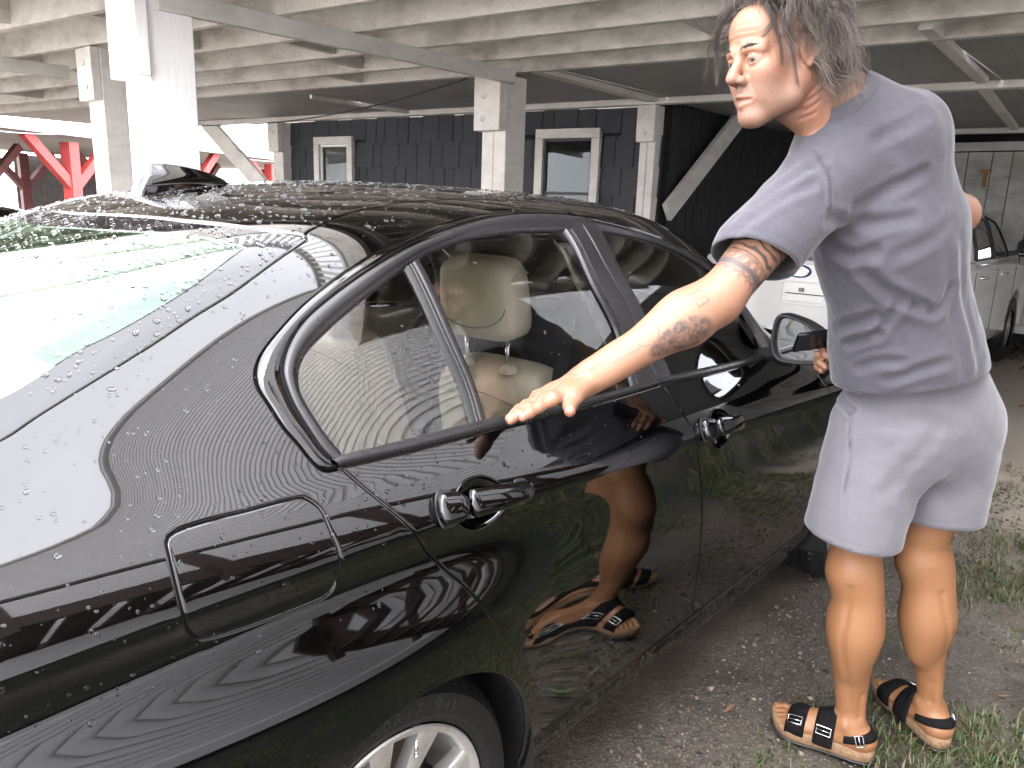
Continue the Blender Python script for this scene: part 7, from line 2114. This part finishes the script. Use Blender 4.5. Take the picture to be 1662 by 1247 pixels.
for s_ in (-1, 1):
    for nm, pts in (('rear_door_window', [(1.60, 1.13), (2.24, 1.13), (2.22, 1.50), (1.86, 1.51), (1.66, 1.44)]), ('front_door_window', [(2.34, 1.13), (3.02, 1.13), (2.78, 1.36), (2.60, 1.49), (2.32, 1.50)])):
        mb = MB(); zs = pts
        P = [(x, s_ * sidewall(z), z) for x, z in pts]; Q = [(x, s_ * (sidewall(z) + 0.004), z) for x, z in pts]
        # fine vertical strips so the pane follows the tumblehome
        V = []; F = []; lo, hi = min(z for _, z in pts), max(z for _, z in pts)
        for i in range(9):
            z = lo + (hi - lo) * i / 8; xs_ = []
            for (xa, za), (xb, zb) in zip(pts, pts[1:] + pts[:1]):
                if (za - z) * (zb - z) <= 0 and za != zb: xs_.append(xa + (xb - xa) * (z - za) / (zb - za))
                elif za == zb == z: xs_ += [xa, xb]
            V += [(min(xs_), s_ * (sidewall(z) + 0.004), z), (max(xs_), s_ * (sidewall(z) + 0.004), z)]
        F = [(2 * i, 2 * i + 1, 2 * i + 3, 2 * i + 2) for i in range(8)]
        w = mesh_np(nm, V, F, M_TGLASS, tk, True)
        mb = MB(); bd = V[0::2] + V[1::2][::-1]; mb.tube([Vector(p) for p in bd] + [Vector(bd[0])], 0.010, 6, False); mb.build('frame', M_DASH, w, True)
    for x in (1.50, 2.42):
        mb = MB(); mb.tube([(x, s_ * (HWD + 0.005), 0.985), (x + 0.03, s_ * (HWD + 0.035), 0.99), (x + 0.15, s_ * (HWD + 0.035), 0.99), (x + 0.18, s_ * (HWD + 0.005), 0.985)], 0.014, 8); mb.build('door_handle', M_CHROME, tk, True)
        mb = MB(); mb.sphere((x + 0.09, s_ * HWD, 0.98), (0.06, 0.006, 0.03)); mb.build('handle_cup', M_TRUCK, tk, True)
    for x in (1.38, 2.29, 3.22):
        mb = MB(); mb.box((x, s_ * (HWD + 0.0005), 0.76), (0.008, 0.004, 0.56)); mb.build('door_gap', M_VOID, tk)
    mr = empty('door_mirror', (2.92, s_ * 0.86, 1.16), 0, tk)
    mb = MB(); mb.box((0.02, s_ * 0.14, 0.06), (0.10, 0.21, 0.17), bevel=0.035); mb.beam((0.02, -0.03 * s_, 0.0), (0.02, 0.06 * s_, 0.02), 0.06, 0.05); shade_auto(mb.build('housing', M_DASH, mr), 60)
    mb = MB(); mb.box((-0.034, s_ * 0.14, 0.06), (0.004, 0.165, 0.125), bevel=0.0015); mb.build('mirror_glass', M_MIRROR, mr)
    for xc in (0.80, 3.55):
        w = empty('wheel', (xc, s_ * 0.74, 0.36), 0, tk)
        mb = MB(); mb.lathe([(0.20, -0.12), (0.33, -0.12), (0.36, -0.09), (0.36, 0.09), (0.33, 0.12), (0.20, 0.12)], 40); mb.build('tyre', M_TYRE, w, True)
        mb = MB(); mb.lathe([(0.21, -0.10), (0.19, -0.09), (0.05, -0.115), (0.002, -0.115)], 30); mb.lathe([(0.21, 0.10), (0.19, 0.09), (0.05, 0.115), (0.002, 0.115)], 30); mb.build('rim', M_ALLOY, w, True)
mb = MB(); mb.box((2.2, 0, 0.42), (3.6, 1.5, 0.25)); mb.build('chassis', M_VOID, tk)
# tailgate
tg = empty('tailgate', (-0.008, 0.0, 0.82), 0, tk)
mb = MB(); mb.box((-0.004, 0, 0.0), (0.03, 1.42, 0.56), bevel=0.012); shade_auto(mb.build('panel', M_TRUCK, tg), 40)
mb = MB()
def rrect(w, h, r, n=6): 
    P = []
    for cx, cy, a0 in ((w / 2 - r, h / 2 - r, 0), (-w / 2 + r, h / 2 - r, 90), (-w / 2 + r, -h / 2 + r, 180), (w / 2 - r, -h / 2 + r, 270)):
        for k in range(n + 1): a = R(a0 + 90 * k / n); P.append((cx + r * math.cos(a), cy + r * math.sin(a)))
    return P
P = [Vector((-0.020, y, z + 0.045)) for y, z in rrect(0.36, 0.175, 0.035)]
mb.tube(P + P[:1], 0.0055, 6, False); mb.build('handle_surround', M_TRUCK, tg, True)
mb = MB(); mb.box((-0.020, 0, 0.010), (0.012, 0.30, 0.062), bevel=0.005); mb.build('pull_handle', M_TRUCK, tg)
mb = MB(); mb.box((-0.021, 0, 0.043), (0.006, 0.31, 0.006)); mb.build('handle_shadow_gap', M_VOID, tg)
mb = MB(); mb.box((-0.022, 0.03, 0.075), (0.008, 0.042, 0.03), bevel=0.002); mb.build('camera_lens', M_FRIT, tg)
em = empty('badge', (-0.026, 0.06, 0.215), 0, tg)
pts = [Vector((0, 0.085 * math.cos(a), 0.042 * math.sin(a))) for a in np.linspace(0, 2 * PI, 33)]
mb = MB(); mb.tube(pts, 0.009, 8, False); mb.build('ring', M_BLUE, em, True)
mb = MB(); mb.tube([p * 0.84 + Vector((-0.004, 0, 0)) for p in pts], 0.005, 8, False); mb.build('inner_ring', M_CHROME, em, True)
for s_ in (-1, 1):
    mb = MB(); mb.box((-0.012, s_ * 0.79, 0.86), (0.03, 0.13, 0.36), bevel=0.012); mb.build('tail_lamp', plain('red_lamp_lens', (0.25, 0.008, 0.008), 0.1) if s_ < 0 else bpy.data.materials['red_lamp_lens'], tk)
mb = MB(); mb.box((-0.07, 0, 0.47), (0.16, 1.74, 0.16), bevel=0.03); mb.build('rear_bumper', M_CHROME, tk)
# a second dark car parked beyond: the same builder's car, fewer parts
far = tag(empty('parked_car', (0.30, 6.2, 0.0), 0.0), 'dark car parked beyond the near one by the red carport, only its roof showing', 'car')
far.scale = (0.9, 0.9, 0.9)
for nm in ('body', 'roof', 'rear_window', 'windscreen', 'rear_door', 'front_door', 'fuel_door', 'headliner', 'wheel', 'front_bumper', 'rear_bumper'):
    for ch in [c for c in car.children if c.name.split('.')[0] == nm]:
        copy_tree(ch, far)
# ------------------------------------------------------------------ rain drops on the car
M_DROP = None
def m_drop():
    t = NT('rain_water')
    b = t.bsdf((0.95, 0.97, 1.0), 0.0, 0, None, IOR=1.333, Transmission_Weight=1.0)
    return t.m
M_DROP = m_drop()
dr_ = np.random.default_rng(5)
def drops(name, n, xr, vr, size, inside_poly=None, off=0.0, dens=None, not_in=()):
    V = []; F = []; N_ = []
    q = 0; tries = 0
    s0, s1 = v2s(vr[0]), v2s(vr[1])
    while q < n and tries < 60:
        tries += 1
        X = dr_.uniform(xr[0], xr[1], n); S = dr_.uniform(s0, s1, n); Q = np.c_[X, S]
        m = np.ones(n, bool)
        if inside_poly is not None: m &= inside(inside_poly, Q)
        for p in not_in: m &= ~inside(p, Q)
        if dens is not None: m &= dr_.uniform(0, 1, n) < dens(X, S)
        for x, s in Q[m][: n - q]:
            r_ = min(size * dr_.lognormal(0, 0.55), size * 3.2)
            P, Nn = skin(np.array([x]), s2v(np.array([s])), off); P, Nn = P[0], Nn[0]
            t1 = nv(np.cross(Nn, [0.3, 0.2, 0.9])); t2 = np.cross(Nn, t1)
            el = dr_.uniform(0.85, 1.25); b = len(V); K = 9; wob = dr_.uniform(0.9, 1.1, K)
            prof = ((1.0, 0.0), (0.97, 0.20), (0.72, 0.42), (0.38, 0.55))
            for rr, h in prof:
                for k in range(K):
                    a = 2 * PI * k / K
                    V.append(P + (t1 * math.cos(a) * el + t2 * math.sin(a) / el) * r_ * rr * wob[k] + Nn * (r_ * h * 0.85 + 0.0001))
            V.append(P + Nn * r_ * 0.5)
            for i in range(3):
                for k in range(K): F.append((b + i * K + k, b + i * K + (k + 1) % K, b + (i + 1) * K + (k + 1) % K, b + (i + 1) * K + k))
            for k in range(K): F.append((b + 3 * K + k, b + 3 * K + (k + 1) % K, b + 4 * K, b + 4 * K))
            q += 1
    F = [f if f[2] != f[3] else f[:3] for f in F]
    o = mesh_np(name, V, F, M_DROP, car, True)
    b_ = bmesh.new(); b_.from_mesh(o.data); bmesh.ops.recalc_face_normals(b_, faces=b_.faces[:]); b_.to_mesh(o.data); b_.free()
    # outward
    return tag(o, kind='stuff')
drops('rain_drops', 4600, (-0.1, 1.2), (13.2, 25.0), 0.0016, roof_o)
drops('rain_drops', 2300, (-0.62, 0.05), (11.6, 24.0), 0.0015, rear_glass_o, dens=lambda X, S: np.clip((X + 0.62) / 0.5, 0.12, 1))
no = (rear_door_o, front_door_o, arch_r, arch_f)
drops('rain_drops', 420, (-0.75, 0.1), (7.6, 13.0), 0.0016, None, not_in=no + (rear_glass_o, roof_o))
drops('rain_drops', 140, (-0.6, -0.02), (4.5, 7.6), 0.0015, None, not_in=no)
drops('rain_drops', 130, (-0.08, 0.75), (7.4, 9.25), 0.0014, rear_door_o, not_in=(), dens=lambda X, S: np.clip(1 - (X + 0.05) / 0.6, 0.12, 1))
drops('rain_drops', 60, (0.85, 1.6), (7.0, 9.5), 0.0014, front_door_o)
drops('rain_drops', 60, (0.745, 0.90), (9.9, 12.6), 0.0016, None, off=0.002)
drops('rain_drops', 110, (0.0, 1.0), (12.7, 13.9), 0.0014, None, not_in=(rear_door_o, front_door_o, roof_o))
drops('rain_drops', 50, (-0.05, 0.75), (9.32, 9.5), 0.0016, None, off=0.008)
drops('rain_drops', 70, (-0.1, 0.7), (9.8, 12.3), 0.0014, rear_door_o, off=-0.009)

# ------------------------------------------------------------------ grass, gravel, litter
gr_ = np.random.default_rng(21)
def gnoise(x, y):
    return 0.5 + 0.25 * np.sin(3.1 * x + 1.7 * y + 0.5) + 0.25 * np.sin(5.7 * y - 2.3 * x + 2.0) * np.cos(4.1 * x + 1.0) + 0.15 * np.sin(11 * x + 7 * y)
def m_grass():
    t = NT('grass_blades')
    a = t.attr('tone').outputs['Fac']
    r = t.n('ValToRGB', {0: a}); e = r.color_ramp.elements
    e[0].position, e[0].color = 0.0, (0.12, 0.085, 0.04, 1); e[1].position, e[1].color = 1.0, (0.052, 0.088, 0.024, 1)
    q = e.new(0.25); q.color = (0.085, 0.075, 0.032, 1); q = e.new(0.5); q.color = (0.034, 0.06, 0.016, 1)
    b = t.bsdf(r.outputs[0], 0.5)
    b.inputs['Transmission Weight'].default_value = 0.0
    return t.m
def blades(n, xr, yr, dens, L0, L1, dead, name):
    V = []; F = []; Cc = []
    x = gr_.uniform(*xr, n * 3); y = gr_.uniform(*yr, n * 3); keep = gr_.uniform(0, 1, n * 3) < dens(x, y)
    x, y = x[keep][:n], y[keep][:n]
    for px, py in zip(x, y):
        tuft = gr_.integers(2, 6)
        for _ in range(tuft):
            bx, by = px + gr_.normal(0, 0.012), py + gr_.normal(0, 0.012)
            L = gr_.uniform(L0, L1); az = gr_.uniform(0, 2 * PI); lean = gr_.uniform(0.4, 1.75); w = gr_.uniform(0.0011, 0.0028)
            d = np.array([math.cos(az), math.sin(az)]); sd = np.array([-d[1], d[0], 0]) * w
            b = len(V); z0 = float(gz(bx, by)) - 0.004
            for i in range(4):
                t = i / 3; a = lean * t
                p = np.array([bx + d[0] * L * t * math.sin(a) * 0.95, by + d[1] * L * t * math.sin(a) * 0.95, z0 + L * t * math.cos(a * 0.8)])
                k = 1 - t ** 2 * 0.95
                V += [p - sd * k, p + sd * k]
            F += [(b + 2 * i, b + 2 * i + 1, b + 2 * i + 3, b + 2 * i + 2) for i in range(3)]
            tone = gr_.uniform(0.0, 0.28) if gr_.uniform() < dead else np.clip(gr_.normal(0.68, 0.2), 0.3, 1)
            Cc += [tone] * 8
    o = mesh_np(name, V, np.array(F), bpy.data.materials.get('grass_blades') or m_grass(), None, True)
    add_attr(o, 'tone', 'FLOAT', Cc)
    return tag(o, kind='stuff')
def dens_main(x, y):
    # thick round the man's feet and out to the right, thinning towards the car
    d = np.clip((-y - 0.98 - 0.10 * (x - 1.0)) / 0.30, 0, 1)
    return np.clip(d * (gnoise(x, y) - 0.22) * 1.5, 0, 1)
tag(blades(11500, (0.2, 3.4), (-3.2, -0.93), dens_main, 0.018, 0.060, 0.36, 'grass'), 'green and brown grass tufts around the man', 'grass')
tag(blades(1500, (2.6, 5.2), (-2.6, -0.6), lambda x, y: np.clip((gnoise(x * 0.8, y * 1.1) - 0.50) * 1.6, 0, 1), 0.02, 0.06, 0.6, 'sparse_grass'), 'sparse brownish grass on the bare ground further back', 'grass')
# pebbles
V = []; F = []; ico = bmesh.new(); bmesh.ops.create_icosphere(ico, subdivisions=1, radius=1.0); iv = np.array([v.co[:] for v in ico.verts]); it = [tuple(v.index for v in f.verts) for f in ico.faces]; ico.free()
Cc = []
n = 15000
X = gr_.uniform(0.3, 4.2, n); Y = -0.80 - np.abs(gr_.normal(0, 0.42, n)); 
for x, y in zip(X, Y):
    if gr_.uniform() > np.clip(1.15 - 0.75 * np.clip((-y - 1.0) / 0.6, 0, 1) - 0.1 * (x > 3), 0.08, 1): continue
    r_ = min(0.0026 * gr_.lognormal(0, 0.5), 0.010) if gr_.uniform() > 0.004 else gr_.uniform(0.006, 0.011)
    sc = r_ * gr_.uniform(0.7, 1.3, 3) * [1, 1, 0.7]; a = gr_.uniform(0, PI); ca, sa = math.cos(a), math.sin(a)
    P = iv * sc * (1 + 0.15 * gr_.normal(0, 1, (len(iv), 1))); P = np.stack([P[:, 0] * ca - P[:, 1] * sa, P[:, 0] * sa + P[:, 1] * ca, P[:, 2]], 1)
    b = len(V); V += list(P + [x, y, float(gz(x, y)) + r_ * 0.25]); F += [tuple(b + i for i in f) for f in it]
    Cc += [gr_.beta(1.6, 2.6)] * len(iv)
def m_peb():
    t = NT('mixed_pebbles'); a = t.attr('tone').outputs['Fac']
    r = t.n('ValToRGB', {0: a}); e = r.color_ramp.elements
    e[0].position, e[0].color = 0.0, (0.006, 0.006, 0.007, 1); e[1].position, e[1].color = 1.0, (0.30, 0.26, 0.215, 1); q = e.new(0.35); q.color = (0.055, 0.044, 0.034, 1); q = e.new(0.7); q.color = (0.13, 0.105, 0.08, 1)
    t.bsdf(r.outputs[0], 0.55); return t.m
pb = mesh_np('gravel', V, np.array(F), m_peb(), None, False); add_attr(pb, 'tone', 'FLOAT', Cc); tag(pb, 'loose dark and pale gravel along the car', 'gravel', kind='stuff')
# fallen leaves and straw
M_LEAF = plain('brown_leaf', (0.16, 0.085, 0.04), 0.7, var=0.4, scale=30)
V = []; F = []
for k in range(170):
    if k < 70: x, y = gr_.uniform(0.8, 3.6), gr_.uniform(-2.1, -0.9)
    else: x, y = gr_.uniform(6.5, 9.6), gr_.uniform(-1.6, 0.2)
    L = gr_.uniform(0.02, 0.05) * (1 if k < 70 else 2.2); w = L * gr_.uniform(0.12, 0.4); a = gr_.uniform(0, 2 * PI); d = np.array([math.cos(a), math.sin(a), 0]); s_ = np.array([-d[1], d[0], 0]); c = np.array([x, y, float(gz(x, y)) * (k < 70) + 0.006])
    b = len(V); up = gr_.uniform(0.002, 0.012)
    V += [c - d * L / 2, c + s_ * w / 2 + [0, 0, up], c - s_ * w / 2 + [0, 0, up * 0.5], c + d * L / 2 + [0, 0, up]]
    F += [(b, b + 2, b + 3, b + 1)]
tag(mesh_np('leaf_litter', V, F, M_LEAF, None, False), 'fallen brown leaves on the ground', 'leaves', kind='stuff')
# dark rubbish heap at the foot of the plank wall
V = []; F = []
for k in range(900):
    x, y = 9.55 - abs(gr_.normal(0, 0.35)), gr_.uniform(-3, 0.3); L = gr_.uniform(0.06, 0.22); a = gr_.uniform(0, 2 * PI); t_ = gr_.uniform(-0.4, 0.6); d = np.array([math.cos(a) * math.cos(t_), math.sin(a) * math.cos(t_), math.sin(t_)]); s_ = np.array([-d[1], d[0], 0.0]) * gr_.uniform(0.006, 0.03)
    c = np.array([x, y, 0.02 + gr_.uniform(0, 0.16) * (x - 8.7)]); b = len(V); V += [c - d * L / 2, c + s_, c + d * L / 2, c - s_]; F += [(b, b + 1, b + 2, b + 3)]
tag(mesh_np('twig_heap', V, F, plain('dark_twigs', (0.05, 0.04, 0.032), 0.8, var=0.5, scale=4), None, False), 'dark twigs and leaves along the foot of the plank wall', 'litter', kind='stuff')
